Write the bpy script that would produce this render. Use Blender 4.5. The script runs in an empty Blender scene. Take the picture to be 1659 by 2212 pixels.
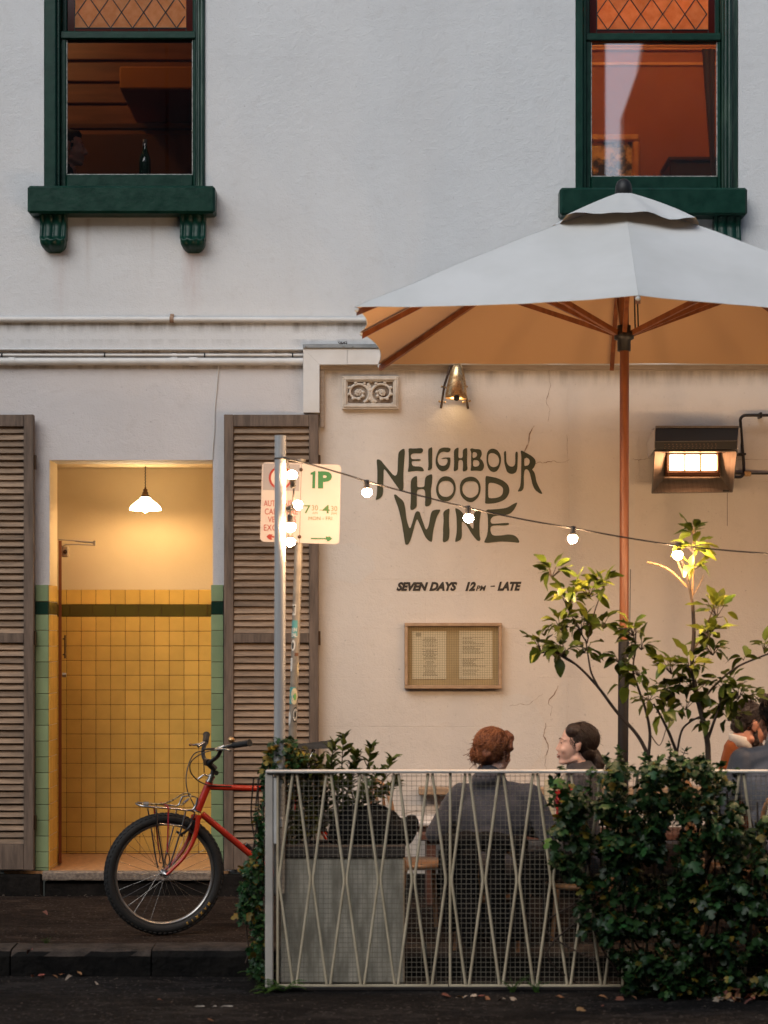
import bpy, math, random
import numpy as np
from mathutils import Vector, Matrix, Euler, noise as mnoise

random.seed(7)
np.random.seed(7)
scene = bpy.context.scene
COL = scene.collection
R = math.radians

# ------------------------------------------------------------------ camera
# the facade is the plane y = 0, x runs along the street, the footpath is z = 0
DIST, PPM, VX, VY, EYE = 12.0, 340.0, 829.5, 1380.0, 1.63
cam_d = bpy.data.cameras.new('camera')
cam = bpy.data.objects.new('camera', cam_d)
COL.objects.link(cam)
cam.location = (0, -DIST, EYE)
cam.rotation_euler = (R(90), 0, 0)
cam_d.sensor_fit = 'HORIZONTAL'
cam_d.sensor_width = 36.0
cam_d.lens = 36.0 * DIST * PPM / 1659.0
cam_d.shift_y = (VY - 1106.0) / 1659.0
cam_d.clip_start = 0.1
cam_d.clip_end = 300
cam_d.dof.use_dof = True
cam_d.dof.focus_distance = 11.5
cam_d.dof.aperture_fstop = 2.4
scene.camera = cam

# ------------------------------------------------------------------ sky, sun, exposure
world = bpy.data.worlds.new('World')
scene.world = world
world.use_nodes = True
wn = world.node_tree.nodes
bg = wn.get('Background')
sky = wn.new('ShaderNodeTexSky')
sky.sky_type = 'NISHITA'
sky.sun_disc = False
SUN_EL, SUN_AZ = 38.0, 208.0          # compass style: 180 = from the street side
sky.sun_elevation = R(SUN_EL)
sky.sun_rotation = R(SUN_AZ)
sky.air_density = 1.0
sky.dust_density = 2.5
sky.ozone_density = 1.0
bg.inputs['Strength'].default_value = 0.075
world.node_tree.links.new(sky.outputs['Color'], bg.inputs['Color'])

sun_d = bpy.data.lights.new('sun', 'SUN')
sun_d.energy = 1.35
sun_d.angle = R(50)
sun_d.color = (0.87, 0.935, 0.985)
sun = bpy.data.objects.new('sun', sun_d)
COL.objects.link(sun)
az, el = R(SUN_AZ), R(SUN_EL)
sdir = Vector((math.sin(az) * math.cos(el), math.cos(az) * math.cos(el), math.sin(el)))
sun.rotation_euler = sdir.to_track_quat('Z', 'Y').to_euler()
sun.location = sdir * 30

scene.view_settings.view_transform = 'Standard'
scene.view_settings.look = 'None'
scene.view_settings.exposure = 0.46
scene.view_settings.gamma = 1.0
scene.view_settings.use_curve_mapping = False
scene.render.engine = 'CYCLES'
cy = scene.cycles
cy.use_denoising = True
cy.max_bounces = 7
cy.diffuse_bounces = 3
cy.glossy_bounces = 3
cy.transmission_bounces = 4
cy.transparent_max_bounces = 10
cy.caustics_reflective = False
cy.caustics_refractive = False
cy.sample_clamp_indirect = 3.0

# ------------------------------------------------------------------ helpers
def ppm(y):
    return PPM * DIST / (DIST + y)
def X(px, y=0.0):
    return (px - VX) / ppm(y)
def Z(py, y=0.0):
    return EYE + (VY - py) / ppm(y)
def W(px, py, y=0.0):
    return Vector((X(px, y), y, Z(py, y)))

ORIGIN = {}

def finish(o, parent, label=None, cat=None, group=None, kind=None):
    COL.objects.link(o)
    if parent is not None:
        o.parent = parent
    if label: o['label'] = label
    if cat: o['category'] = cat
    if group: o['group'] = group
    if kind: o['kind'] = kind
    return o

def thing(name, label, cat, loc=(0, 0, 0), group=None, rotz=0.0, local=False, kind=None):
    """an Empty at the base of a thing; its parts are built in world coordinates unless local"""
    o = bpy.data.objects.new(name, None)
    o.empty_display_size = 0.1
    finish(o, None, label, cat, group, kind)
    o.location = loc
    o.rotation_euler = (0, 0, rotz)
    ORIGIN[o.name] = Vector((0, 0, 0)) if local else Vector(loc)
    return o

def sub(name, parent, loc=None, label=None):
    """an Empty part that gathers sub-parts; same origin as its thing"""
    o = bpy.data.objects.new(name, None)
    o.empty_display_size = 0.05
    finish(o, parent, label)
    po = ORIGIN.get(parent.name, Vector((0, 0, 0)))
    if loc is None:
        ORIGIN[o.name] = po
    else:
        o.location = Vector(loc) - po
        ORIGIN[o.name] = Vector(loc)
    return o

class MB:
    def __init__(s):
        s.v, s.f, s.sm = [], [], []
    def add(s, vs, fs, smooth=False):
        n = len(s.v)
        s.v.extend([tuple(v) for v in vs])
        for f in fs:
            s.f.append(tuple(i + n for i in f)); s.sm.append(smooth)
        return s
    def box(s, x0, x1, y0, y1, z0, z1, b=0.0, mtx=None):
        if b <= 0:
            vs = [(x, y, z) for x in (x0, x1) for y in (y0, y1) for z in (z0, z1)]
            fs = [(0, 1, 3, 2), (4, 6, 7, 5), (0, 4, 5, 1), (2, 3, 7, 6), (0, 2, 6, 4), (1, 5, 7, 3)]
        else:
            b = min(b, abs(x1 - x0) * .45, abs(y1 - y0) * .45, abs(z1 - z0) * .45)
            c = [(x0, x1), (y0, y1), (z0, z1)]
            vs, idx = [], {}
            for i in (0, 1):
                for j in (0, 1):
                    for k in (0, 1):
                        p = [c[0][i], c[1][j], c[2][k]]
                        ins = [p[0] + (b if i == 0 else -b), p[1] + (b if j == 0 else -b), p[2] + (b if k == 0 else -b)]
                        for a in range(3):
                            q = list(ins); q[a] = p[a]
                            idx[(i, j, k, a)] = len(vs); vs.append(tuple(q))
            fs = []
            I = idx
            for a in range(3):
                o1, o2 = [q for q in range(3) if q != a]
                for t in (0, 1):
                    loop = []
                    for (u, w) in ((0, 0), (1, 0), (1, 1), (0, 1)):
                        key = [0, 0, 0]; key[a] = t; key[o1] = u; key[o2] = w
                        loop.append(I[(key[0], key[1], key[2], a)])
                    fs.append(tuple(loop))
                # edges running along a
                for u in (0, 1):
                    for w in (0, 1):
                        k0 = [0, 0, 0]; k1 = [0, 0, 0]
                        k0[a] = 0; k1[a] = 1
                        for k in (k0, k1):
                            k[o1] = u; k[o2] = w
                        fs.append((I[(*k0, o1)], I[(*k1, o1)], I[(*k1, o2)], I[(*k0, o2)]))
            for i in (0, 1):
                for j in (0, 1):
                    for k in (0, 1):
                        fs.append((I[(i, j, k, 0)], I[(i, j, k, 1)], I[(i, j, k, 2)]))
        if mtx is not None:
            vs = [mtx @ Vector(v) for v in vs]
        return s.add(vs, fs)
    def tube(s, pts, r, n=8, caps=True, smooth=True, closed=False):
        pts = [Vector(p) for p in pts]
        if len(pts) < 2: return s
        rs = r if isinstance(r, (list, tuple)) else [r] * len(pts)
        vs, fs = [], []
        m = len(pts)
        ref = None
        for i, p in enumerate(pts):
            if closed:
                t = pts[(i + 1) % m] - pts[i - 1]
            else:
                t = (pts[min(i + 1, m - 1)] - pts[max(i - 1, 0)])
            t = t.normalized() if t.length > 1e-9 else Vector((0, 0, 1))
            if ref is None:
                ref = Vector((0, 0, 1)) if abs(t.z) < .9 else Vector((1, 0, 0))
                ref = (ref - t * ref.dot(t)).normalized()
            else:
                ref = (ref - t * ref.dot(t))
                ref = ref.normalized() if ref.length > 1e-6 else t.orthogonal().normalized()
            b = t.cross(ref)
            for k in range(n):
                a = 2 * math.pi * k / n
                vs.append(p + (ref * math.cos(a) + b * math.sin(a)) * rs[i])
        for i in range(m if closed else m - 1):
            j = (i + 1) % m
            for k in range(n):
                k2 = (k + 1) % n
                fs.append((i * n + k, i * n + k2, j * n + k2, j * n + k))
        s.add(vs, fs, smooth)
        if caps and not closed:
            s.add(vs[:n], [tuple(range(n))[::-1]])
            s.add(vs[-n:], [tuple(range(n))])
        return s
    def lathe(s, prof, n=24, mtx=None, smooth=True, arc=2 * math.pi):
        """prof: list of (r, z)"""
        vs, fs = [], []
        full = abs(arc - 2 * math.pi) < 1e-6
        cols = n if full else n + 1
        for (r, z) in prof:
            for k in range(cols):
                a = arc * k / n
                vs.append(Vector((max(r, 1e-5) * math.cos(a), max(r, 1e-5) * math.sin(a), z)))
        for i in range(len(prof) - 1):
            for k in range(n):
                k2 = (k + 1) % cols
                fs.append((i * cols + k, i * cols + k2, (i + 1) * cols + k2, (i + 1) * cols + k))
        if mtx is not None: vs = [mtx @ v for v in vs]
        return s.add(vs, fs, smooth)
    def ball(s, c, r, n=12, m=8, mtx=None):
        rx, ry, rz = r if isinstance(r, (list, tuple)) else (r, r, r)
        vs, fs = [], []
        for i in range(m + 1):
            ph = math.pi * i / m
            for k in range(n):
                a = 2 * math.pi * k / n
                q = Vector((rx * max(math.sin(ph), 1e-4) * math.cos(a), ry * max(math.sin(ph), 1e-4) * math.sin(a), -rz * math.cos(ph)))
                if mtx is not None: q = mtx @ q
                vs.append(Vector(c) + q)
        for i in range(m):
            for k in range(n):
                k2 = (k + 1) % n
                fs.append((i * n + k, i * n + k2, (i + 1) * n + k2, (i + 1) * n + k))
        return s.add(vs, fs, True)
    def cone(s, a, b, ra, rb, n=12, m=4):
        """closed capsule with two radii"""
        a, b = Vector(a), Vector(b)
        L = (b - a).length
        prof = []
        for i in range(m + 1):
            t = -math.pi / 2 + math.pi / 2 * i / m
            prof.append((ra * math.cos(t), ra * math.sin(t)))
        for i in range(m + 1):
            t = math.pi / 2 * i / m
            prof.append((rb * math.cos(t), L + rb * math.sin(t)))
        q = (b - a).to_track_quat('Z', 'Y').to_matrix().to_4x4() if L > 1e-6 else Matrix.Identity(4)
        return s.lathe(prof, n, Matrix.Translation(a) @ q)
    def prism(s, poly, d, mtx=None):
        """poly in local xz, extruded from y=0 to y=d"""
        n = len(poly)
        vs = [Vector((x, 0, z)) for x, z in poly] + [Vector((x, d, z)) for x, z in poly]
        fs = [tuple(range(n)), tuple(range(2 * n - 1, n - 1, -1))]
        fs += [(i, (i + 1) % n + 0, (i + 1) % n + n, i + n)[::-1] for i in range(n)]
        if mtx is not None: vs = [mtx @ v for v in vs]
        return s.add(vs, fs)
    def mesh(s, name, off=(0, 0, 0)):
        me = bpy.data.meshes.new(name)
        o = Vector(off)
        me.from_pydata([(v[0] - o.x, v[1] - o.y, v[2] - o.z) for v in s.v], [], s.f)
        me.polygons.foreach_set('use_smooth', s.sm)
        me.update()
        return me
    def build(s, name, mat, parent=None, label=None, cat=None, group=None, kind=None, at=None):
        if parent is not None:
            off = ORIGIN.get(parent.name, Vector((0, 0, 0)))
            me = s.mesh(name, off)
            o = bpy.data.objects.new(name, me)
            finish(o, parent, label, cat, group, kind)
            ORIGIN[o.name] = off
        else:
            off = Vector(at) if at is not None else Vector((0, 0, 0))
            me = s.mesh(name, off)
            o = bpy.data.objects.new(name, me)
            finish(o, None, label, cat, group, kind)
            o.location = off
            ORIGIN[o.name] = off
        if mat is not None: me.materials.append(mat)
        return o

def inst(name, me, mtx, parent, label=None, kind=None):
    """a part that shares mesh data; mtx is in the coordinates its thing is built in"""
    o = bpy.data.objects.new(name, me)
    finish(o, parent, label, kind=kind)
    o.matrix_local = Matrix.Translation(-ORIGIN.get(parent.name, Vector((0, 0, 0)))) @ mtx
    ORIGIN[o.name] = ORIGIN.get(parent.name, Vector((0, 0, 0)))
    return o

def spline(pts, per=6):
    """Catmull-Rom through points"""
    pts = [Vector(p) for p in pts]
    out = []
    n = len(pts)
    for i in range(n - 1):
        p0, p1, p2, p3 = pts[max(i - 1, 0)], pts[i], pts[i + 1], pts[min(i + 2, n - 1)]
        for k in range(per):
            t = k / per
            out.append(0.5 * ((2 * p1) + (p2 - p0) * t + (2 * p0 - 5 * p1 + 4 * p2 - p3) * t * t + (3 * p1 - p0 - 3 * p2 + p3) * t ** 3))
    out.append(pts[-1])
    return out

def lerps(a, b, n):
    return [a + (b - a) * i / max(n - 1, 1) for i in range(n)]

def text2d(body, shear=0.0, thick=0.0, spacing=1.0):
    """flat letter geometry normalised to its own box: verts (u,v) in 0..1, faces, aspect"""
    c = bpy.data.curves.new('txt', 'FONT')
    c.body = body
    c.size = 1.0
    c.shear = shear
    c.offset = thick
    c.space_character = spacing
    c.resolution_u = 3
    o = bpy.data.objects.new('txt', c)
    COL.objects.link(o)
    dg = bpy.context.evaluated_depsgraph_get()
    me = bpy.data.meshes.new_from_object(o.evaluated_get(dg))
    vs = np.array([v.co[:] for v in me.vertices])
    fs = [tuple(p.vertices) for p in me.polygons]
    bpy.data.objects.remove(o); bpy.data.curves.remove(c); bpy.data.meshes.remove(me)
    mn, mx = vs.min(0), vs.max(0)
    return (vs[:, :2] - mn[:2]) / (mx[:2] - mn[:2]), fs, (mx[0] - mn[0]) / (mx[1] - mn[1])

def fill2d(loops):
    """filled face from outline loops (first outer, then holes)"""
    c = bpy.data.curves.new('fil', 'CURVE')
    c.dimensions = '2D'
    c.fill_mode = 'FRONT'
    for lp in loops:
        sp = c.splines.new('POLY')
        sp.points.add(len(lp) - 1)
        for p, q in zip(sp.points, lp): p.co = (q[0], q[1], 0, 1)
        sp.use_cyclic_u = True
    o = bpy.data.objects.new('fil', c)
    COL.objects.link(o)
    dg = bpy.context.evaluated_depsgraph_get()
    me = bpy.data.meshes.new_from_object(o.evaluated_get(dg))
    vs = [v.co[:2] for v in me.vertices]
    fs = [tuple(p.vertices) for p in me.polygons]
    bpy.data.objects.remove(o); bpy.data.curves.remove(c); bpy.data.meshes.remove(me)
    return vs, fs

def chaikin(lp, it=1):
    for _ in range(it):
        out = []
        for i in range(len(lp)):
            a, b = lp[i], lp[(i + 1) % len(lp)]
            out.append((a[0] * .78 + b[0] * .22, a[1] * .78 + b[1] * .22))
            out.append((a[0] * .22 + b[0] * .78, a[1] * .22 + b[1] * .78))
        lp = out
    return lp

# ------------------------------------------------------------------ materials
def newmat(name):
    m = bpy.data.materials.new(name)
    m.use_nodes = True
    nt = m.node_tree
    return m, nt, nt.nodes['Principled BSDF'], nt.nodes['Material Output']

def coords(nt, space, stretch=(1, 1, 1)):
    if space == 'pos':
        g = nt.nodes.new('ShaderNodeNewGeometry'); out = g.outputs['Position']
    else:
        g = nt.nodes.new('ShaderNodeTexCoord'); out = g.outputs['Object']
    mp = nt.nodes.new('ShaderNodeMapping')
    mp.inputs['Scale'].default_value = stretch
    nt.links.new(out, mp.inputs['Vector'])
    return mp.outputs['Vector']

def nz(nt, vec, scale, detail=4, rough=.55):
    n = nt.nodes.new('ShaderNodeTexNoise')
    n.inputs['Scale'].default_value = scale
    n.inputs['Detail'].default_value = detail
    n.inputs['Roughness'].default_value = rough
    nt.links.new(vec, n.inputs['Vector'])
    return n.outputs['Fac']

def ramp(nt, fac, p0, p1, c0=(0, 0, 0, 1), c1=(1, 1, 1, 1)):
    r = nt.nodes.new('ShaderNodeValToRGB')
    r.color_ramp.elements[0].position = p0; r.color_ramp.elements[0].color = c0
    r.color_ramp.elements[1].position = p1; r.color_ramp.elements[1].color = c1
    nt.links.new(fac, r.inputs['Fac'])
    return r.outputs['Color']

def mixc(nt, fac, a, b, mode='MIX'):
    m = nt.nodes.new('ShaderNodeMix')
    m.data_type = 'RGBA'; m.blend_type = mode
    for sock, v in ((m.inputs[0], fac), (m.inputs[6], a), (m.inputs[7], b)):
        if hasattr(v, 'node'): nt.links.new(v, sock)
        elif isinstance(v, (int, float)): sock.default_value = v
        else: sock.default_value = (*v[:3], 1)
    return m.outputs[2]

def mth(nt, op, a, b=None, clamp=False):
    m = nt.nodes.new('ShaderNodeMath'); m.operation = op; m.use_clamp = clamp
    for i, v in enumerate((a, b)):
        if v is None: continue
        if hasattr(v, 'node'): nt.links.new(v, m.inputs[i])
        else: m.inputs[i].default_value = v
    return m.outputs[0]

def bump(nt, bsdf, h, dist, strength=1.0):
    b = nt.nodes.new('ShaderNodeBump')
    b.inputs['Distance'].default_value = dist
    b.inputs['Strength'].default_value = strength
    nt.links.new(h, b.inputs['Height'])
    nt.links.new(b.outputs['Normal'], bsdf.inputs['Normal'])

def MAT(name, col, col2=None, scale=6, rough=.6, metal=0., bmp=0., bscale=60, spec=.5, rand=0., huer=0.,
        stretch=(1, 1, 1), space='pos', lo=.35, hi=.65, emit=None, estr=0., trans=0., sheen=0., rvar=0.):
    m, nt, b, out = newmat(name)
    b.inputs['Roughness'].default_value = rough
    b.inputs['Metallic'].default_value = metal
    b.inputs['Specular IOR Level'].default_value = spec
    if sheen: b.inputs['Sheen Weight'].default_value = sheen
    vec = coords(nt, space, stretch)
    c = None
    if col2 is not None:
        f = nz(nt, vec, scale)
        c = mixc(nt, ramp(nt, f, lo, hi), col, col2)
        if rvar:
            nt.links.new(mth(nt, 'MULTIPLY_ADD', f, rvar), b.inputs['Roughness'])
            nt.nodes[-1].inputs[2].default_value = rough - rvar * .5
    if rand or huer:
        oi = nt.nodes.new('ShaderNodeObjectInfo')
        hs = nt.nodes.new('ShaderNodeHueSaturation')
        if c is None: hs.inputs['Color'].default_value = (*col, 1)
        else: nt.links.new(c, hs.inputs['Color'])
        v = mth(nt, 'MULTIPLY_ADD', oi.outputs['Random'], 2 * rand); nt.nodes[-1].inputs[2].default_value = 1 - rand
        nt.links.new(v, hs.inputs['Value'])
        if huer:
            r2 = mth(nt, 'FRACT', mth(nt, 'MULTIPLY', oi.outputs['Random'], 17.3))
            h = mth(nt, 'MULTIPLY_ADD', r2, 2 * huer); nt.nodes[-1].inputs[2].default_value = .5 - huer
            nt.links.new(h, hs.inputs['Hue'])
        c = hs.outputs['Color']
    if c is None: b.inputs['Base Color'].default_value = (*col, 1)
    else: nt.links.new(c, b.inputs['Base Color'])
    if bmp: bump(nt, b, nz(nt, vec, bscale, 5), bmp)
    if emit is not None:
        b.inputs['Emission Color'].default_value = (*emit, 1)
        b.inputs['Emission Strength'].default_value = estr
    if trans:
        t = nt.nodes.new('ShaderNodeBsdfTranslucent')
        if c is None: t.inputs['Color'].default_value = (*col, 1)
        else: nt.links.new(c, t.inputs['Color'])
        mx = nt.nodes.new('ShaderNodeMixShader'); mx.inputs['Fac'].default_value = trans
        nt.links.new(b.outputs['BSDF'], mx.inputs[1]); nt.links.new(t.outputs['BSDF'], mx.inputs[2])
        nt.links.new(mx.outputs['Shader'], out.inputs['Surface'])
    return m

def glass_mat(name, refl=1.0, tint=(1, 1, 1)):
    m, nt, b, out = newmat(name)
    nt.nodes.remove(b)
    t = nt.nodes.new('ShaderNodeBsdfTransparent'); t.inputs['Color'].default_value = (*tint, 1)
    g = nt.nodes.new('ShaderNodeBsdfGlossy'); g.inputs['Roughness'].default_value = 0.0
    f = nt.nodes.new('ShaderNodeFresnel'); f.inputs['IOR'].default_value = 1.55
    k = mth(nt, 'MULTIPLY', f.outputs['Fac'], refl, True)
    mx = nt.nodes.new('ShaderNodeMixShader')
    nt.links.new(k, mx.inputs['Fac']); nt.links.new(t.outputs['BSDF'], mx.inputs[1]); nt.links.new(g.outputs['BSDF'], mx.inputs[2])
    nt.links.new(mx.outputs['Shader'], out.inputs['Surface'])
    return m

def emit_mat(name, col, strength):
    m, nt, b, out = newmat(name)
    nt.nodes.remove(b)
    e = nt.nodes.new('ShaderNodeEmission'); e.inputs['Color'].default_value = (*col, 1); e.inputs['Strength'].default_value = strength
    nt.links.new(e.outputs['Emission'], out.inputs['Surface'])
    return m

def ground_mat(name, a, b, fleck, sc=1.0):
    """bitumen: pale and dark aggregate, worn patches, dust"""
    m, nt, bs, out = newmat(name)
    bs.inputs['Roughness'].default_value = .92; bs.inputs['Specular IOR Level'].default_value = .08
    vec = coords(nt, 'pos')
    c = mixc(nt, ramp(nt, nz(nt, vec, 1.6 * sc, 6, .6), .35, .65), a, b)
    c = mixc(nt, mth(nt, 'MULTIPLY', ramp(nt, nz(nt, vec, 42 * sc, 3, .7), .46, .60), .6), c, tuple(x * .35 for x in a))
    c = mixc(nt, mth(nt, 'MULTIPLY', ramp(nt, nz(nt, vec, 48 * sc, 2, .5), .62, .70), .7), c, fleck)
    vl = coords(nt, 'pos', (1, 2.2, 1))
    c = mixc(nt, mth(nt, 'MULTIPLY', ramp(nt, nz(nt, vl, 4.5 * sc, 5, .65), .50, .66), .65), c, tuple(x * 1.9 for x in b))
    c = mixc(nt, mth(nt, 'MULTIPLY', ramp(nt, nz(nt, vl, 1.1 * sc, 4, .5), .52, .60), .55), c, tuple(x * .5 for x in a))
    nt.links.new(c, bs.inputs['Base Color'])
    bump(nt, bs, nz(nt, vec, 75, 4, .7), .014)
    return m

def wall_mat(name, col, col2, grime=(), streaks=()):
    """painted render: fine stucco relief, faint cloudy patches, dirt below ledges, rust streaks below brackets"""
    m, nt, b, out = newmat(name)
    b.inputs['Roughness'].default_value = .75
    b.inputs['Specular IOR Level'].default_value = .25
    vec = coords(nt, 'pos')
    c = mixc(nt, ramp(nt, nz(nt, vec, 1.3, 5), .3, .7), col, col2)
    sep = nt.nodes.new('ShaderNodeSeparateXYZ'); nt.links.new(vec, sep.inputs[0])
    fine = nz(nt, vec, 9, 6, .7)
    c = mixc(nt, mth(nt, 'MULTIPLY', ramp(nt, fine, .55, .75), .16), c, (.34, .29, .25))
    c = mixc(nt, mth(nt, 'MULTIPLY', ramp(nt, nz(nt, coords(nt, 'pos', (2.2, 2.2, .35)), 1.6, 6, .6), .48, .70), .09), c, (.50, .44, .39))
    spk = nz(nt, vec, 38, 3, .5)
    c = mixc(nt, mth(nt, 'MULTIPLY', ramp(nt, spk, .70, .76), .35), c, (.16, .13, .11))
    vs = coords(nt, 'pos', (5, 5, .8))
    run = nz(nt, vs, 3.0, 5, .6)
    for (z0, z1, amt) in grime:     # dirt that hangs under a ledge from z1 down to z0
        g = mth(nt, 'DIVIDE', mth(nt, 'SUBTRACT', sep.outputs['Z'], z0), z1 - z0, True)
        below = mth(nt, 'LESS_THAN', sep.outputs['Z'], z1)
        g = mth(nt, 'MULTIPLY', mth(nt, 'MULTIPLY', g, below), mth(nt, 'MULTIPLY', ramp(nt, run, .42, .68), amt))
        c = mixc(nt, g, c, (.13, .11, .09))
    for (x, w, z0, z1, col3, amt) in streaks:
        d = mth(nt, 'DIVIDE', mth(nt, 'ABSOLUTE', mth(nt, 'SUBTRACT', sep.outputs['X'], x)), w, True)
        g = mth(nt, 'SUBTRACT', 1.0, d, True)
        h = mth(nt, 'DIVIDE', mth(nt, 'SUBTRACT', sep.outputs['Z'], z0), z1 - z0, True)
        g = mth(nt, 'MULTIPLY', mth(nt, 'MULTIPLY', g, h), mth(nt, 'MULTIPLY', mth(nt, 'LESS_THAN', sep.outputs['Z'], z1), amt))
        g = mth(nt, 'MULTIPLY', g, ramp(nt, run, .3, .6))
        c = mixc(nt, g, c, col3)
    nt.links.new(c, b.inputs['Base Color'])
    h = mth(nt, 'ADD', nz(nt, vec, 95, 4, .6), mth(nt, 'MULTIPLY', nz(nt, vec, 22, 4, .5), 1.4))
    bump(nt, b, h, .004, .8)
    return m
# ------------------------------------------------------------------ shared materials
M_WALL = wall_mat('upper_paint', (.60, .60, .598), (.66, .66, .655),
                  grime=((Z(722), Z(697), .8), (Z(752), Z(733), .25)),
                  streaks=((X(415), .075, Z(700), Z(540), (.46, .32, .29), .75), (X(133), .06, Z(700), Z(540), (.46, .34, .31), .6),
                           (X(1430), .5, Z(640), Z(474), (.46, .42, .38), .2), (X(190), .03, Z(660), Z(472), (.40, .33, .29), .5), (X(330), .02, Z(620), Z(472), (.40, .33, .29), .5)))
M_LOW = wall_mat('lower_paint', (.56, .53, .52), (.61, .575, .56),
                 grime=((Z(800), Z(788), .7), (Z(775), Z(754), .8)),
                 streaks=((X(648), .05, Z(895), Z(795), (.22, .18, .14), .5),))
M_BAY = wall_mat('bay_paint', (.60, .535, .47), (.66, .59, .52), grime=((Z(840), Z(800), .5),))
M_TRIM = MAT('white_trim', (.66, .64, .61), (.58, .55, .51), 5, .45, bmp=.001, bscale=30)
M_ZINC = MAT('zinc', (.36, .37, .37), (.24, .25, .25), 9, .45, .7)
M_FASCIA = MAT('fascia_timber', (.42, .34, .27), (.33, .26, .2), 12, .65, stretch=(1, 1, 6), bmp=.002)
M_GREEN = MAT('green_gloss_paint', (.0025, .026, .017), (.004, .036, .023), 14, .34, spec=.22, bmp=.0013, bscale=34, rvar=.25)
M_GREEN_WORN = MAT('worn_green_paint', (.004, .026, .016), (.045, .085, .055), 18, .3, bmp=.003, bscale=40, stretch=(1, 1, .15), lo=.5, hi=.75)
M_PUTTY = MAT('flaking_putty', (.42, .40, .37), (.16, .17, .15), 40, .7, bmp=.002)
M_PLINTH = MAT('bluestone_plinth', (.008, .007, .006), (.017, .014, .012), 12, .85, spec=.1, bmp=.012, bscale=25)
M_ROAD = ground_mat('asphalt', (.012, .0105, .0098), (.023, .020, .018), (.12, .10, .088))
M_FOOT = ground_mat('footpath_asphalt', (.023, .015, .0112), (.042, .028, .0205), (.19, .14, .11), 1.1)
M_KERB = MAT('bluestone_kerb', (.006, .0055, .005), (.015, .013, .011), 7, .8, spec=.12, bmp=.012, bscale=30, rand=.2)
def pale_top(m, col, amt):
    # upward faces mix towards a paler colour in noisy patches; side faces stay dark
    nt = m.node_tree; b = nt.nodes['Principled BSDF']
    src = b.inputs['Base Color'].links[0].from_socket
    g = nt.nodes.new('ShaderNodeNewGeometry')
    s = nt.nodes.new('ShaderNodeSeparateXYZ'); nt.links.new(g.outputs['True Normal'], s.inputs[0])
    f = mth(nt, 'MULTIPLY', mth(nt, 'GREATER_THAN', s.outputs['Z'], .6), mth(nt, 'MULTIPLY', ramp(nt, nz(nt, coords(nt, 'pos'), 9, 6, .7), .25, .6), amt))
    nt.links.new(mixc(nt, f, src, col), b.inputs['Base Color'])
pale_top(M_KERB, (.085, .066, .054), .8)
M_KERBJ = MAT('kerb_joint', (.015, .014, .013), rough=.9)
M_MARK = MAT('worn_road_paint', (.34, .33, .3), (.08, .08, .08), 30, .8, lo=.4, hi=.6)
M_OPP = MAT('far_facade', (.10, .095, .09), (.14, .13, .12), 1.5, .8)

# ------------------------------------------------------------------ ground
ROADZ = -0.135
MB().add([(-60, -70, ROADZ), (60, -70, ROADZ), (60, -1.9, ROADZ), (-60, -1.9, ROADZ)], [(0, 1, 2, 3)]).build('road', M_ROAD, kind='structure')
fp = MB()
xs = [-14 + i * .25 for i in range(113)]
ys = [-1.90, -1.6, -1.2, -.8, -.4, -.02]
vs = [(x, y, .006 * mnoise.noise(Vector((x * 1.2, y * 1.5, 0)))) for y in ys for x in xs]
nx = len(xs)
fp.add(vs, [(j * nx + i, j * nx + i + 1, (j + 1) * nx + i + 1, (j + 1) * nx + i) for j in range(len(ys) - 1) for i in range(nx - 1)], True)
fp.build('footpath', M_FOOT, kind='structure')
rm = MB()
for (a, b) in ((421, 444), (458, 470), (477, 505)):
    w0, w1 = W(a, 2166, -2.93), W(b, 2166, -2.93)
    rm.add([(w0.x, -2.96, ROADZ + .004), (w1.x, -2.955, ROADZ + .004), (w1.x - .01, -2.92, ROADZ + .004), (w0.x + .012, -2.925, ROADZ + .004)], [(0, 1, 2, 3)])
rm.build('road_marking', M_MARK, kind='structure')

kerb = bpy.data.objects.new('kerb', None); finish(kerb, None, kind='structure'); ORIGIN['kerb'] = Vector((0, 0, 0))
kx = X(56, -2.0) - .735 * 6
k = 0
while kx < 5.2:
    w = .735 + random.uniform(-.02, .02)
    st = MB()
    dz, dy = random.uniform(-.006, .006), random.uniform(-.006, .006)
    x0, x1 = kx + .004, kx + w - .004
    prof = [(-1.905, -.3), (-2.135 + dy, -.3), (-2.135 + dy, -.03), (-2.118 + dy, -.006 + dz), (-2.09 + dy, .004 + dz), (-1.92, .006 + dz), (-1.905, -.006)]
    n = 22
    V, F = [], []
    for i in range(n):
        xx = x0 + (x1 - x0) * i / (n - 1)
        for (py_, pz_) in prof:
            j = .008 * (.6 + mnoise.noise(Vector((xx * 2.1, py_ * 3, 7))))
            V.append((xx, py_ + j * mnoise.noise(Vector((xx * 7, py_ * 9, pz_ * 9))), pz_ + j * mnoise.noise(Vector((xx * 8, 4 + py_ * 9, pz_ * 9)))))
    m = len(prof)
    for i in range(n - 1):
        for q in range(m):
            q2 = (q + 1) % m
            F.append((i * m + q, (i + 1) * m + q, (i + 1) * m + q2, i * m + q2))
    F += [tuple(range(m))[::-1], tuple(range((n - 1) * m, n * m))]
    st.add(V, F)
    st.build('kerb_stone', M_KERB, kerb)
    kx += w; k += 1

# ------------------------------------------------------------------ the building
B = thing('corner_building', 'white painted two storey building with green sash windows, tiled entry and painted wall sign', 'building', (0, 0, 0))

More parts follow.
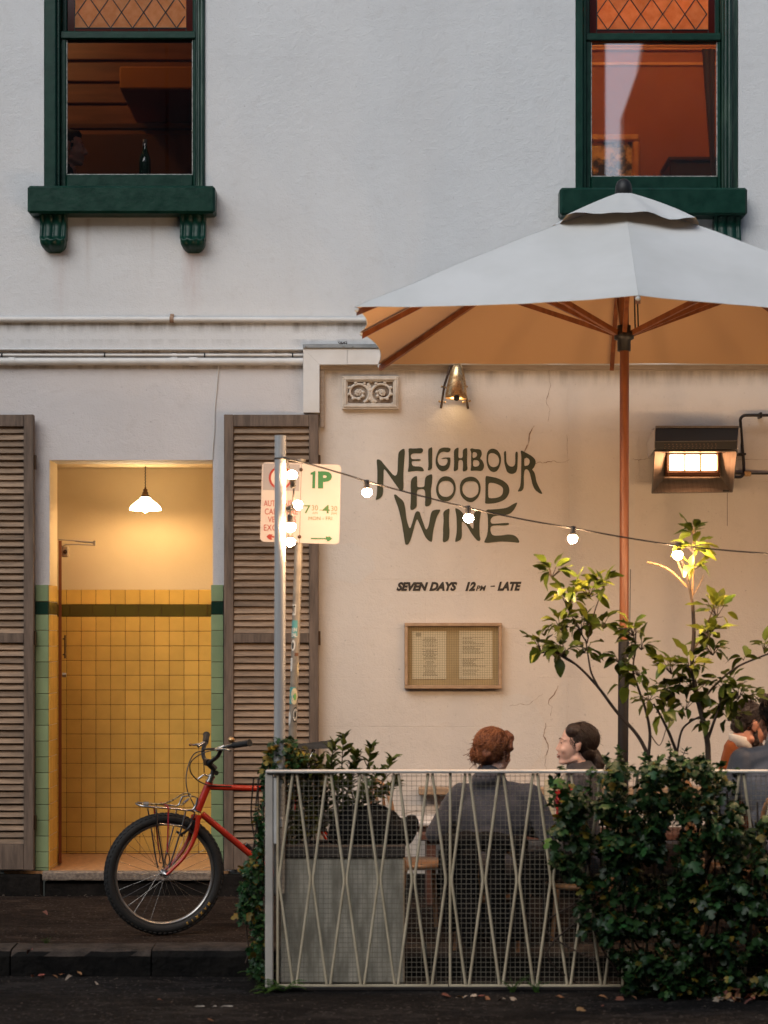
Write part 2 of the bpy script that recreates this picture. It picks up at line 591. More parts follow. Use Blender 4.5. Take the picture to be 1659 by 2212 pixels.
def wall_holes(mb, x0, x1, z0, z1, y0, y1, holes):
    """a slab with rectangular openings (x0,x1,z0,z1); y0 is the street face"""
    cx = sorted(set([x0, x1] + [h[0] for h in holes] + [h[1] for h in holes]))
    cz = sorted(set([z0, z1] + [h[2] for h in holes] + [h[3] for h in holes]))
    cx = [c for c in cx if x0 <= c <= x1]; cz = [c for c in cz if z0 <= c <= z1]
    solid = lambda i, j: 0 <= i < len(cx) - 1 and 0 <= j < len(cz) - 1 and not any(
        h[0] - 1e-6 <= cx[i] and cx[i + 1] <= h[1] + 1e-6 and h[2] - 1e-6 <= cz[j] and cz[j + 1] <= h[3] + 1e-6 for h in holes)
    for i in range(len(cx) - 1):
        for j in range(len(cz) - 1):
            if not solid(i, j): continue
            a, b, c, d = cx[i], cx[i + 1], cz[j], cz[j + 1]
            mb.add([(a, y0, c), (b, y0, c), (b, y0, d), (a, y0, d)], [(0, 1, 2, 3)])
            mb.add([(a, y1, c), (b, y1, c), (b, y1, d), (a, y1, d)], [(3, 2, 1, 0)])
            if not solid(i - 1, j): mb.add([(a, y0, c), (a, y1, c), (a, y1, d), (a, y0, d)], [(3, 2, 1, 0)])
            if not solid(i + 1, j): mb.add([(b, y0, c), (b, y1, c), (b, y1, d), (b, y0, d)], [(0, 1, 2, 3)])
            if not solid(i, j - 1): mb.add([(a, y0, c), (b, y0, c), (b, y1, c), (a, y1, c)], [(3, 2, 1, 0)])
            if not solid(i, j + 1): mb.add([(a, y0, d), (b, y0, d), (b, y1, d), (a, y1, d)], [(0, 1, 2, 3)])
    return mb

WX0, WX1, WZ1 = -7.0, 7.0, 7.6
LW = dict(x0=X(95), x1=X(443.5), z0=Z(414), z1=Z(-420))
RW = dict(x0=X(1243), x1=X(1595), z0=Z(416), z1=Z(-418))
up = wall_holes(MB(), WX0, WX1, Z(754), WZ1, 0.0, .28, [(w['x0'], w['x1'], w['z0'], w['z1']) for w in (LW, RW)])
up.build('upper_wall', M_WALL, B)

DX0, DX1, DZ0, DZ1 = X(105.6), X(459), Z(1880), Z(993)
low = wall_holes(MB(), WX0, X(672), .14, Z(754.5), .022, .30, [(DX0, DX1, -1, DZ1)])
low.build('lower_wall', M_LOW, B)
# faint joint lines of the rendered blocks show beside the door: shallow raised blocks
BAYX0 = X(690)
bk = MB().box(X(672.2), WX1, .0316, .30, .0, Z(754.5))
bk.build('bay_backing', M_BAY, B)
bay = sub('block_wall', B)
bh = 106.3 / PPM
bw = 2 * 155.0 / PPM
blk = []
zz = Z(1039.2)                       # a bed joint behind the painted letters
while zz > .2: zz -= bh
zz -= bh
row = 0
random.seed(5)
while zz < Z(790):
    z0, z1 = max(zz, .0), min(zz + bh, Z(788))
    xx = X(1228) + (bw / 2 if row % 2 else 0)
    while xx > BAYX0: xx -= bw
    while xx < 6.6:
        a, b = max(xx, BAYX0), xx + bw
        if b - a > .03 and z1 - z0 > .02:
            pr = random.uniform(0, .0007)
            blk.append(MB().box(a + .0008, b - .0008, .0305 - pr, .05, z0 + .0008, z1 - .0008, .0012).build('block', M_BAY, bay))
        xx += bw
    zz += bh; row += 1
# old patch repairs on the blockwork
M_PATCH = wall_mat('patched_paint', (.60, .55, .495), (.64, .58, .52))
def patch(pts):
    c = [(X(a), Z(b)) for a, b in pts]
    MB().prism(c, .0016, Matrix.Translation((0, .0290, 0))).build('render_patch', M_PATCH, B)
random.seed(17)
patch([(1229, 992), (1300, 991), (1372, 994), (1374, 1080), (1371, 1170), (1374, 1246), (1300, 1249), (1228, 1246), (1230, 1120)])
patch([(1088, 1505), (1120, 1498), (1150, 1507), (1176, 1560), (1170, 1630), (1140, 1668), (1096, 1655), (1080, 1590)])
patch([(706, 1180), (760, 1172), (800, 1190), (812, 1230), (770, 1262), (712, 1250)])
# cracks in the render
M_CRACK = MAT('crack_dirt', (.20, .12, .075), (.42, .33, .26), 30, .9)
def crack(pts, w0):
    w0 *= .62
    pts = spline([W(a, b, .0278) for a, b in pts], 5)
    random.seed(int(w0 * 1e5) + len(pts))
    mb = MB(); vs = []
    for i, p in enumerate(pts):
        t = i / (len(pts) - 1)
        w = w0 * (.35 + .65 * math.sin(math.pi * min(1, t * 1.2 + .1))) * random.uniform(.4, 1.3)
        j = Vector((random.uniform(-1, 1), 0, random.uniform(-1, 1))) * .005
        d = (pts[min(i + 1, len(pts) - 1)] - pts[max(i - 1, 0)]).normalized()
        nrm = Vector((d.z, 0, -d.x))
        vs += [p + j + nrm * w, p + j - nrm * w]
    mb.add(vs, [(2 * i, 2 * i + 1, 2 * i + 3, 2 * i + 2) for i in range(len(pts) - 1)])
    mb.build('crack', M_CRACK, B)
crack([(1186, 800), (1188, 840), (1180, 870), (1188, 885), (1183, 912)], .003)
crack([(1154, 920), (1146, 934), (1140, 958), (1132, 985), (1127, 1005), (1130, 1018)], .006)
crack([(1150, 1000), (1166, 999), (1180, 1000), (1196, 996), (1215, 1000), (1230, 992)], .004)
crack([(1225, 940), (1226, 1000)], .002)
crack([(1180, 1560), (1175, 1590), (1184, 1612), (1177, 1640), (1180, 1665)], .006)
crack([(1206, 1480), (1196, 1500), (1184, 1515), (1192, 1530), (1188, 1548)], .005)
crack([(1100, 1526), (1120, 1521), (1140, 1522), (1160, 1508), (1172, 1500)], .003)
crack([(1366, 992), (1380, 993), (1400, 990), (1416, 988)], .003)
crack([(1586, 995), (1625, 992), (1659, 994)], .003)
crack([(870, 1760), (900, 1752), (940, 1757)], .003)

# ------------------------------------------------------------------ ledge, plinth, trims
MB().box(WX0, X(656), -.012, .02, Z(756.5), Z(753), .003).build('ledge', M_WALL, B)
pl = sub('plinth', B)
random.seed(11)
px_ = WX0
while px_ < X(95):
    w = random.uniform(.9, 1.2); e = min(px_ + w, X(94))
    MB().box(px_ + .003, e - .003, -.045 + random.uniform(-.004, .004), .02, -.05, .138, .012).build('plinth_stone', M_PLINTH, pl)
    px_ += w
MB().box(X(97), X(462), -.02, .02, -.05, .098, .012).build('plinth_stone', M_PLINTH, pl)
px_ = X(463)
while px_ < WX1:
    w = random.uniform(.9, 1.2); e = px_ + w
    MB().box(px_ + .003, e - .003, -.045 + random.uniform(-.004, .004), .02, -.05, .138, .012).build('plinth_stone', M_PLINTH, pl)
    px_ += w
M_STEP = MAT('worn_terrazzo', (.13, .10, .08), (.30, .235, .18), 55, .6, bmp=.003, bscale=50)
M_TERRAZZO = MAT('terrazzo_floor', (.62, .34, .16), (.34, .16, .07), 26, .35, stretch=(1, 2.4, 1), lo=.4, hi=.62, bmp=.001)
stp = MB()
n = 30
vs = []
for i in range(n + 1):
    x = X(95) + (X(459) - X(95)) * i / n
    c = .008 * mnoise.noise(Vector((x * 14, 0, 2)))
    vs += [(x, -.055 + c, .108), (x, -.058 + c, .148 + .4 * c), (x, -.035, .158), (x, .0, .1585)]
stp.add(vs, [(i * 4 + k_, (i + 1) * 4 + k_, (i + 1) * 4 + k_ + 1, i * 4 + k_ + 1) for i in range(n) for k_ in range(3)] + [(0, 1, 2, 3), (n * 4 + 3, n * 4 + 2, n * 4 + 1, n * 4)])
stp.box(X(95) + .001, X(459) - .001, -.05, .0, .102, .109)
stp.build('door_step', M_STEP, B)

# ------------------------------------------------------------------ windows
M_GLASS_R = glass_mat('window_glass_right', 6.5)
M_GLASS_L = glass_mat('window_glass_left', 1.5)
M_AMBER = MAT('amber_cathedral_glass', (.80, .34, .09), (.9, .45, .16), 20, .15, bmp=.004, bscale=55, trans=.72, rand=.12)
M_WINE = MAT('wine_red_glass', (.10, .012, .008), rough=.1, trans=.5)
M_LEAD = MAT('lead_came', (.03, .03, .03), rough=.5, metal=.6)

def clip_poly(poly, x0, x1, z0, z1):
    def clip(pp, f, inter):
        out = []
        for i in range(len(pp)):
            a, b = pp[i], pp[(i + 1) % len(pp)]
            fa, fb = f(a), f(b)
            if fa >= 0: out.append(a)
            if (fa >= 0) != (fb >= 0):
                t = fa / (fa - fb); out.append((a[0] + (b[0] - a[0]) * t, a[1] + (b[1] - a[1]) * t))
        return out
    for f in (lambda p: p[0] - x0, lambda p: x1 - p[0], lambda p: p[1] - z0, lambda p: z1 - p[1]):
        if poly: poly = clip(poly, f, None)
    return poly

def window(w, dx, dy, glass, label, cor):
    """sash window in the opening w; dx, dy shift the left window's measured pixels"""
    q = lambda a, b, y=0.0: W(a + dx, b + dy, y)
    win = sub('sash_window', B, label=label)
    xl, xr = w['x0'], w['x1']
    zb = w['z0']; zt = w['z1']
    g0, g1 = q(140, 0).x, q(415, 0).x
    # casing: flat board left, rolled moulding right, head above the frame
    c = MB()
    c.box(xl + .002, q(122, 0).x, -.012, .11, zb, zt - .11, .008)
    c.box(q(122, 0).x + .001, q(128, 0).x, .01, .11, zb, zt - .11, .004)
    c.build('casing', M_GREEN, win)
    c = MB()
    c.box(q(422, 0).x, q(426, 0).x, .012, .11, zb, zt - .11, .003)
    c.tube([(q(430, 0).x, .0, zb), (q(430, 0).x, .0, zt - .11)], .012, 10)
    c.tube([(q(437.5, 0).x, -.006, zb), (q(437.5, 0).x, -.006, zt - .11)], .016, 12)
    c.box(q(426.2, 0).x, xr - .002, .006, .11, zb, zt - .11, .003)
    c.build('casing', M_GREEN_WORN, win)
    MB().box(xl + .002, xr - .002, -.01, .11, zt - .108, zt - .002, .008).build('casing', M_GREEN, win)
    # sashes
    lo = sub('lower_sash', win) if False else win
    s = MB()
    y0, y1 = .05, .095
    s.box(q(128.2, 0).x, g0, y0, y1, q(0, 408).z, q(0, 62).z, .006)
    s.box(g1, q(421.8, 0).x, y0, y1, q(0, 408).z, q(0, 62).z, .006)
    s.box(g0 + .001, g1 - .001, y0 - .002, y1 - .002, q(0, 408).z, q(0, 373).z, .006)
    s.build('sash_frame', M_GREEN, win)
    MB().box(q(128.2, 0).x, q(421.8, 0).x, .035, .135, q(0, 79).z, q(0, 63).z, .005).build('meeting_rail', M_GREEN, win)
    MB().box(q(126, 0).x, q(424, 0).x, .02, .11, q(0, 418).z, q(0, 409.5).z, .004).build('sub_sill', M_GREEN, win)
    pt = MB()
    for (a, b, c_, d) in ((g0, g0 + .007, q(0, 373).z, q(0, 80).z), (g1 - .007, g1, q(0, 373).z, q(0, 80).z), (g0, g1, q(0, 374).z, q(0, 371).z)):
        pt.box(a, b, .056, .066, c_, d, .002)
    pt.build('putty', M_PUTTY, win)
    MB().box(g0, g1, .070, .074, q(0, 373).z, q(0, 80).z).build('glass', glass, win)
    # upper sash
    u = MB()
    zt2 = zt - .112
    u.box(q(128.2, 0).x, q(139, 0).x, .098, .14, q(0, 62.5).z, zt2, .005)
    u.box(q(413, 0).x, q(421.8, 0).x, .098, .14, q(0, 62.5).z, zt2, .005)
    u.box(q(139.2, 0).x, q(412.8, 0).x, .098, .14, zt2 - .06, zt2, .005)
    u.build('sash_frame', M_GREEN, win)
    ax0, ax1, az0, az1 = q(155, 0).x, q(398, 0).x, q(0, 48).z, zt2 - .09
    bx0, bx1, bz0, bz1 = q(139, 0).x, q(413, 0).x, q(0, 62).z, zt2 - .06
    # border glass, four strips cut into lengths
    bp = []
    nb = 3
    for i in range(nb):
        bp.append((ax0 + (ax1 - ax0) * i / nb, ax0 + (ax1 - ax0) * (i + 1) / nb, bz0, az0))
        bp.append((ax0 + (ax1 - ax0) * i / nb, ax0 + (ax1 - ax0) * (i + 1) / nb, az1, bz1))
    for i in range(5):
        za, zb2 = bz0 + (bz1 - bz0) * i / 5, bz0 + (bz1 - bz0) * (i + 1) / 5
        bp.append((bx0, ax0, za, zb2)); bp.append((ax1, bx1, za, zb2))
    for (a, b, c_, d) in bp:
        MB().box(a + .001, b - .001, .116, .119, c_ + .001, d - .001).build('border_pane', M_WINE, win)
    # diamond quarries
    hw, hh = 24 / PPM, 34.5 / PPM
    cx0 = ax0 + (0 if dx else .25 * hw)
    cam_ = MB()
    j = 0
    zc = az0
    while zc < az1 + hh:
        off = 0 if j % 2 == 0 else hw
        xc = cx0 + off - 2 * hw
        while xc < ax1 + 2 * hw:
            poly = clip_poly([(xc - hw, zc), (xc, zc - hh), (xc + hw, zc), (xc, zc + hh)], ax0, ax1, az0, az1)
            if len(poly) >= 3:
                m_ = Vector((sum(p[0] for p in poly) / len(poly), sum(p[1] for p in poly) / len(poly)))
                pp = [(m_.x + (p[0] - m_.x) * .985, m_.y + (p[1] - m_.y) * .985) for p in poly]
                tl = random.uniform(-.0015, .0015)
                MB().prism(pp, .003, Matrix.Translation((0, .116 + tl, 0))).build('pane', M_AMBER, win)
            for (e0, e1) in (((xc - hw, zc), (xc, zc + hh)), ((xc, zc + hh), (xc + hw, zc))):
                if az0 - 1e-4 <= min(e0[1], e1[1]) and max(e0[1], e1[1]) <= az1 + 1e-4 and min(e0[0], e1[0]) >= ax0 - 1e-4 and max(e0[0], e1[0]) <= ax1 + 1e-4:
                    cam_.tube([(e0[0], .1165, e0[1]), (e1[0], .1165, e1[1])], .0036, 6)
                elif az0 - 1e-4 <= min(e0[1], e1[1]) and max(e0[1], e1[1]) <= az1 + 1e-4:
                    sp = []
                    for t in (0, .25, .5, .75, 1):
                        p_ = (e0[0] + (e1[0] - e0[0]) * t, e0[1] + (e1[1] - e0[1]) * t)
                        if ax0 <= p_[0] <= ax1: sp.append((p_[0], .1165, p_[1]))
                    if len(sp) > 1: cam_.tube(sp, .0036, 6)
            xc += 2 * hw
        zc += hh; j += 1
    for (a, b, c_, d) in bp:
        cam_.tube([(a, .1165, c_), (b, .1165, c_)], .0032, 6); cam_.tube([(b, .1165, c_), (b, .1165, d)], .0032, 6)
    cam_.tube([(ax0, .1165, az0), (ax1, .1165, az0)], .0045, 6)
    cam_.build('lead_came', M_LEAD, win)
    # sill with rounded corners and its two scrolled corbels
    sx0, sx1 = q(67, 0).x, q(468, 0).x
    s_z0, s_z1 = q(0, 470).z, q(0, 411).z
    s = MB().box(sx0, sx1, -.13, .03, s_z0, s_z1, .014)
    s.box(q(110, 0).x, q(424, 0).x, -.02, .05, s_z1 + .001, s_z1 + .008, .002)
    s.build('sill', M_GREEN, win)
    for (a, b) in cor:
        cx_, wd = (q(a, 0).x + q(b, 0).x) / 2, (b - a) / PPM
        cb = MB()
        zt_, hgt = s_z0, 77 / PPM
        # profile of the scroll in yz, three flutes across x
        prof = []
        for i in range(26):
            t = i / 25
            z = zt_ - .001 - t * hgt
            yo = -.105 + .055 * t + .022 * math.sin(t * 2 * math.pi * 1.0 + .4) - .016 * math.exp(-((t - .68) / .05) ** 2) - .02 * math.exp(-((t - .82) / .1) ** 2)
            if t > .9: yo += .06 * ((t - .9) / .1) ** 2
            prof.append((yo, z, t))
        cols = 25
        V, F = [], []
        for (yo, z, t) in prof:
            wt = wd * (1 - .02 * t) * (1.0 if t < .66 else (.95 if t < .74 else .95 * math.sqrt(max(.02, 1 - ((t - .74) / .285) ** 2))))
            for k_ in range(cols):
                u_ = k_ / (cols - 1)
                if t < .7:
                    fl = .013 * (abs(math.cos(u_ * math.pi * 3)) ** .6) - (.004 if .1 < u_ < .9 else 0)
                else:
                    fl = .016 * abs(math.cos((u_ - .5) * math.pi * 2.5 * (1 + .4 * (t - .7)))) * (1.0 - .5 * (t - .7) / .3) + .01 * math.sin(math.pi * u_)
                edge = .012 * (2 * abs(u_ - .5)) ** 6
                V.append((cx_ - wt / 2 + u_ * wt, min(-.004, yo - fl + .012 + edge), z))
        nr = len(prof)
        F = [(i * cols + k_, (i + 1) * cols + k_, (i + 1) * cols + k_ + 1, i * cols + k_ + 1) for i in range(nr - 1) for k_ in range(cols - 1)]
        cb.add(V, F, True)
        # side cheeks and underside back to the wall
        for k_ in (0, cols - 1):
            L = [V[i * cols + k_] for i in range(nr)]
            V2 = L + [(p[0], .001, p[2]) for p in L]
            cb.add(V2, [((i, i + 1, i + 1 + nr, i + nr) if k_ else (i + nr, i + 1 + nr, i + 1, i)) for i in range(nr - 1)])
        L = V[(nr - 1) * cols:]
        cb.add(L + [(p[0], .001, p[2]) for p in L], [(i, i + cols, i + 1 + cols, i + 1) for i in range(cols - 1)])
        cb.build('corbel', M_GREEN, win)
    return win

window(LW, 0, 0, M_GLASS_L, None, ((90, 146.5), (391, 446)))
window(RW, 1138.5, 4, M_GLASS_R, None, ((112, 169), (400.5, 457.5)))

# rooms behind the two windows
M_ROOM_R = MAT('ochre_room_wall', (.42, .13, .03), (.48, .16, .04), 2, .7)
M_ROOM_L = MAT('dark_room_wall', (.10, .035, .012), (.13, .05, .018), 2, .6)
M_ROOM_TRIM = MAT('room_picture_rail', (.85, .42, .12), rough=.5)
def room(cx0, cx1, z0, z1, depth, mat):
    r = MB()
    a, b = .29, depth
    vs = [(cx0, a, z0), (cx1, a, z0), (cx1, b, z0), (cx0, b, z0), (cx0, a, z1), (cx1, a, z1), (cx1, b, z1), (cx0, b, z1)]
    r.add(vs, [(0, 1, 2, 3), (7, 6, 5, 4), (3, 2, 6, 7), (0, 3, 7, 4), (2, 1, 5, 6)])
    return r.build('room_wall', mat, B)
room(.35, 3.2, 4.0, 7.5, 2.6, M_ROOM_R)
room(-3.6, -.3, 3.2, 7.5, 3.2, M_ROOM_L)
def lit_globe(name, label, loc, r, col, strength):
    t = thing(name, label, 'lamp', loc)
    MB().ball(loc, r, 14, 10).build('globe', emit_mat(name + '_glow', col, strength), t)
    MB().tube([Vector(loc) + Vector((0, 0, r)), (loc[0], loc[1], 7.49)], .01, 6).build('stem', M_LEAD, t)
lit_globe('ceiling_lamp', 'glowing globe lamp hanging out of sight in the ochre upstairs room', (1.7, 1.1, 6.75), .09, (1, .55, .2), 125)
lit_globe('ceiling_lamp', 'glowing globe lamp hanging out of sight in the dark upstairs room', (-2.9, 1.7, 6.9), .08, (1, .5, .18), 62)
rr = MB()
yb = 2.6
for (py_, hgt, d) in ((88, .03, .07), (98, .05, .05), (107, .022, .035)):
    c = W(1400, py_, yb).z
    rr.box(.36, 3.19, yb - d, yb - .001, c - hgt / 2, c + hgt / 2, .006)
c = W(1400, 139, yb).z
rr.box(.36, 3.19, yb - .02, yb - .001, c - .012, c + .012, .004)
rr.build('picture_rail', M_ROOM_TRIM, B)
# dark room: boarded wall with shadow gaps and a lit bulkhead
bd = MB()
zz = 3.3
while zz < 7.3:
    bd.box(-3.59, -.31, 3.14, 3.19, zz, zz + .155, .006); zz += .175
bd.build('wall_boards', MAT('dark_stained_boards', (.30, .11, .035), (.2, .07, .022), 5, .45, stretch=(.5, 1, 4)), B)
a, b = W(258, 143, 2.2), W(430, 192, 2.2)
bh_ = MB().box(a.x, b.x, 2.2, 3.13, b.z, a.z, .01)
bh_.build('bulkhead', MAT('bulkhead_paint', (.62, .27, .08), rough=.6), B)
rail = MB(); c = W(200, 272, 2.6)
rail.box(-3.4, -.4, 2.6, 2.66, c.z - .02, c.z + .02, .005); rail.box(-3.4, -.4, 2.6, 3.1, c.z - .9, c.z - .06, .01)
rail.build('dado_rail', M_ROOM_L, B)

# picture, cabinet and bottle seen through the glass
p0, p1 = W(1240, 291, 2.55), W(1381, 460, 2.55)
pic = thing('framed_picture', 'gold framed landscape hanging on the ochre wall behind the upstairs window', 'picture', (p0.x, 2.58, p1.z))
M_GOLD = MAT('gilt_frame', (.85, .46, .12), (.6, .28, .07), 12, .4, .2)
f = MB(); fw = .055
f.box(p0.x, p1.x, 2.52, 2.59, p0.z - fw, p0.z, .012); f.box(p0.x, p1.x, 2.52, 2.59, p1.z, p1.z + fw, .012)
f.box(p0.x, p0.x + fw, 2.521, 2.589, p1.z + fw, p0.z - fw, .012); f.box(p1.x - fw, p1.x, 2.521, 2.589, p1.z + fw, p0.z - fw, .012)
f.build('frame', M_GOLD, pic)
m, nt, b_, out = newmat('painted_landscape')
vec = coords(nt, 'pos', (3, 1, 3))
c1 = mixc(nt, ramp(nt, nz(nt, vec, 2.2, 6, .7), .46, .56), (.85, .56, .16), (.04, .03, .012))
nt.links.new(c1, b_.inputs['Base Color']); b_.inputs['Roughness'].default_value = .5
MB().box(p0.x + fw, p1.x - fw, 2.56, 2.588, p1.z + fw, p0.z - fw).build('canvas', m, pic)
c0, c1_ = W(1447, 348, 2.2), W(1600, 500, 2.2)
cab = thing('cabinet', 'dark low cabinet at the right of the ochre room', 'cabinet', (c0.x, 2.2, c1_.z))
MB().box(c0.x, c1_.x, 2.2, 2.57, c1_.z, c0.z, .01).build('body', MAT('dark_cabinet', (.03, .015, .008), rough=.5), cab)
MB().box(c0.x - .015, c1_.x, 2.18, 2.59, c0.z + .001, c0.z + .03, .006).build('top', MAT('cabinet_top', (.06, .025, .01), rough=.4), cab)
cur = thing('curtain', 'sheer drawn back curtain at the right edge of the ochre room window', 'curtain', (X(1545), .2, Z(378)))
V = []
for i in range(13):
    t = i / 12
    for k_ in range(10):
        u_ = k_ / 9
        x = X(1556) - (28 - 24 * (1 - t) ** 1.0 * 1.0) / PPM * 0 - u_ * (6 + 22 * t) / PPM
        V.append((x, .20 + .012 * math.sin(u_ * 14), Z(380) + t * (Z(84) - Z(380))))
mb = MB().add(V, [(i * 10 + k_, i * 10 + k_ + 1, (i + 1) * 10 + k_ + 1, (i + 1) * 10 + k_) for i in range(12) for k_ in range(9)], True)
mb.build('drape', MAT('sheer_cloth', (.30, .22, .15), rough=.8, trans=.4), cur)
bl = W(313, 378, .2)
bot = thing('wine_bottle', 'dark green wine bottle on the inner ledge behind the dark window', 'bottle', bl)
prof = [(.0, 0), (.038, .0), (.038, .16), (.034, .19), (.016, .235), (.013, .25), (.013, .3), (.0, .3)]
MB().lathe(prof, 16, Matrix.Translation(bl - Vector((0, 0, .075)))).build('glass_body', MAT('bottle_glass', (.01, .03, .015), rough=.08, spec=.8), bot)
MB().lathe([(.0145, .26), (.0145, .302), (0, .303)], 12, Matrix.Translation(bl - Vector((0, 0, .075)))).build('foil', MAT('bottle_foil', (.25, .22, .2), rough=.3, metal=.7), bot)
MB().box(-3.4, -.5, .29, .55, bl.z - .115, bl.z - .076, .005).build('inner_ledge', M_ROOM_L, B)

# buildings across the street, which the panes mirror
for (nm, x0, x1, z1) in (('far_building', -30, -3.72, 12.0), ('far_building', -3.67, 3.77, 12.4), ('far_building', 4.06, 30, 12.2)):
    lb = {-30: 'dark terrace at the left across the street', -3.67: 'dark tall block between two gaps across the street', 4.06: 'dark terrace at the right across the street'}[x0]
    t = thing(nm, lb, 'building', ((x0 + x1) / 2, -20, ROADZ))
    mb = MB()
    if x0 == 4.06:
        mb.prism([(x0, ROADZ), (x1, ROADZ), (x1, z1), (x0 + .42, z1), (x0 + .30, 11.4), (x0 + .02, 10.6)], -.5, Matrix.Translation((0, -20, 0)))
    else:
        mb.box(x0, x1, -20.5, -20, ROADZ, z1)
    mb.build('wall', M_OPP, t)
    MB().box(x0 + (.5 if x0 > 4 else .02), x1 - .02, -20.6, -19.9, z1 + .002, z1 + .4).build('parapet', M_OPP, t)
# ------------------------------------------------------------------ tiled entry
def tile_mat(name, col, rand, rough=.22):
    return MAT(name, col, tuple(c * .86 for c in col), 5, rough, rand=rand, bmp=.0006, bscale=26)
M_TY = tile_mat('cream_yellow_tile', (.70, .43, .10), .06)
M_TG = tile_mat('sage_green_tile', (.25, .32, .17), .12)
M_TD = tile_mat('dark_green_tile', (.010, .032, .020), .2)
M_TB = tile_mat('olive_border_tile', (.085, .068, .014), .12)
M_GROUT = MAT('grout', (.10, .042, .014), (.07, .028, .01), 20, .9)
M_PLAST = MAT('entry_plaster', (.66, .52, .32), (.62, .48, .29), 2.5, .75, bmp=.001, bscale=60)
EB = .968
ent = sub('entry', B)
# shell of the lobby
YS = .302
ex0, ex1 = X(70, EB), X(520, EB)
sh = MB()
fz = .155
sh.add([(ex0, EB + .012, fz), (ex1, EB + .012, fz), (ex1, EB + .012, 3.1), (ex0, EB + .012, 3.1)], [(0, 1, 2, 3)])
sh.add([(ex0, YS, fz), (ex0, EB + .012, fz), (ex0, EB + .012, 3.1), (ex0, YS, 3.1)], [(0, 1, 2, 3)])
sh.add([(ex1, YS, fz), (ex1, EB + .012, fz), (ex1, EB + .012, 3.1), (ex1, YS, 3.1)], [(3, 2, 1, 0)])
sh.add([(ex0, YS, 2.80), (ex1, YS, 2.80), (ex1, EB + .012, 2.80), (ex0, EB + .012, 2.80)], [(3, 2, 1, 0)])
sh.build('entry_wall', M_PLAST, ent)
MB().box(DX0 + .001, DX1 - .001, .0235, .52, DZ1 + .0005, DZ1 + .03).build('soffit', M_PLAST, ent)
MB().box(ex0, ex1, .0005, EB + .012, .12, fz).build('floor', M_TERRAZZO, ent)
# plaster reveal above the tiled jambs
MB().box(DX0 - .02, DX0 + .001, .0235, .30, Z(1263), DZ1).build('reveal', M_PLAST, ent)

tw = 31.7 / PPM * (DIST + EB) / DIST      # tile pitch
gap = .0028
tile_cache = {}
def tile_mesh(w, h, mat, d=.008):
    key = (round(w, 4), round(h, 4), mat.name)
    if key not in tile_cache:
        me = MB().box(-w / 2, w / 2, -d, 0, -h / 2, h / 2, .0022).mesh('tile')
        me.materials.append(mat)
        tile_cache[key] = me
    return tile_cache[key]
random.seed(3)
def put_tile(x0, x1, z0, z1, y, mat, rot=0.0, name='tile', parent=ent):
    w, h = x1 - x0 - gap, z1 - z0 - gap
    if w < .004 or h < .004: return
    c = Vector(((x0 + x1) / 2, y + random.uniform(-.0008, .0004), (z0 + z1) / 2))
    m_ = Matrix.Translation(c) @ Matrix.Rotation(rot + random.uniform(-.006, .006), 4, 'Z') @ Matrix.Rotation(random.uniform(-.006, .006), 4, 'X')
    inst(name, tile_mesh(w, h, mat), m_, parent)
# back wall
bz_top, bz_b1, bz_b0 = Z(1273.6, EB), Z(1306, EB), Z(1332, EB)
xj = X(144.0, EB)
cols = [xj + tw * i for i in range(-1, 11)]
cols = [c for c in cols]
xl, xr = X(116, EB), X(466, EB)
def back_row(z0, z1):
    for i in range(len(cols)):
        a = cols[i]; b = a + tw
        a, b = max(a, xl), min(b, xr)
        if b - a > .01: put_tile(a, b, z0, z1, EB, M_TY)
gb = MB().box(xl, xr, EB - .0045, EB + .011, fz + .001, bz_top - .001)
gb.build('grout_bed', M_GROUT, ent)
back_row(bz_b1, bz_top)
x = X(150.8, EB) - 49.5 / 31.7 * tw
while x < xr:
    a, b = max(x, xl), min(x + 49.5 / 31.7 * tw, xr)
    if b - a > .01: put_tile(a, b, bz_b0, bz_b1, EB - .002, M_TB, name='border_tile')
    x += 49.5 / 31.7 * tw
z = bz_b0
while z > fz + .012:
    back_row(max(z - tw, fz + .002), z); z -= tw
# jamb and piers
tp = 34.2 / PPM
pz_top, pz_b1, pz_b0 = Z(1263), Z(1299.5), Z(1327.5)
rows = [(pz_b1, pz_top, 0), (pz_b0, pz_b1, 1)]
z = pz_b0
while z > fz + .01:
    rows.append((max(z - tp, fz + .001), z, 0)); z -= tp
pgx = [(X(76), X(105.2)), (X(455.5), X(483))]
for (a, b) in pgx:
    MB().box(a + .002, b - .002, .0035, .0215, fz - .005, pz_top - .003).build('grout_bed', M_GROUT, ent)
    for (z0, z1, dk) in rows:
        put_tile(a, b, z0, z1, .0045, M_TD if dk else M_TG, name='border_tile' if dk else 'tile')
MB().box(DX0 - .02, DX0 - .003, .024, .299, fz + .001, pz_top).build('grout_bed', M_GROUT, ent)
random.seed(4)
for (z0, z1, dk) in rows:
    for (a, b) in ((.0, .10), (.10, .20), (.20, .298)):
        w, h = b - a - gap, z1 - z0 - gap
        c = Vector((DX0 - .003, (a + b) / 2, (z0 + z1) / 2))
        inst('border_tile' if dk else 'tile', tile_mesh(w, h, M_TB if dk else M_TY, .007), Matrix.Translation(c) @ Matrix.Rotation(R(90) + random.uniform(-.01, .01), 4, 'Z'), ent)

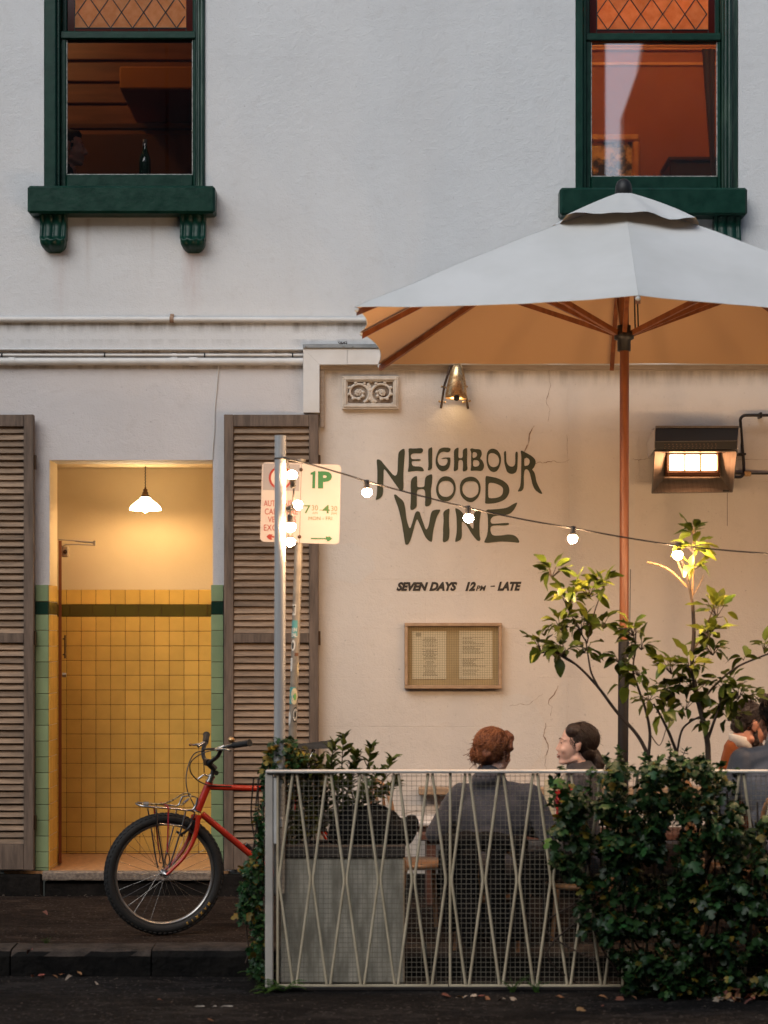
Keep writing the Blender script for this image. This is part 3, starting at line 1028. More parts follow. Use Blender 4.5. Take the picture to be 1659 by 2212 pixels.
# open door seen along its edge, with pull handle, lock, closer
M_DOOR = MAT('varnished_door_edge', (.24, .065, .018), (.17, .04, .012), 6, .4, stretch=(1, 1, .2))
door = sub('entry_door', B)
da, db = X(126.8, .31), X(133.2, .31)
zt_d = Z(1168, .31)
MB().add([(X(126.6, .31), .31, fz + .012), (X(133.2, .31), .31, fz + .012), (X(133.0, .90), .90, fz + .012), (X(126.6, .90), .90, fz + .012), (X(126.6, .31), .31, zt_d), (X(133.2, .31), .31, zt_d), (X(133.0, .90), .90, zt_d), (X(126.6, .90), .90, zt_d)],
         [(3, 2, 1, 0), (4, 5, 6, 7), (0, 1, 5, 4), (1, 2, 6, 5), (2, 3, 7, 6), (3, 0, 4, 7)]).build('door_leaf', M_DOOR, door)
M_NICKEL = MAT('dull_nickel', (.42, .34, .24), rough=.35, metal=.9)
M_BRONZE = MAT('dark_bronze', (.08, .045, .025), rough=.4, metal=.8)
h = MB()
hx = X(140.5, .36)
h.tube([(hx, .36, Z(1372, .36)), (hx, .36, Z(1422, .36))], .006, 8)
for py_ in (1380, 1414):
    h.tube([(db - .002, .36, Z(py_, .36)), (hx, .36, Z(py_, .36))], .005, 8)
h.build('pull_handle', M_BRONZE, door)
k = MB(); kz = Z(1458, .36)
k.tube([(db - .002, .36, kz), (db + .022, .36, kz)], [.017, .014], 12)
k.build('door_knob', M_NICKEL, door)
cl = MB()
cl.box(db - .004, X(147.5, .36), .34, .40, Z(1203, .36), Z(1181, .36), .004)
cl.build('closer_body', M_NICKEL, door)
cl = MB()
cl.tube([(X(141, .338), .338, Z(1192, .338) - .012), (X(141, .338), .338, Z(1192, .338) + .012)], .001, 6)
cl.lathe([(0, 0), (.014, 0), (.014, .004), (0, .005)], 16, Matrix.Translation((X(141, .338), .339, Z(1192, .338))) @ Matrix.Rotation(R(90), 4, 'X'))
cl.build('closer_screw', M_BRONZE, door)
ar = MB()
ar.tube([W(125.5, 1165.5, .36), W(160, 1168, .37), W(201, 1172.5, .38)], .0035, 6)
ar.tube([W(162, 1168.3, .37), W(200, 1172, .38)], .006, 8)
ar.tube([W(133, 1181, .36), W(142, 1176, .365), W(170, 1176, .375), W(206, 1178, .385)], .0035, 6)
ar.box(X(201, .38), X(206, .38), .37, .39, Z(1179, .38), Z(1168, .38), .002)
ar.build('closer_arm', M_NICKEL, door)

# pendant lamp
LY = .45
lp = W(314, 1075, LY)
top = Vector((lp.x, LY, DZ1 + .0004))
pend = thing('pendant_lamp', 'pendant lamp with white glass coolie shade glowing in the tiled entry', 'lamp', top)
cord = MB()
pts = [Vector((lp.x + .0016 * math.sin(i * 1.9), LY + .0016 * math.cos(i * 1.9), top.z + (Z(1053, LY) - top.z) * i / 24)) for i in range(25)]
cord.tube(pts, .0035, 7)
M_DARKCORD = MAT('braided_cord', (.02, .010, .006), rough=.8)
cord.build('cord', M_DARKCORD, pend)
u_ = 1 / ppm(LY)
MB().lathe([(0, 0), (.006, 0), (.007, -3 * u_), (5 * u_, -5 * u_), (5 * u_, -10 * u_), (6.5 * u_, -11 * u_), (7 * u_, -16 * u_), (9 * u_, -17 * u_), (11.5 * u_, -22 * u_), (0, -22 * u_)],
           18, Matrix.Translation((lp.x, LY, Z(1052.5, LY)))).build('lamp_holder', M_BRONZE, pend)
m, nt, b_, out = newmat('opal_shade_glass')
b_.inputs['Base Color'].default_value = (.85, .80, .70, 1); b_.inputs['Roughness'].default_value = .15
b_.inputs['Emission Color'].default_value = (1, .80, .50, 1); b_.inputs['Emission Strength'].default_value = 20.0
t_ = nt.nodes.new('ShaderNodeBsdfTranslucent'); t_.inputs['Color'].default_value = (.9, .82, .66, 1)
mx = nt.nodes.new('ShaderNodeMixShader'); mx.inputs['Fac'].default_value = .35
nt.links.new(b_.outputs['BSDF'], mx.inputs[1]); nt.links.new(t_.outputs['BSDF'], mx.inputs[2]); nt.links.new(mx.outputs['Shader'], out.inputs['Surface'])
zs = Z(1102, LY)
prof = [(10.5 * u_, 27.5 * u_), (12 * u_, 24 * u_), (17 * u_, 20 * u_), (26 * u_, 13.5 * u_), (32 * u_, 7 * u_), (34 * u_, 2 * u_), (34 * u_, .0)]
prof2 = prof + [(33.2 * u_, .0), (33.0 * u_, 2 * u_), (31 * u_, 6.5 * u_), (25 * u_, 12.6 * u_), (16 * u_, 19 * u_), (11 * u_, 23 * u_)]
MB().lathe(prof2, 36, Matrix.Translation((lp.x, LY, zs))).build('lamp_shade', m, pend)
M_PBULB = emit_mat('pendant_bulb_glow', (1, .67, .35), 570)
MB().ball((lp.x, LY, zs + 3 * u_), (7.5 * u_, 7.5 * u_, 8 * u_), 16, 10).build('bulb', M_PBULB, pend)

# ------------------------------------------------------------------ louvred shutters
M_SHUT = MAT('weathered_timber', (.175, .122, .088), (.098, .068, .049), 7, .8, stretch=(6, 6, .7), bmp=.003, bscale=14)
M_SLAT = MAT('weathered_slat', (.29, .195, .125), (.18, .122, .08), 9, .8, stretch=(.8, 5, 6), bmp=.003, bscale=14, rand=.3)
def slat_mesh(w):
    mb = MB()
    n = 6
    d, th = .0475, .0075
    V = []
    for i in range(n + 1):
        x = -w / 2 + w * i / n
        j = .0014 * mnoise.noise(Vector((x * 9, w, 0)))
        for (yy, zz) in ((-d / 2, -th / 2), (-d / 2, th / 2), (d / 2, th / 2), (d / 2, -th / 2)):
            V.append((x, yy, zz + j))
    F = [(i * 4 + a, (i + 1) * 4 + a, (i + 1) * 4 + (a + 1) % 4, i * 4 + (a + 1) % 4) for i in range(n) for a in range(4)] + [(0, 1, 2, 3), (n * 4 + 3, n * 4 + 2, n * 4 + 1, n * 4)]
    me = mb.add(V, F).mesh('slat'); me.materials.append(M_SLAT)
    return me
def shutter(xl, xr, stl, label, right_dark):
    zt, zm1, zm0, zb1, zb = Z(895.6, -.05), Z(1368, -.05), Z(1389, -.05), Z(1823.6, -.05), Z(1879, -.05)
    s = thing('louvred_shutter', label, 'shutter', ((xl + xr) / 2, -.04, zb))
    y0, y1 = -.060, -.014
    for (a, b) in ((xl, xl + stl), (xr - stl, xr)):
        MB().box(a, b, y0, y1, zb, zt, .003).build('stile', M_SHUT, s)
    for (a, b) in ((zt - .077, zt), (zm0, zm1), (zb, zb1)):
        MB().box(xl + stl + .0008, xr - stl - .0008, y0 + .002, y1, a + .001, b - .001, .003).build('rail', M_SHUT, s)
    w = xr - xl - 2 * stl - .003
    meshes = [slat_mesh(w + random.uniform(-.001, .001)) for _ in range(3)]
    pitch = 14.35 / ppm(-.05)
    cx_ = (xl + xr) / 2
    for (a, b) in ((zm1, zt - .077), (zb1, zm0)):
        n = int(round((b - a) / pitch)) - 1
        for i in range(n + 1):
            z = a + (b - a) * (i + .5) / (n + 1)
            tilt = R(-28) + random.uniform(-.05, .05)
            m_ = Matrix.Translation((cx_, -.037 + random.uniform(-.0015, .0015), z)) @ Matrix.Rotation(random.uniform(-.006, .006), 4, 'Y') @ Matrix.Rotation(tilt + R(88), 4, 'X')
            inst('slat', random.choice(meshes), m_, s)
    # a board behind closes the view through the louvres
    for zz in (zt - .3, (zm0 + zm1) / 2, zb + .3):
        MB().box(xr + .0006, xr + .012, -.05, -.012, zz - .045, zz + .045, .002).build('hinge', M_BRONZE, s)
    return s
random.seed(21)
shutter(X(-135, -.05), X(73, -.05), .0625, 'weathered grey timber louvred shutter left of the tiled doorway, cut by the frame', False)
shutter(X(484, -.05), X(688, -.05), .0595, 'weathered timber louvred shutter between the doorway and the painted wall, behind the parking sign', True)

# ------------------------------------------------------------------ pipes and trims on the wall
pp = thing('conduit_pipe', 'upper white conduit running along the wall below the first floor windows', 'pipe', (0, -.02, Z(691)))
r1 = 6.2 / PPM
mb = MB()
zc = lambda px: Z(690.5 + px * 2.2 / 780)
mb.tube([(WX0, -r1 - .003, Z(690.5)), (X(300), -r1 - .003, zc(300))], r1, 14)
mb.tube([(X(300), -r1 - .003, zc(300)), (X(1000), -r1 - .003, zc(1000)), (WX1, -r1 - .003, zc(1000))], r1 * .93, 14)
mb.build('tube', M_TRIM, pp)
mb = MB(); c = X(372)
mb.tube([(c - .013, -r1 - .003, zc(372)), (c + .013, -r1 - .003, zc(372))], r1 * 1.15, 14)
mb.box(c - .012, c + .012, -.014, 0, zc(372) + r1 * .9, zc(372) + r1 + .02, .003)
mb.build('bracket', MAT('rusty_bracket', (.38, .26, .18), (.2, .1, .05), 30, .8), pp)
MB().tube([(X(299), -r1 - .003, zc(300)), (X(320), -r1 - .003, zc(310))], r1 * 1.08, 14).build('joint_sleeve', M_TRIM, pp)
pp = thing('thin_conduit', 'thin white conduit with black clips just above the fat drain pipe', 'pipe', (0, 0, Z(767)))
r2 = 3.2 / PPM
MB().tube([(WX0, .022 - r2 - .004, Z(766.5)), (X(655), .022 - r2 - .004, Z(766.5))], r2, 10).build('tube', M_TRIM, pp)
for px_ in (4, 226, 442, 632):
    MB().tube([(X(px_) - .004, .022 - r2 - .004, Z(766.5)), (X(px_) + .004, .022 - r2 - .004, Z(766.5))], r2 * 1.5, 10).build('clip', M_LEAD, pp)
for px_ in (172, 376, 492, 590, 618):
    MB().tube([(X(px_) - .013, .022 - r2 - .004, Z(766.5)), (X(px_) + .013, .022 - r2 - .004, Z(766.5))], r2 * 1.22, 10).build('joint_sleeve', M_TRIM, pp)
pp = thing('drain_pipe', 'fat white drain pipe with couplings running above the doorway to the white box duct', 'pipe', (0, 0, Z(781)))
r3 = 8.3 / PPM
MB().tube([(WX0, .022 - r3 - .004, Z(780.5)), (X(655), .022 - r3 - .004, Z(781.5))], r3, 16).build('tube', M_TRIM, pp)
for (px_, w) in ((26, .02), (376, .02), (418, .026)):
    MB().tube([(X(px_) - w, .022 - r3 - .004, Z(781)), (X(px_) + w, .022 - r3 - .004, Z(781))], r3 * 1.13, 16).build('coupling', M_TRIM, pp)
bx = thing('box_duct', 'white square metal box duct turning down the wall at a mitred corner', 'duct', (X(672), -.03, Z(895)))
y0, y1 = -.052, .02
a0, a1 = X(655, y0), X(690, y0)
zt, zl = Z(752.8, y0), Z(787.3, y0)
zbm = Z(893)
def facepoly(pts):
    mb = MB(); mb.prism(pts, y1 - y0, Matrix.Translation((0, y0, 0))); return mb
facepoly([(a0, zbm), (a1, zbm), (a1, zl), (a0, zt)][::1]).build('upright', M_TRIM, bx)
jx = X(750, y0)
facepoly([(a1 + .0012, zl), (jx - .001, zl), (jx - .001, zt), (a0 + .0012, zt)]).build('run', M_TRIM, bx)
facepoly([(jx + .001, zl + .0008), (WX1, zl + .0008), (WX1, zt - .0008), (jx + .001, zt - .0008)]).build('run', M_TRIM, bx)
mb = MB().box(a0 - .001, WX1, y0 - .012, y1 - .001, zt + .001, Z(743.5, y0), .003)
mb.build('flashing', M_ZINC, bx)
for px_ in (661, 742, 762, 820):
    MB().ball((X(px_, -.066), y0 - .013, Z(748, -.066)), .006, 8, 6).build('screw', M_ZINC, bx)
wd = thing('weed', 'small dry weed growing on the flashing above the box duct', 'weed', W(742, 742, -.04))
mb = MB(); random.seed(8)
for i in range(14):
    b0 = W(742 + random.uniform(-8, 8), 743, -.04)
    mb.tube([b0, b0 + Vector((random.uniform(-.03, .03), random.uniform(-.02, .0), random.uniform(.004, .018)))], [.0025, .001], 5)
mb.build('twig', MAT('dry_weed', (.05, .025, .015), rough=.9), wd)
fb = MB()
fb.box(X(690.6), WX1, -.008, .0295, Z(799), Z(788), .004)
fb.box(X(691.2), X(700.5), -.004, .0295, Z(924), Z(799.4), .003)
fb.build('fascia', M_FASCIA, B)
cb = thing('white_cable', 'thin white cable hanging down the wall to the door head', 'cable', W(465, 790))
MB().tube(spline([W(471.5, 790, .014), W(469, 830, .015), W(464, 880, .0165), W(463, 930, .0165), W(460, 965, .0165), W(458.5, 992, .0165)], 6), .0035, 7).build('wire', M_TRIM, cb)

# ------------------------------------------------------------------ ornamental vent
vp = thing('ornamental_vent', 'cream cast plaster vent with two leafy scrolls high on the painted wall', 'vent', W(800, 884, 0))
M_VENT = MAT('painted_plaster', (.60, .53, .45), (.50, .43, .35), 20, .7, bmp=.001)
x0, x1, z0, z1 = X(738.8), X(861), Z(883.8), Z(812)
mb = MB()
for (ins, yo, w) in ((0, -.006, .012), (.011, -.013, .016), (.026, -.004, .010)):
    a, b, c, d = x0 + ins, x1 - ins, z0 + ins, z1 - ins
    mb.box(a, b, yo, .031, d - w, d, .003); mb.box(a, b, yo, .031, c, c + w, .003)
    mb.box(a, a + w, yo + .0005, .031, c + w, d - w, .003); mb.box(b - w, b, yo + .0005, .031, c + w, d - w, .003)
mb.build('frame', M_VENT, vp)
MB().box(x0 + .03, x1 - .03, .020, .0302, z0 + .03, z1 - .03).build('recess', MAT('vent_recess', (.16, .11, .08), (.30, .25, .2), 9, .9), vp)
def scroll(cx_, cz_, r, sgn, ph):
    mb = MB()
    pts = []
    for i in range(34):
        t = i / 33
        a = ph + sgn * t * 2 * math.pi * 1.35
        rr_ = r * (1 - .72 * t)
        pts.append(Vector((cx_ + rr_ * 1.12 * math.cos(a), .012 - .006 * t, cz_ + rr_ * math.sin(a))))
    mb.tube(pts, [.010 - .004 * i / 33 for i in range(34)], 8)
    for i in range(2, 30, 3):          # leaf lobes along the scroll
        p = pts[i]; d = (p - Vector((cx_, .012, cz_)))
        mb.ball(p + d * .18 + Vector((0, -.004, 0)), (.012, .008, .010), 8, 6)
    for i in range(7):
        a = i * 2 * math.pi / 7
        mb.ball((cx_ + .014 * math.cos(a), .006, cz_ + .014 * math.sin(a)), (.009, .008, .009), 8, 6)
    mb.ball((cx_, .0, cz_), .009, 8, 6)
    mb.build('scroll', M_VENT, vp)
cz_ = (z0 + z1) / 2
scroll(X(773), cz_, .070, 1, R(-60)); scroll(X(826), cz_, .070, -1, R(240))
mb = MB()
for i, (a, b) in enumerate(((-.004, .04), (.006, .0), (-.002, -.04), (.012, -.055), (-.012, .055))):
    mb.ball((X(800) + a, .012, cz_ + b * .9), (.012, .010, .016), 8, 6)
for (px_, py_) in ((750, 822), (750, 872), (850, 822), (850, 872), (800, 824), (806, 872)):
    mb.ball(W(px_, py_, .016), (.014, .008, .011), 8, 6)
mb.build('leaf_carving', M_VENT, vp)

# ------------------------------------------------------------------ bullet shaped brass wall lamp
wl = thing('wall_lamp', 'bullet shaped brass wall lamp on two pipe arms lighting the painted wall', 'lamp', W(985, 860, -.1))
m, nt, b_, out = newmat('aged_brass')
vec = coords(nt, 'pos')
f_ = ramp(nt, nz(nt, vec, 26, 6, .7), .42, .6)
nt.links.new(mixc(nt, f_, (.72, .50, .26), (.34, .19, .08)), b_.inputs['Base Color'])
b_.inputs['Metallic'].default_value = .85
nt.links.new(mth(nt, 'MULTIPLY_ADD', f_, .25), b_.inputs['Roughness']); nt.nodes[-1].inputs[2].default_value = .25
M_BRASS = m
ly = -.095
u_ = 1 / ppm(ly)
cx_ = X(985, ly); zb = Z(861, ly)
tilt = Matrix.Translation((cx_, ly, zb)) @ Matrix.Rotation(R(3), 4, 'Y')
prof = [(22.8 * u_, 0), (23.6 * u_, 1.5 * u_), (24 * u_, 3 * u_), (23 * u_, 12 * u_), (21.5 * u_, 24 * u_), (19 * u_, 38 * u_), (15.5 * u_, 54 * u_), (11.5 * u_, 66 * u_), (8.2 * u_, 73 * u_), (0, 73.5 * u_)]
MB().lathe(prof + [], 32, tilt).build('bullet_shell', M_BRASS, wl)
MB().lathe([(7.8 * u_, 73.6 * u_), (6.2 * u_, 79 * u_), (3 * u_, 84 * u_), (0, 85.5 * u_)], 16, tilt).build('nose_cap', MAT('pale_brass', (.75, .55, .30), rough=.3, metal=.6), wl)
MB().ball(W(986.5, 859.5, ly - 24 * u_), (6.8 * u_, 4 * u_, 6.8 * u_), 14, 8).build('knob', M_LEAD, wl)
M_PIPE = MAT('rusty_pipe', (.10, .06, .035), (.05, .03, .02), 30, .6, .5)
for (pts) in ([(973, 791), (968, 806), (960, 832), (952.5, 882)], [(1003, 838), (1006.5, 856), (1011, 883)]):
    MB().tube([W(a, b, -.06) for a, b in pts], 2.6 * u_, 9).build('arm', M_PIPE, wl)
mb = MB()
for (a, b) in ((954.5, 835), (962, 837), (949, 867), (961, 869), (1001, 869), (1015, 866), (1009, 835)):
    mb.ball(W(a, b, -.066), 2.6 * u_, 8, 6)
for (a, b, c, d) in ((948, 868, 962, 869), (1000, 869, 1016, 866)):
    mb.tube([W(a, b, -.06), W(c, d, -.06)], 1.6 * u_, 7)
mb.build('pipe_clamp', M_BRASS, wl)
mb = MB()
for (a, b) in ((952.5, 876), (1010, 876)):
    mb.tube([W(a, b, -.06), (X(a), .03, Z(b))], .006, 8)
mb.build('wall_stud', M_PIPE, wl)
MB().lathe([(0, 9 * u_), (12 * u_, 9 * u_), (12 * u_, 10 * u_), (0, 10 * u_)], 20, tilt).build('bulb_disc', emit_mat('wall_lamp_glow', (1, .72, .40), 20), wl)

# ------------------------------------------------------------------ painted sign on the wall
M_SIGN = MAT('dark_olive_sign_paint', (.020, .026, .008), (.032, .036, .012), 9, .5, bmp=.001, bscale=80)
M_SIGN2 = MAT('black_sign_paint', (.010, .006, .005), rough=.5)
def cA(p): return ((1210 + p[0] * .18083) * .6636, (1440 + p[1] * .18083) * .6636)
def cB(p): return ((1480 + p[0] * .18083) * .6636, (1440 + p[1] * .18083) * .6636)
L_N1 = [(85,310),(120,303),(170,325),(225,400),(460,672),(475,200),(500,160),(550,120),(603,112),(580,400),(568,620),(575,800),(560,870),(520,868),(480,830),(240,485),(215,490),(213,650),(205,900),(190,970),(130,1020),(70,1040),(75,1010),(95,930),(100,600),(100,480)]
L_E1 = [(660,120),(680,105),(770,112),(900,100),(930,130),(915,180),(880,200),(770,195),(715,212),(700,250),(715,290),(740,305),(870,298),(887,318),(870,335),(740,333),(718,350),(722,400),(760,432),(880,432),(930,470),(945,525),(820,512),(740,518),(660,533),(648,520),(668,430),(668,250)]
L_I1 = [(1015,120),(1050,98),(1093,82),(1088,260),(1090,440),(1080,480),(1040,500),(1007,508),(1022,420),(1018,300)]
L_G = [(1422,125),(1415,105),(1360,92),(1270,95),(1215,120),(1180,190),(1150,290),(1150,390),(1180,460),(1230,510),(1280,525),(1340,510),(1395,460),(1415,380),(1420,285),(1405,270),(1300,272),(1250,290),(1260,300),(1340,292),(1367,310),(1365,360),(1335,410),(1280,425),(1220,405),(1190,350),(1188,290),(1210,215),(1250,178),(1300,165),(1370,182),(1410,160)]
L_H1 = [(1480,140),(1520,105),(1568,88),(1560,200),(1560,270),(1580,285),(1620,283),(1640,262),(1638,140),(1673,110),(1723,95),(1718,250),(1715,400),(1725,460),(1718,500),(1678,522),(1638,528),(1643,420),(1643,350),(1623,318),(1583,316),(1560,335),(1556,440),(1556,490),(1500,522),(1472,515),(1485,400),(1480,250)]
L_B = [[(272,125),(310,103),(360,122),(440,120),(480,145),(492,210),(480,250),(455,292),(500,325),(530,400),(525,460),(500,505),(460,518),(380,508),(290,515),(285,500),(298,420),(295,300),(300,180)],[(322,180),(370,175),(405,200),(400,245),(370,275),(322,285)],[(330,322),(400,318),(440,345),(447,390),(425,428),(370,438),(330,425)]]
L_O1 = [[(575,220),(600,150),(650,115),(710,112),(770,140),(815,200),(838,290),(830,380),(800,460),(760,520),(700,540),(640,515),(595,450),(573,350)],[(603,290),(612,220),(650,192),(710,198),(770,235),(797,290),(803,350),(785,410),(740,440),(690,447),(640,425),(610,370)]]
L_U = [(885,185),(900,155),(925,155),(928,230),(930,340),(955,400),(1000,435),(1050,437),(1085,405),(1092,330),(1090,200),(1105,165),(1138,172),(1135,300),(1130,470),(1105,540),(1050,570),(990,565),(940,530),(915,450),(893,370),(890,250)]
L_R = [[(1187,150),(1215,148),(1300,195),(1390,245),(1440,295),(1462,350),(1450,410),(1420,465),(1390,485),(1430,530),(1455,600),(1470,700),(1510,790),(1582,920),(1570,932),(1520,915),(1440,850),(1400,760),(1375,640),(1345,530),(1310,488),(1280,483),(1255,510),(1245,620),(1248,760),(1240,840),(1200,880),(1140,888),(1137,870),(1180,800),(1195,650),(1198,450),(1200,250)],[(1255,290),(1300,275),(1340,300),(1355,350),(1330,410),(1290,420),(1255,428),(1252,350)]]
L_H2 = [(715,660),(760,620),(815,598),(820,680),(815,790),(840,808),(920,806),(950,790),(958,660),(975,615),(1040,580),(1093,570),(1085,750),(1065,850),(1068,950),(1080,1030),(1070,1110),(1030,1145),(975,1158),(957,1130),(965,1000),(960,880),(930,838),(850,842),(815,870),(812,980),(812,1130),(795,1175),(740,1218),(692,1210),(700,1100),(705,900),(700,740)]
L_O2 = [[(1155,840),(1170,760),(1210,670),(1270,620),(1340,605),(1420,625),(1480,680),(1510,760),(1515,850),(1490,950),(1430,1030),(1370,1062),(1280,1060),(1210,1020),(1170,940)],[(1198,850),(1205,770),(1250,710),(1320,692),(1400,700),(1460,750),(1478,820),(1465,900),(1420,955),(1360,982),(1280,975),(1220,930)]]
L_O3 = [[(92,850),(95,760),(130,680),(200,635),(290,612),(380,635),(440,700),(470,790),(465,890),(430,980),(370,1045),(310,1080),(230,1070),(150,1010),(105,940)],[(137,850),(145,780),(190,715),(280,697),(370,705),(420,760),(432,840),(420,920),(370,970),(300,1002),(220,985),(155,920)]]
L_D = [[(552,598),(620,612),(760,638),(880,690),(960,760),(988,840),(980,920),(930,1010),(850,1060),(720,1100),(545,1108),(550,1050),(555,800)],[(605,745),(640,725),(720,735),(820,775),(870,820),(872,890),(850,950),(800,985),(720,1003),(640,1005),(603,990)]]
L_W = [(390,945),(430,932),(480,980),(570,1050),(600,1150),(625,1380),(685,1575),(730,1450),(780,1270),(820,1235),(865,1250),(880,1310),(930,1450),(978,1585),(1025,1510),(1060,1290),(1090,1230),(1150,1210),(1240,1208),(1225,1250),(1170,1340),(1125,1510),(1100,1640),(1090,1770),(1075,1795),(1020,1770),(960,1700),(900,1560),(835,1410),(818,1380),(790,1430),(740,1620),(700,1760),(660,1840),(610,1845),(595,1800),(570,1620),(530,1390),(480,1180)]
L_I2 = [(1285,1260),(1330,1215),(1408,1180),(1390,1320),(1392,1500),(1402,1590),(1395,1730),(1360,1780),(1275,1808),(1285,1650),(1282,1550),(1295,1400)]
L_N2 = [(5,1190),(30,1182),(100,1220),(160,1290),(330,1582),(345,1480),(340,1290),(380,1235),(490,1200),(465,1300),(445,1480),(450,1680),(468,1740),(450,1780),(400,1770),(300,1640),(215,1490),(130,1400),(128,1560),(133,1680),(115,1750),(30,1795),(5,1785),(35,1640),(40,1480),(30,1310)]
L_E2 = [(555,1210),(700,1205),(830,1195),(950,1175),(1050,1110),(1120,1080),(1128,1100),(1080,1200),(1010,1280),(930,1308),(780,1315),(690,1335),(650,1380),(645,1430),(670,1465),(800,1460),(950,1447),(980,1455),(978,1485),(920,1497),(780,1495),(680,1500),(645,1530),(645,1600),(670,1660),(720,1680),(850,1675),(960,1655),(1060,1665),(1130,1710),(1180,1815),(1040,1795),(850,1783),(700,1795),(600,1812),(535,1805),(535,1775),(580,1690),(600,1560),(600,1400),(590,1290)]
sg = sub('painted_sign', B)
def letter(loops, cv, y, mat, name='letter', parent=sg):
    if not isinstance(loops[0], list): loops = [loops]
    lp_ = [[(X(a, y), Z(b, y)) for a, b in (cv(p) for p in chaikin(l, 2))] for l in loops]
    vs, fs = fill2d(lp_)
    MB().add([(v[0], y, v[1]) for v in vs], fs).build(name, mat, parent)
for l in (L_N1, L_E1, L_I1, L_G, L_H1, L_H2, L_O2, L_W, L_I2): letter(l, cA, .0272, M_SIGN)
for l in (L_B, L_O1, L_U, L_R, L_O3, L_D, L_N2, L_E2): letter(l, cB, .0272, M_SIGN)

def text_on(body, px0, px1, py0, py1, y, mat, parent, name='lettering', shear=0., thick=0., fx=None):
    """fit a word to a measured box; fx maps (u,v) with v up to a point"""
    uv, fs, asp = text2d(body, shear, thick)
    if fx is None:
        A = W(px0, py1, y); Bq = W(px1, py0, y)
        vs = [(A.x + (Bq.x - A.x) * u, y, A.z + (Bq.z - A.z) * v) for u, v in uv]
    else:
        vs = [fx(px0 + (px1 - px0) * u, py1 + (py0 - py1) * v) for u, v in uv]
    return MB().add(vs, fs).build(name, mat, parent)
cz = lambda c: (1280 + c * .2592) * .6636
rz = lambda r: (1870 + r * .2589) * .6636
for (w, a, b, t, bt) in (('SEVEN', 40, 440, 95, 208), ('DAYS', 452, 805, 93, 208), ('12', 905, 1038, 92, 208), ('PM', 1038, 1168, 138, 206), ('LATE', 1308, 1612, 90, 205)):
    text_on(w, cz(a), cz(b), rz(t), rz(bt), .0272, M_SIGN2, sg, shear=.32, thick=.062 if w != 'PM' else .03)
A, C = W(cz(1218), rz(148), .0272), W(cz(1278), rz(152), .0272)
MB().add([(A.x, .0272, A.z - .004), (C.x, .0272, C.z - .001), (C.x - .002, .0272, C.z + .007), (A.x + .004, .0272, A.z + .003)], [(0, 1, 2, 3)]).build('lettering', M_SIGN2, sg)

# ------------------------------------------------------------------ menu case
x0, x1, z0, z1 = X(873.6, 0), X(1083.7, 0), Z(1487.7, 0), Z(1345.5, 0)
mc = thing('menu_case', 'shallow pine display case with wire mesh front on the painted wall', 'display case', ((x0 + x1) / 2, 0, z0))
M_PINE = MAT('pine_frame', (.42, .27, .16), (.33, .205, .115), 8, .55, stretch=(3, 3, 3), bmp=.001)
fw = 7.4 / PPM
mb = MB()
mb.box(x0, x1, -.028, .029, z1 - fw, z1, .003)
mb.box(x0, x1, -.028, .029, z0, z0 + fw, .003)
mb.box(x0, x0 + fw, -.0275, .029, z0 + fw + .0005, z1 - fw - .0005, .003); mb.box(x1 - fw, x1, -.0275, .029, z0 + fw + .0005, z1 - fw - .0005, .003)
mb.build('frame', M_PINE, mc)
MB().box(x0 + fw, x1 - fw, .018, .028, z0 + fw, z1 - fw).build('back_board', MAT('straw_board', (.46, .34, .17), (.40, .29, .14), 5, .8), mc)
mb = MB(); px_ = x0 + fw + .008
while px_ < x1 - fw:
    mb.box(px_ - .0007, px_ + .0007, -.0155, -.0145, z0 + fw, z1 - fw); px_ += 5.1 / PPM
zz = z0 + fw + .006
while zz < z1 - fw:
    mb.box(x0 + fw, x1 - fw, -.0172, -.0162, zz - .0007, zz + .0007); zz += 5.1 / PPM
mb.build('wire_mesh', MAT('mesh_wire', (.20, .155, .085), rough=.5, metal=.3), mc, kind='stuff')
M_PAPER = MAT('menu_paper', (.66, .56, .37), rough=.8)
M_INK = MAT('menu_ink', (.20, .155, .09), rough=.8)
def sheet(a, b, t, bt, label, kind):
    p0, p1 = W(a, t, .012), W(b, bt, .012)
    s = thing('menu_sheet', label, 'menu', (p0.x, .012, p1.z))
    mb = MB()
    mb.box(p0.x, p1.x, .0125, .0145, p1.z, p0.z)
    mb.build('paper', M_PAPER, s)
    mb = MB(); random.seed(kind)
    w, h = p1.x - p0.x, p0.z - p1.z
    z = p0.z - (.14 if kind else .12) * h
    while z > p1.z + .06 * h:
        if random.random() < .78:
            if kind == 0:
                L = w * random.uniform(.18, .48); c = (p0.x + p1.x) / 2 + w * .02; a_ = c - L / 2
            else:
                L = w * random.uniform(.3, .72); a_ = p0.x + w * .1
            q = a_
            while q < a_ + L:
                e = min(q + random.uniform(.006, .018), a_ + L)
                mb.add([(q, .0118, z), (e, .0118, z), (e, .0118, z + .0032), (q, .0118, z + .0032)], [(0, 1, 2, 3)])
                q = e + .003
        z -= h * .026
    if kind == 0:
        for i in range(3):
            zz_ = p0.z - h * (.05 + .028 * i)
            mb.add([(p0.x + w * .1, .0118, zz_), (p0.x + w * .26, .0118, zz_), (p0.x + w * .26, .0118, zz_ + .005), (p0.x + w * .1, .0118, zz_ + .005)], [(0, 1, 2, 3)])
    mb.build('print', M_INK, s)
sheet(890.7, 964, 1363.5, 1467, 'left cream menu sheet with centred lines in the wire fronted case', 0)
sheet(992, 1064, 1362.5, 1467, 'right cream menu sheet with lines set from the left in the wire fronted case', 1)

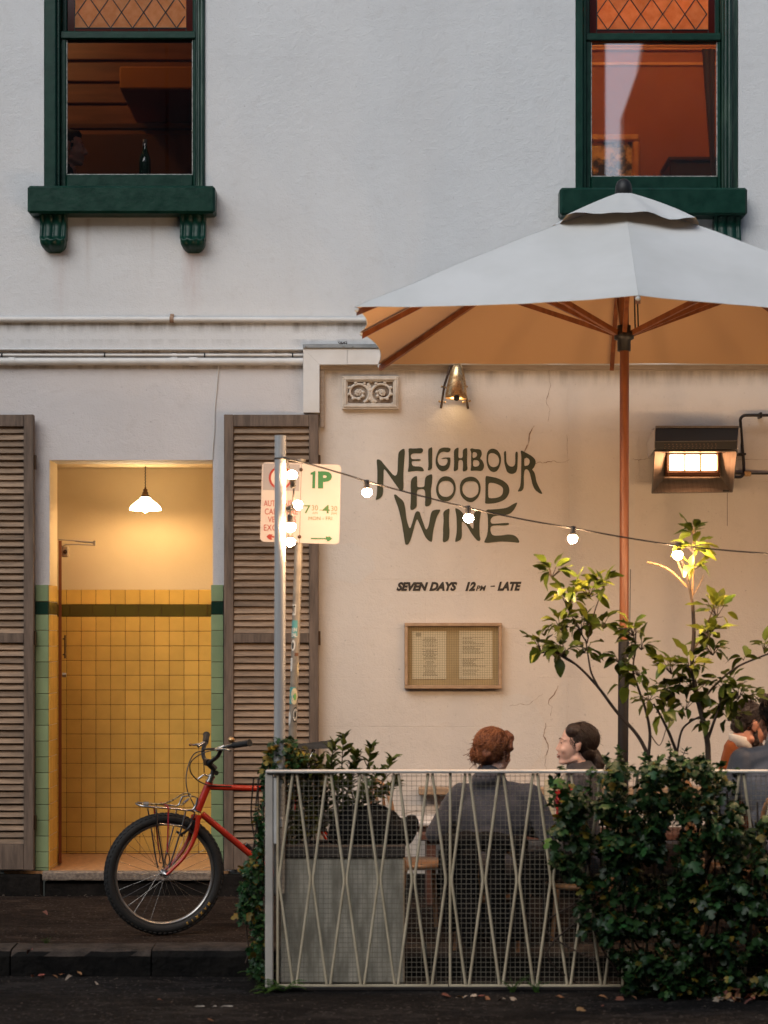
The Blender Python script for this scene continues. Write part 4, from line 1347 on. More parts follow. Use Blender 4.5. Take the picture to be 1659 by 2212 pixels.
# ------------------------------------------------------------------ gas heater
M_STEEL = MAT('brushed_steel', (.20, .175, .155), (.15, .13, .115), 4, .42, .35, stretch=(30, 1, 1))
M_BLACK = MAT('black_enamel', (.012, .009, .008), rough=.45)
M_WHITEM = MAT('white_enamel', (.60, .56, .52), rough=.5)
ht = thing('gas_heater', 'steel radiant gas heater with three glowing panels on the wall under the parasol', 'heater', W(1500, 1068, -.2))
def q5(a, b): return (1360.4 + a * .18, 862.7 + b * .18)
def H(a, b, y):
    px_, py_ = q5(a, b); return W(px_, py_, y)
yT, yF, yB = -.20, -.32, -.17
# hood on top: black front in two folds, white side plates
mb = MB()
P = [H(308, 345, yT), H(1308, 340, yT), H(1290, 497, yF), H(305, 508, yF), H(1283, 598, yF + .005), H(303, 605, yF + .005)]
top2 = [Vector((P[0].x, -.0, P[0].z + .012)), Vector((P[1].x, -.0, P[1].z + .012))]
mb.add([P[0], P[1], P[2], P[3]], [(3, 2, 1, 0)])
mb.add([P[3], P[2], P[4], P[5]], [(3, 2, 1, 0)])
mb.add([P[0], P[1], top2[1], top2[0]], [(0, 1, 2, 3)])
mb.add([P[5], P[4], Vector((P[4].x, yB, P[4].z)), Vector((P[5].x, yB, P[5].z))], [(3, 2, 1, 0)])
mb.build('hood', M_BLACK, ht)
MB().box(P[0].x, P[1].x, yT - .004, yT + .004, P[0].z + .001, P[0].z + .014, .002).build('hood_edge', M_STEEL, ht)
mb = MB().tube([P[3] + Vector((0, -.003, 0)), P[2] + Vector((0, -.003, 0))], .0022, 6)
mb.build('fold_edge', M_STEEL, ht)
mb = MB(); random.seed(2)
for i in range(14):
    for j in range(3):
        t = .12 + .62 * i / 13 + .008 * (j % 2)
        v = .35 + .25 * j
        p_ = (P[3].lerp(P[2], t)).lerp(P[5].lerp(P[4], t), v)
        mb.ball((p_.x, p_.y - .001, p_.z), (.0055, .002, .003), 6, 4)
mb.build('louvre_hole', MAT('punched_edge', (.25, .17, .12), rough=.4, metal=.7), ht)
for sx in (0, 1):
    c_ = [(308, 345, yT), (303, 598, yF), (215, 520, -.02), (230, 700, -.02), (270, 650, -.2)] if not sx else [(1312, 340, yT), (1287, 598, yF), (1322, 520, -.02), (1315, 640, -.02), (1290, 640, -.2)]
    v = [H(*q) for q in c_]
    mb = MB()
    xo = -.006 if not sx else .006
    pl = [v[0], v[1], v[4], v[3], v[2]]
    mb.add(pl + [p + Vector((xo, 0, 0)) for p in pl], [(0, 1, 2, 3, 4), (9, 8, 7, 6, 5)] + [(i, (i + 1) % 5, (i + 1) % 5 + 5, i + 5) for i in range(5)])
    mb.build('side_plate', M_WHITEM, ht)
# flared reflector: four trapezoids round the burner
O = [H(300, 622, yF + .01), H(1285, 622, yF + .01), H(1232, 1112, -.24), H(265, 1125, -.24)]
I = [H(440, 640, yB), H(1090, 640, yB), H(1082, 930, -.13), H(432, 930, -.13)]
for i, nm in enumerate(('reflector_flap',) * 4):
    j = (i + 1) % 4
    mb = MB(); n_ = (O[j] - O[i]).cross(I[i] - O[i]).normalized() * .003
    pl = [O[i], O[j], I[j], I[i]]
    mb.add(pl + [p + n_ for p in pl], [(0, 1, 2, 3), (7, 6, 5, 4), (0, 4, 5, 1), (1, 5, 6, 2), (2, 6, 7, 3), (3, 7, 4, 0)])
    mb.build(nm, M_STEEL, ht)
mb = MB()
for i in range(4):
    mb.tube([O[i], O[(i + 1) % 4]], .0035, 6)
mb.build('rim', M_STEEL, ht)
mb = MB()
mb.add([I[0] + Vector((0, .04, 0)), I[1] + Vector((0, .04, 0)), I[2] + Vector((0, .04, 0)), I[3] + Vector((0, .04, 0))], [(0, 1, 2, 3)])
mb.box(I[3].x - .01, I[2].x + .01, -.12, -.02, I[2].z - .02, I[0].z + .02, .004)
mb.box(O[3].x + .05, O[2].x - .05, -.10, .025, O[3].z + .08, O[0].z + .06, .01)
mb.build('burner_box', M_BLACK, ht)
m, nt, b_, out = newmat('glowing_ceramic')
b_.inputs['Base Color'].default_value = (.5, .3, .2, 1)
vec = coords(nt, 'pos')
br = nt.nodes.new('ShaderNodeTexVoronoi'); br.inputs['Scale'].default_value = 150; nt.links.new(vec, br.inputs['Vector'])
e_ = mixc(nt, ramp(nt, br.outputs['Distance'], .1, .6), (1, .58, .30), (1, .42, .17))
nt.links.new(e_, b_.inputs['Emission Color']); b_.inputs['Emission Strength'].default_value = 20
M_GLOWC = m
for (a, b) in ((478, 655), (668, 840), (858, 1040)):
    p0, p1 = H(a, 668, yB + .03), H(b, 852, yB + .03)
    MB().box(p0.x, p1.x, yB + .02, yB + .032, p1.z, p0.z, .004).build('burner_panel', M_GLOWC, ht)
mb = MB()
for (a, b, c_, d) in ((440, 640, 440, 925), (1070, 640, 1070, 925)):
    p0, p1 = H(a - 14, b, yB), H(c_ + 14, d, yB); mb.box(p0.x, p1.x, yB - .004, yB + .03, p1.z, p0.z, .003)
p0, p1 = H(440, 868, yB), H(1070, 925, yB); mb.box(p0.x, p1.x, yB - .01, yB + .03, p1.z, p0.z, .006)
for c_ in (662, 849):
    p0, p1 = H(c_ - 6, 660, yB), H(c_ + 6, 860, yB); mb.box(p0.x, p1.x, yB + .0, yB + .03, p1.z, p0.z, .002)
mb.build('burner_frame', MAT('hot_dark_steel', (.10, .035, .015), rough=.45, metal=.6), ht)
p0, p1 = H(1117, 1090, -.262), H(1190, 1108, -.262)
MB().box(p0.x, p1.x, -.262, -.2575, p1.z, p0.z, .001).build('name_plate', M_LEAD, ht)
mb = MB()
for (a, b) in ((500, 700), (1000, 700)):
    mb.box(X(q5(a, b)[0]) - .02, X(q5(a, b)[0]) + .02, -.12, .0295, Z(q5(a, b)[1]) - .03, Z(q5(a, b)[1]) + .03, .004)
mb.build('wall_bracket', M_BLACK, ht)
gp = thing('gas_pipe', 'black gas pipe rising from the heater and turning along the wall', 'pipe', W(1604, 1019, -.03))
yy = -.03
mb = MB()
pts = [W(1583, 1030, -.10), W(1600, 1030, -.06), W(1607, 1022, yy), W(1606.5, 1000, yy), W(1603, 960, yy), W(1599.5, 912, yy)]
for a in range(0, 91, 15):
    c_ = W(1611, 909, yy); r_ = 12 / ppm(yy)
    pts.append(c_ + Vector((-r_ * math.cos(R(a)), 0, r_ * math.sin(R(a)))))
pts.append(W(2000, 897, yy))
mb.tube(spline(pts[:3], 5) + pts[3:], 3.4 / PPM, 10)
mb.build('tube', M_BLACK, gp)
MB().tube([W(1583, 1023, -.05), W(1625, 1023, yy), W(2000, 1023, yy)], 2.2 / PPM, 8).build('tube', M_BLACK, gp)
mb = MB(); mb.box(X(1607, yy), X(1622, yy), yy - .016, yy + .016, Z(1029, yy), Z(1018, yy), .004)
mb.build('valve', M_BRASS, gp)
MB().box(X(1595, yy), X(1611, yy), yy - .016, .0295, Z(983.5, yy), Z(978.5, yy), .003).build('bracket', M_BLACK, gp)
MB().box(X(1640, yy), X(1646, yy), yy - .014, .0295, Z(903, yy), Z(891, yy), .003).build('bracket', M_BLACK, gp)
ch = thing('pull_chain', 'thin pull chain hanging below the gas heater', 'chain', W(1571, 1066, -.22))
mb = MB(); L0, L1 = Z(1066, -.22), Z(1137, -.22)
nl = 34
for i in range(nl):
    z = L0 + (L1 - L0) * i / nl
    mb.ball((X(1571, -.22), -.22, z), (.0022, .0022, .0032), 6, 4)
mb.build('link', M_PIPE, ch)
# ------------------------------------------------------------------ parasol
M_CANVAS = MAT('parasol_canvas', (.67, .67, .65), (.59, .59, .565), 1.7, .85, trans=.035, bmp=.0012, bscale=240, spec=.2)
def underside_glow(m, col):
    # warm lamp glow painted into the cloth colour on its under side
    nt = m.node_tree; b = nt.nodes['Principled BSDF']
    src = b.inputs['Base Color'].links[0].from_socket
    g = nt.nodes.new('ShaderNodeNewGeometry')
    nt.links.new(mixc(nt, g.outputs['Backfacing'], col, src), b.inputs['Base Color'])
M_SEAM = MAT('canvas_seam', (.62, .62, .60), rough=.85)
underside_glow(M_CANVAS, (.62, .38, .19))
M_TEAK = MAT('oiled_teak', (.25, .080, .026), (.155, .045, .014), 8, .4, stretch=(3, 3, .5), spec=.5)
UC = Vector((1.36, -1.28, 0))
um = thing('market_parasol', 'large white market parasol with timber ribs and pole standing over the tables', 'parasol', (UC.x, UC.y, 0))
ZE = 3.355
ends = [Vector((-.150, -2.15, ZE + .005)), Vector((1.285, -2.45, ZE + .012)), Vector((2.86, -2.05, ZE + .0)), Vector((2.98, -1.2, ZE)),
        Vector((2.90, -.24, ZE - .01)), Vector((1.42, -.22, ZE - .012)), Vector((-.035, -.24, ZE - .015)), Vector((-.135, -1.38, ZE + .004))]
APEX = Vector((UC.x, UC.y, 4.12))
def rib_pt(i, t):
    p = APEX.lerp(ends[i % 8], t)
    p.z += .014 * math.sin(math.pi * t) * (1 - .3 * t)
    return p
for i in range(8):
    V = []; nu, nv = 12, 14
    e0, e1 = ends[i], ends[(i + 1) % 8]
    L = (e1 - e0).length
    for a in range(nv + 1):
        t = .035 + (1 - .035) * a / nv
        for b in range(nu + 1):
            u_ = b / nu
            p = rib_pt(i, t).lerp(rib_pt(i + 1, t), u_)
            s = 4 * u_ * (1 - u_)
            inw = (Vector((UC.x, UC.y, p.z)) - p)
            if inw.length > 0: inw.normalize()
            p += inw * s * (t ** 3) * (.035 + .022 * L) + Vector((0, 0, -.018 * s * L * t * (1 - .75 * t)))
            p.z += .007 * mnoise.noise(p * 2.6) + .003 * mnoise.noise(p * 7)
            V.append(p)
    F = [(a * (nu + 1) + b, a * (nu + 1) + b + 1, (a + 1) * (nu + 1) + b + 1, (a + 1) * (nu + 1) + b) for a in range(nv) for b in range(nu)]
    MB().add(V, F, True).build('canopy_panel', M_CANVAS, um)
    hem = [V[nv * (nu + 1) + b] + Vector((0, 0, -.001)) for b in range(nu + 1)]
    seam = [V[a * (nu + 1)] + Vector((0, 0, .0015)) for a in range(nv + 1)]
    MB().tube(hem, .0022, 5).build('hem', M_SEAM, um)
    mb = MB().tube(seam, .0012, 5)
    mb.build('seam', M_SEAM, um)
# vent cap with a wavy skirt
V = []
nr, ns = 9, 64
for a in range(nr):
    t = a / (nr - 1)
    for b in range(ns):
        an = 2 * math.pi * b / ns
        sq = 1 / max(abs(math.cos(an)), abs(math.sin(an))) ** .55
        rr_ = .012 + t * .36 * sq
        z = 4.165 - .165 * t ** 1.12 - .04 * t
        fold = .010 * t * t * math.sin(an * 8 + .6) + .012 * t ** 4 * math.sin(an * 3 + 1) + .006 * t * math.sin(an * 13)
        V.append((UC.x + rr_ * 1.12 * math.cos(an), UC.y + rr_ * math.sin(an), z + fold - (.03 * t ** 3 * (sq - 1))))
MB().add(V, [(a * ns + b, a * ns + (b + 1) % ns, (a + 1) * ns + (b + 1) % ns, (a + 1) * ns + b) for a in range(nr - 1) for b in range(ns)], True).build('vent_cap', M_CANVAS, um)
MB().lathe([(0, 4.14), (.040, 4.145), (.050, 4.16), (.046, 4.20), (.036, 4.225), (.018, 4.238), (0, 4.24)], 20, Matrix.Translation((UC.x, UC.y, 0))).build('finial', M_LEAD, um)
HUB = Vector((X(1348, UC.y), UC.y, Z(728, UC.y)))
for i in range(8):
    dn = Vector((0, 0, -.032))
    rp = [rib_pt(i, t) + dn for t in lerps(.03, .992, 9)]
    d = (ends[i] - APEX); d.z = 0; side = Vector((-d.y, d.x, 0)).normalized()
    def beam(pts, w, h):
        V = []
        for p in pts:
            for (a, b) in ((-w, -h), (w, -h), (w, h), (-w, h)): V.append(p + side * a + Vector((0, 0, b)))
        n = len(pts)
        return MB().add(V, [(k * 4 + j, (k + 1) * 4 + j, (k + 1) * 4 + (j + 1) % 4, k * 4 + (j + 1) % 4) for k in range(n - 1) for j in range(4)] + [(0, 1, 2, 3), (n * 4 - 1, n * 4 - 2, n * 4 - 3, n * 4 - 4)])
    beam(rp, .0125, .016).build('rib', M_TEAK, um)
    mid = rib_pt(i, .52) + Vector((0, 0, -.034))
    st = HUB + (mid - HUB).normalized() * .04
    beam([st, st.lerp(mid, .5), mid], .0125, .015).build('strut', M_TEAK, um)
    mb = MB(); mb.ball(ends[i] + Vector((0, 0, -.014)) - (d.normalized() * .01), (.014, .014, .012), 10, 6)
    mb.build('corner_pocket', M_SEAM, um)
zj = Z(1390, UC.y)
pr = .0265
MB().tube([(HUB.x, UC.y, zj), (HUB.x + .002, UC.y, 3.3), (UC.x, UC.y, 4.13)], pr, 18).build('timber_pole', M_TEAK, um)
MB().tube([(HUB.x - .012, UC.y, .02), (HUB.x - .002, UC.y, zj + .02)], pr + .004, 18).build('steel_sleeve', M_BLACK, um)
MB().lathe([(0, 0), (.30, 0), (.30, .03), (.05, .05), (.05, .2), (0, .2)], 28, Matrix.Translation((HUB.x - .012, UC.y, .004))).build('base', M_BLACK, um)
mb = MB().lathe([(pr + .002, -.08), (pr + .012, -.08), (pr + .012, -.02), (pr + .030, -.012), (pr + .03, .024), (pr + .012, .034), (pr + .012, .065), (pr + .002, .065)], 18, Matrix.Translation(HUB))
mb.build('runner_hub', M_BLACK, um)
for dx in (.062, .080):
    MB().tube([(HUB.x + dx, UC.y - .01, HUB.z + .04), (HUB.x + dx * .8, UC.y - .01, HUB.z + .62)], .004, 6).build('pulley_rope', M_LEAD, um)
mb = MB()
mb.tube(spline([(HUB.x + .03, UC.y - .03, Z(1350, UC.y)), (HUB.x + .05, UC.y - .04, Z(1372, UC.y)), (HUB.x + .06, UC.y - .04, Z(1410, UC.y)), (HUB.x + .045, UC.y - .04, Z(1424, UC.y)), (HUB.x + .035, UC.y - .04, Z(1400, UC.y)), (HUB.x + .05, UC.y - .04, Z(1375, UC.y))], 5), .003, 6)
for k in range(4):
    z = Z(1358 + k * 4, UC.y)
    mb.tube([(HUB.x + (pr + .005) * math.cos(a), UC.y + (pr + .005) * math.sin(a), z) for a in lerps(0, 2 * math.pi, 14)], .004, 5)
mb.tube([(HUB.x + .03, UC.y - .02, Z(1350, UC.y)), (HUB.x + .034, UC.y - .02, Z(1230, UC.y))], .0025, 5)
mb.build('tie_cord', M_LEAD, um)
MB().lathe([(pr + .001, -.003), (pr + .003, -.003), (pr + .003, .004), (pr + .001, .004)], 18, Matrix.Translation((HUB.x - .0, UC.y, Z(1422, UC.y)))).build('tape_band', M_TRIM, um)

# ------------------------------------------------------------------ parking sign
SY = -1.75
M_GALV = MAT('galvanised_post', (.34, .30, .25), (.24, .21, .175), 14, .42, .4)
M_SIGNW = MAT('sign_face', (.50, .43, .385), (.46, .39, .345), 4, .5)
M_SGREEN = MAT('sign_green', (.008, .12, .03), rough=.5)
M_SGREENF = MAT('faded_sign_green', (.05, .14, .03), rough=.5)
M_SFADE = MAT('faded_sign_olive', (.12, .14, .045), rough=.5)
M_SRED = MAT('sign_red', (.30, .022, .012), rough=.5)
M_SGREY = MAT('sign_grey_panel', (.27, .25, .25), rough=.6)
psg = thing('parking_sign', 'sticker covered leaning signpost with a two panel 1P parking sign beside the alloy lamp pole', 'sign', W(628, 1700, SY).to_tuple()[:2] + (0,))
pA, pB = W(626.5, 1760, SY), W(651, 1000, SY)
pd = (pB - pA).normalized()
foot = pA - pd * (pA.z / pd.z)
MB().tube([foot, pB + pd * .02], .0225, 18).build('post', M_GALV, psg)
psx = Matrix.Rotation(R(1.5), 4, 'Y')
SF = SY - .032
def SP(px_, py_, dy=0.0):
    """a point of the sign face; measured pixels, tilted with the post already in the measurement"""
    return W(px_, py_, SF - dy)
def plate(c, name):
    """rounded corner plate from four measured corners (tl, tr, br, bl) with radii"""
    tl, tr, br, bl = [SP(*p) for p in c[0]]
    pts = []
    def corner(P, A, C, r):
        if r <= 0: pts.append(P); return
        a = P + (A - P).normalized() * r; b = P + (C - P).normalized() * r
        for t in lerps(0, 1, 6):
            pts.append((a * (1 - t) + P * t) * (1 - t) + (P * (1 - t) + b * t) * t)
    r = c[1]
    corner(tl, bl, tr, r[0]); corner(tr, tl, br, r[1]); corner(br, tr, bl, r[2]); corner(bl, br, tl, r[3])
    n = len(pts)
    V = pts + [p + Vector((0, .004, 0)) for p in pts]
    MB().add(V, [tuple(range(n))[::-1], tuple(range(n, 2 * n))] + [(i, (i + 1) % n, (i + 1) % n + n, i + n) for i in range(n)]).build(name, M_SIGNW, psg)
plate(([(566.2, 998.2), (650.6, 1000.5), (646.4, 1172.6), (561.6, 1169.8)], (.026, .0, .0, .026)), 'sign_plate')
plate(([(651.5, 1001.5), (736.6, 1004.0), (732.6, 1175.4), (647.4, 1173)], (.0, .026, .026, .0)), 'sign_plate')
mb = MB()
mb.tube([SP(650.6, 1003, -.006), SP(646.9, 1173, -.006)], .0022, 6)
mb.build('joining_strip', M_RUST if 'M_RUST' in globals() else M_PIPE, psg)
for (a, b) in ((650.3, 1014.5), (647.2, 1159.5)):
    MB().ball(SP(a, b, .002), (.010, .006, .010), 12, 6).build('bolt', M_PIPE, psg)
for py_ in (1014, 1159):
    c_ = W(648, py_, SY)
    MB().box(c_.x - .05, c_.x + .05, SF + .0045, SY + .03, c_.z - .012, c_.z + .012, .003).build('clamp', M_GALV, psg)
g7 = lambda a, b: (550.8 + a * .12, 929 + b * .12)
def sign_text(body, x0, x1, y0, y1, mat, thick=0., shear=-.02):
    def fx(u, v):
        # tilt with the plate: rows lean 1.35 deg
        px_, py_ = g7(u, v); return SP(px_, py_, .0022)
    text_on(body, x0, x1, y0, y1, 0, mat, psg, thick=thick, fx=fx)
sl = lambda y: -(y - 600) * .0235      # drift of the plate's left edge with y, in zoomed pixels
sign_text('P', 1134, 1387, 742, 1052, M_SGREEN, .05)
sign_poly_later = [(1000, 770), (1050, 750), (1062, 738), (1090, 738), (1082, 1050), (1030, 1050), (1036, 802), (1000, 806)]
sign_text('7', 885, 1000, 1352, 1502, M_SGREENF, .012)
sign_text('30', 1022, 1135, 1352, 1446, M_SFADE)
sign_text('AM', 1030, 1124, 1474, 1510, M_SFADE)
sign_text('-', 1158, 1208, 1436, 1446, M_SFADE)
sign_text('4', 1210, 1346, 1350, 1500, M_SGREENF, .018)
sign_text('30', 1370, 1480, 1366, 1460, M_SFADE)
sign_text('PM', 1378, 1468, 1484, 1526, M_SFADE)
sign_text('MON - FRI', 965, 1388, 1556, 1622, M_SFADE)
def sign_poly(pts, mat, name='arrow', lift=.0022):
    vs, fs = fill2d([[(g7(*p)[0], -g7(*p)[1]) for p in pts]])
    MB().add([SP(v[0], -v[1], lift) for v in vs], fs).build(name, mat, psg)
sign_poly([(1005, 1940), (1270, 1944), (1280, 1910), (1320, 1925), (1330, 1905), (1392, 1956), (1330, 2003), (1285, 2003), (1300, 1985), (1270, 1968), (1005, 1965)], M_SGREEN)
sign_poly(sign_poly_later, M_SGREEN, 'lettering')
sign_poly([(205, 1920), (250, 1875), (325, 1878), (300, 1905), (560, 1912), (560, 1940), (290, 1935), (320, 1975), (260, 1972)], M_SRED)
sign_poly([(150, 600), (806, 622), (795, 1100), (143, 1078)], M_SGREY, 'grey_panel', .0012)
mb = MB()
c_ = (458, 860)
for (r0, r1, lift, mat, nm) in ((0, 182, .0020, M_SIGNW, 'ring_field'),):
    sign_poly([(c_[0] + r1 * math.cos(a), c_[1] + r1 * math.sin(a)) for a in lerps(0, 2 * math.pi, 33)[:-1]], mat, nm, lift)
V = []
for a in lerps(0, 2 * math.pi, 41)[:-1]:
    for r_ in (172, 210): V.append(SP(*g7(c_[0] + r_ * math.cos(a), c_[1] + r_ * math.sin(a)), .0030))
mb.add(V, [(2 * i, 2 * i + 1, (2 * i + 3) % 80, (2 * i + 2) % 80) for i in range(40)])
mb.build('red_ring', M_SRED, psg)
sign_text('P', 400, 520, 770, 960, M_LEAD, .03)
for (w, a, b, c0_, c1_) in (('AUTHORISED', 158, 790, 1265, 1372), ('CAR SHARE', 176, 770, 1412, 1520), ('VEHICLES', 232, 740, 1555, 1662), ('EXCEPTED', 160, 750, 1700, 1812)):
    sign_text(w, a, b, c0_, c1_, M_SRED, .0)
# stickers wrapped round the post
def on_post(py_, ang, lift=.0012):
    t = (Z(py_, SY) - foot.z) / pd.z
    c0 = foot + pd * t
    a = R(ang)
    return c0 + Vector((math.sin(a), -math.cos(a), 0)) * (.0225 + lift)
def sticker(py0, py1, a0, a1, mat, round_=False):
    V = []; n, m = 12, 8
    cm, am = (py0 + py1) / 2, (a0 + a1) / 2
    if round_:
        V.append(on_post(cm, am))
        for r_ in (.5, 1):
            for k in range(20):
                th = 2 * math.pi * k / 20
                V.append(on_post(cm + r_ * (py1 - py0) / 2 * math.sin(th), am + r_ * (a1 - a0) / 2 * math.cos(th), .0016))
        F = [(0, 1 + k, 1 + (k + 1) % 20) for k in range(20)] + [(1 + k, 21 + k, 21 + (k + 1) % 20, 1 + (k + 1) % 20) for k in range(20)]
    else:
        for i in range(m + 1):
            for k in range(n + 1): V.append(on_post(py0 + (py1 - py0) * i / m, a0 + (a1 - a0) * k / n))
        F = [(i * (n + 1) + k, i * (n + 1) + k + 1, (i + 1) * (n + 1) + k + 1, (i + 1) * (n + 1) + k) for i in range(m) for k in range(n)]
    return MB().add(V, F, True).build('sticker', mat, psg)
def sticker_text(body, py0, py1, a0, a1, mat, thick=0.):
    uv, fs, _ = text2d(body, 0, thick)
    MB().add([on_post(py1 + (py0 - py1) * v, a0 + (a1 - a0) * u, .0026) for u, v in uv], fs).build('sticker_lettering', mat, psg)
S_W = MAT('sticker_white', (.62, .60, .55), rough=.4); S_K = MAT('sticker_black', (.02, .018, .016), rough=.4)
S_T = MAT('sticker_teal', (.10, .30, .29), rough=.4); S_C = MAT('sticker_cream', (.55, .47, .30), rough=.5); S_B = MAT('sticker_brown', (.14, .06, .03), rough=.5)
S_G = MAT('sticker_green', (.16, .36, .10), rough=.5)
sticker(1306, 1329, -70, -8, S_W); sticker_text('NT', 1308, 1325, -62, -14, S_K, .04)
sticker(1340, 1377, -75, 22, S_T); sticker_text('EN', 1356, 1364, -45, 12, S_W, .03); sticker_text('EAL', 1367, 1376, -60, 20, S_W, .03)
sticker(1382, 1406, -60, 0, S_W, True); sticker(1386, 1402, -52, -18, S_K, True)
sticker(1410, 1417, -5, 50, S_B)
sticker(1421, 1450, -85, -32, S_W); sticker(1430, 1460, 32, 75, S_C, True)
sticker(1484, 1520, -70, 20, S_T); sticker(1486, 1522, -40, 55, S_C, True); sticker(1497, 1513, 0, 36, S_G, True)
sticker(1527, 1560, -10, 70, S_K, True); sticker(1530, 1557, -2, 62, S_W, True); sticker(1535, 1552, 8, 52, S_K, True)
sticker(1537, 1567, -85, -30, S_W, True)

# ------------------------------------------------------------------ alloy pole and string lights
FY = -2.46
ay = FY + .035
ap = thing('light_pole', 'plain alloy pole clamped to the fence end holding up the string lights', 'pole', (X(603, ay), ay, ROADZ))
M_ALLOY = MAT('brushed_alloy', (.52, .51, .49), (.44, .43, .42), 6, .42, .35, stretch=(20, 20, .5))
MB().tube([(X(603.2, ay), ay, Z(1930, ay)), (X(605.6, ay), ay, Z(941, ay))], 12.2 / ppm(ay), 24).build('tube', M_ALLOY, ap)
for (a, b) in ((1683, 1700), (1765, 1786)):
    MB().box(X(591, ay), X(612, ay), ay - .036, ay + .036, Z(b, ay), Z(a, ay), .004).build('clamp', M_TRIM, ap)
sl_ = thing('string_lights', 'festoon string of glowing round bulbs from the alloy pole across the painted wall', 'string lights', W(618, 990, ay))
M_RUB = MAT('black_rubber', (.014, .010, .008), rough=.6)
M_BULB = emit_mat('festoon_bulb_glow', (1, .63, .34), 780)
ly0 = FY + .02
cabl = [(618, 991), (671, 1003.5), (749, 1026), (793, 1040), (900, 1069), (1012, 1097), (1125, 1121), (1237, 1141), (1350, 1161), (1464, 1178.5), (1560, 1188), (1659, 1196), (1900, 1214), (2150, 1230), (2400, 1245)]
cy_ = lambda px_: ly0 + (px_ - 618) * .00012
MB().tube(spline([W(a, b, cy_(a)) for a, b in cabl], 8), .0042, 7).build('cable', M_RUB, sl_)
mb = MB()
for off in (0,):
    c0 = W(618, 991, ay)
    mb.tube([c0 + Vector((-.045, -.0, .008)), c0 + Vector((.0, -.028, .0)), W(626, 994, ly0 - .02)], .006, 7)
    mb.tube([(X(605.6, ay) + (12.6 / ppm(ay)) * math.cos(a), ay + (12.6 / ppm(ay)) * math.sin(a), c0.z) for a in lerps(0, 2 * math.pi, 18)], .004, 6)
mb.build('cable_tie', M_RUB, sl_)
M_BULB2 = emit_mat('pole_bulb_glow', (1, .62, .33), 170)
def festoon(px_, py_, y, d, r=10.2, glow=None):
    """holder and bulb; px_,py_ bulb centre; d = direction from holder to bulb"""
    u_ = 1 / ppm(y)
    c = W(px_, py_, y); d = Vector(d).normalized()
    q = d.to_track_quat('Z', 'Y').to_matrix().to_4x4()
    Mx = Matrix.Translation(c) @ q
    h = MB().lathe([(0, -27 * u_), (5.5 * u_, -26 * u_), (6.5 * u_, -22 * u_), (6 * u_, -14 * u_), (7.6 * u_, -9 * u_), (7.6 * u_, -6.5 * u_), (0, -6.4 * u_)], 14, Mx).build('lamp_holder', M_RUB, sl_)
    prof = [(6.5 * u_, -6.6 * u_), (8.6 * u_, -4.5 * u_)] + [(r * u_ * math.cos(a), r * u_ * math.sin(a)) for a in lerps(R(-18), R(88), 9)] + [(0, r * u_)]
    MB().lathe(prof, 18, Mx).build('bulb', glow or M_BULB, sl_)
for (a, b) in ((793, 1063), (1012, 1118.5), (1237, 1163), (1464, 1198.5), (1690, 1222), (1915, 1240), (2140, 1256), (2365, 1270)):  # the last bulbs run on out of view, added to warm the wall
    festoon(a, b, cy_(a), (random.uniform(-.06, .06), 0, -1))
festoon(631, 1028, ly0 - .01, (-.1, 0, 1), 11.5, M_BULB2)
festoon(643, 1091, ly0 + .01, (.8, -.2, .35), 10, M_BULB2)
festoon(627, 1137, ly0 - .02, (.0, 0, -1), 12, M_BULB2)
festoon(627, 1170, ly0 - .0, (.05, 0, -1), 10.5, M_BULB2)
MB().tube(spline([W(620, 992, ly0), W(624, 1010, ly0 + .01), W(634, 1050, ly0), W(633, 1078, ly0 + .012), W(628, 1100, ly0), W(627, 1118, ly0), W(629, 1150, ly0 + .01)], 6), .0045, 7).build('cable', M_RUB, sl_)

# ------------------------------------------------------------------ fence
M_FENCE = MAT('cream_fence_paint', (.58, .48, .33), (.45, .365, .24), 9, .55, bmp=.001, bscale=50)
M_FENCEP = MAT('grey_fence_post', (.55, .49, .42), (.43, .385, .33), 5, .6, bmp=.001)
M_KICK = MAT('rusty_dark_steel', (.016, .013, .012), (.03, .02, .016), 8, .6, .3)
M_MESHW = MAT('fence_wire', (.30, .26, .20), rough=.5, metal=.5)
fy = FY - .03
fn = thing('mesh_fence', 'cream steel dining fence with bent diamond rods over square wire mesh along the road', 'fence', (X(1000, fy), fy, ROADZ))
Zf = lambda py_: Z(py_, fy)
Xf = lambda px_: X(px_, fy)
xe = Xf(1752)
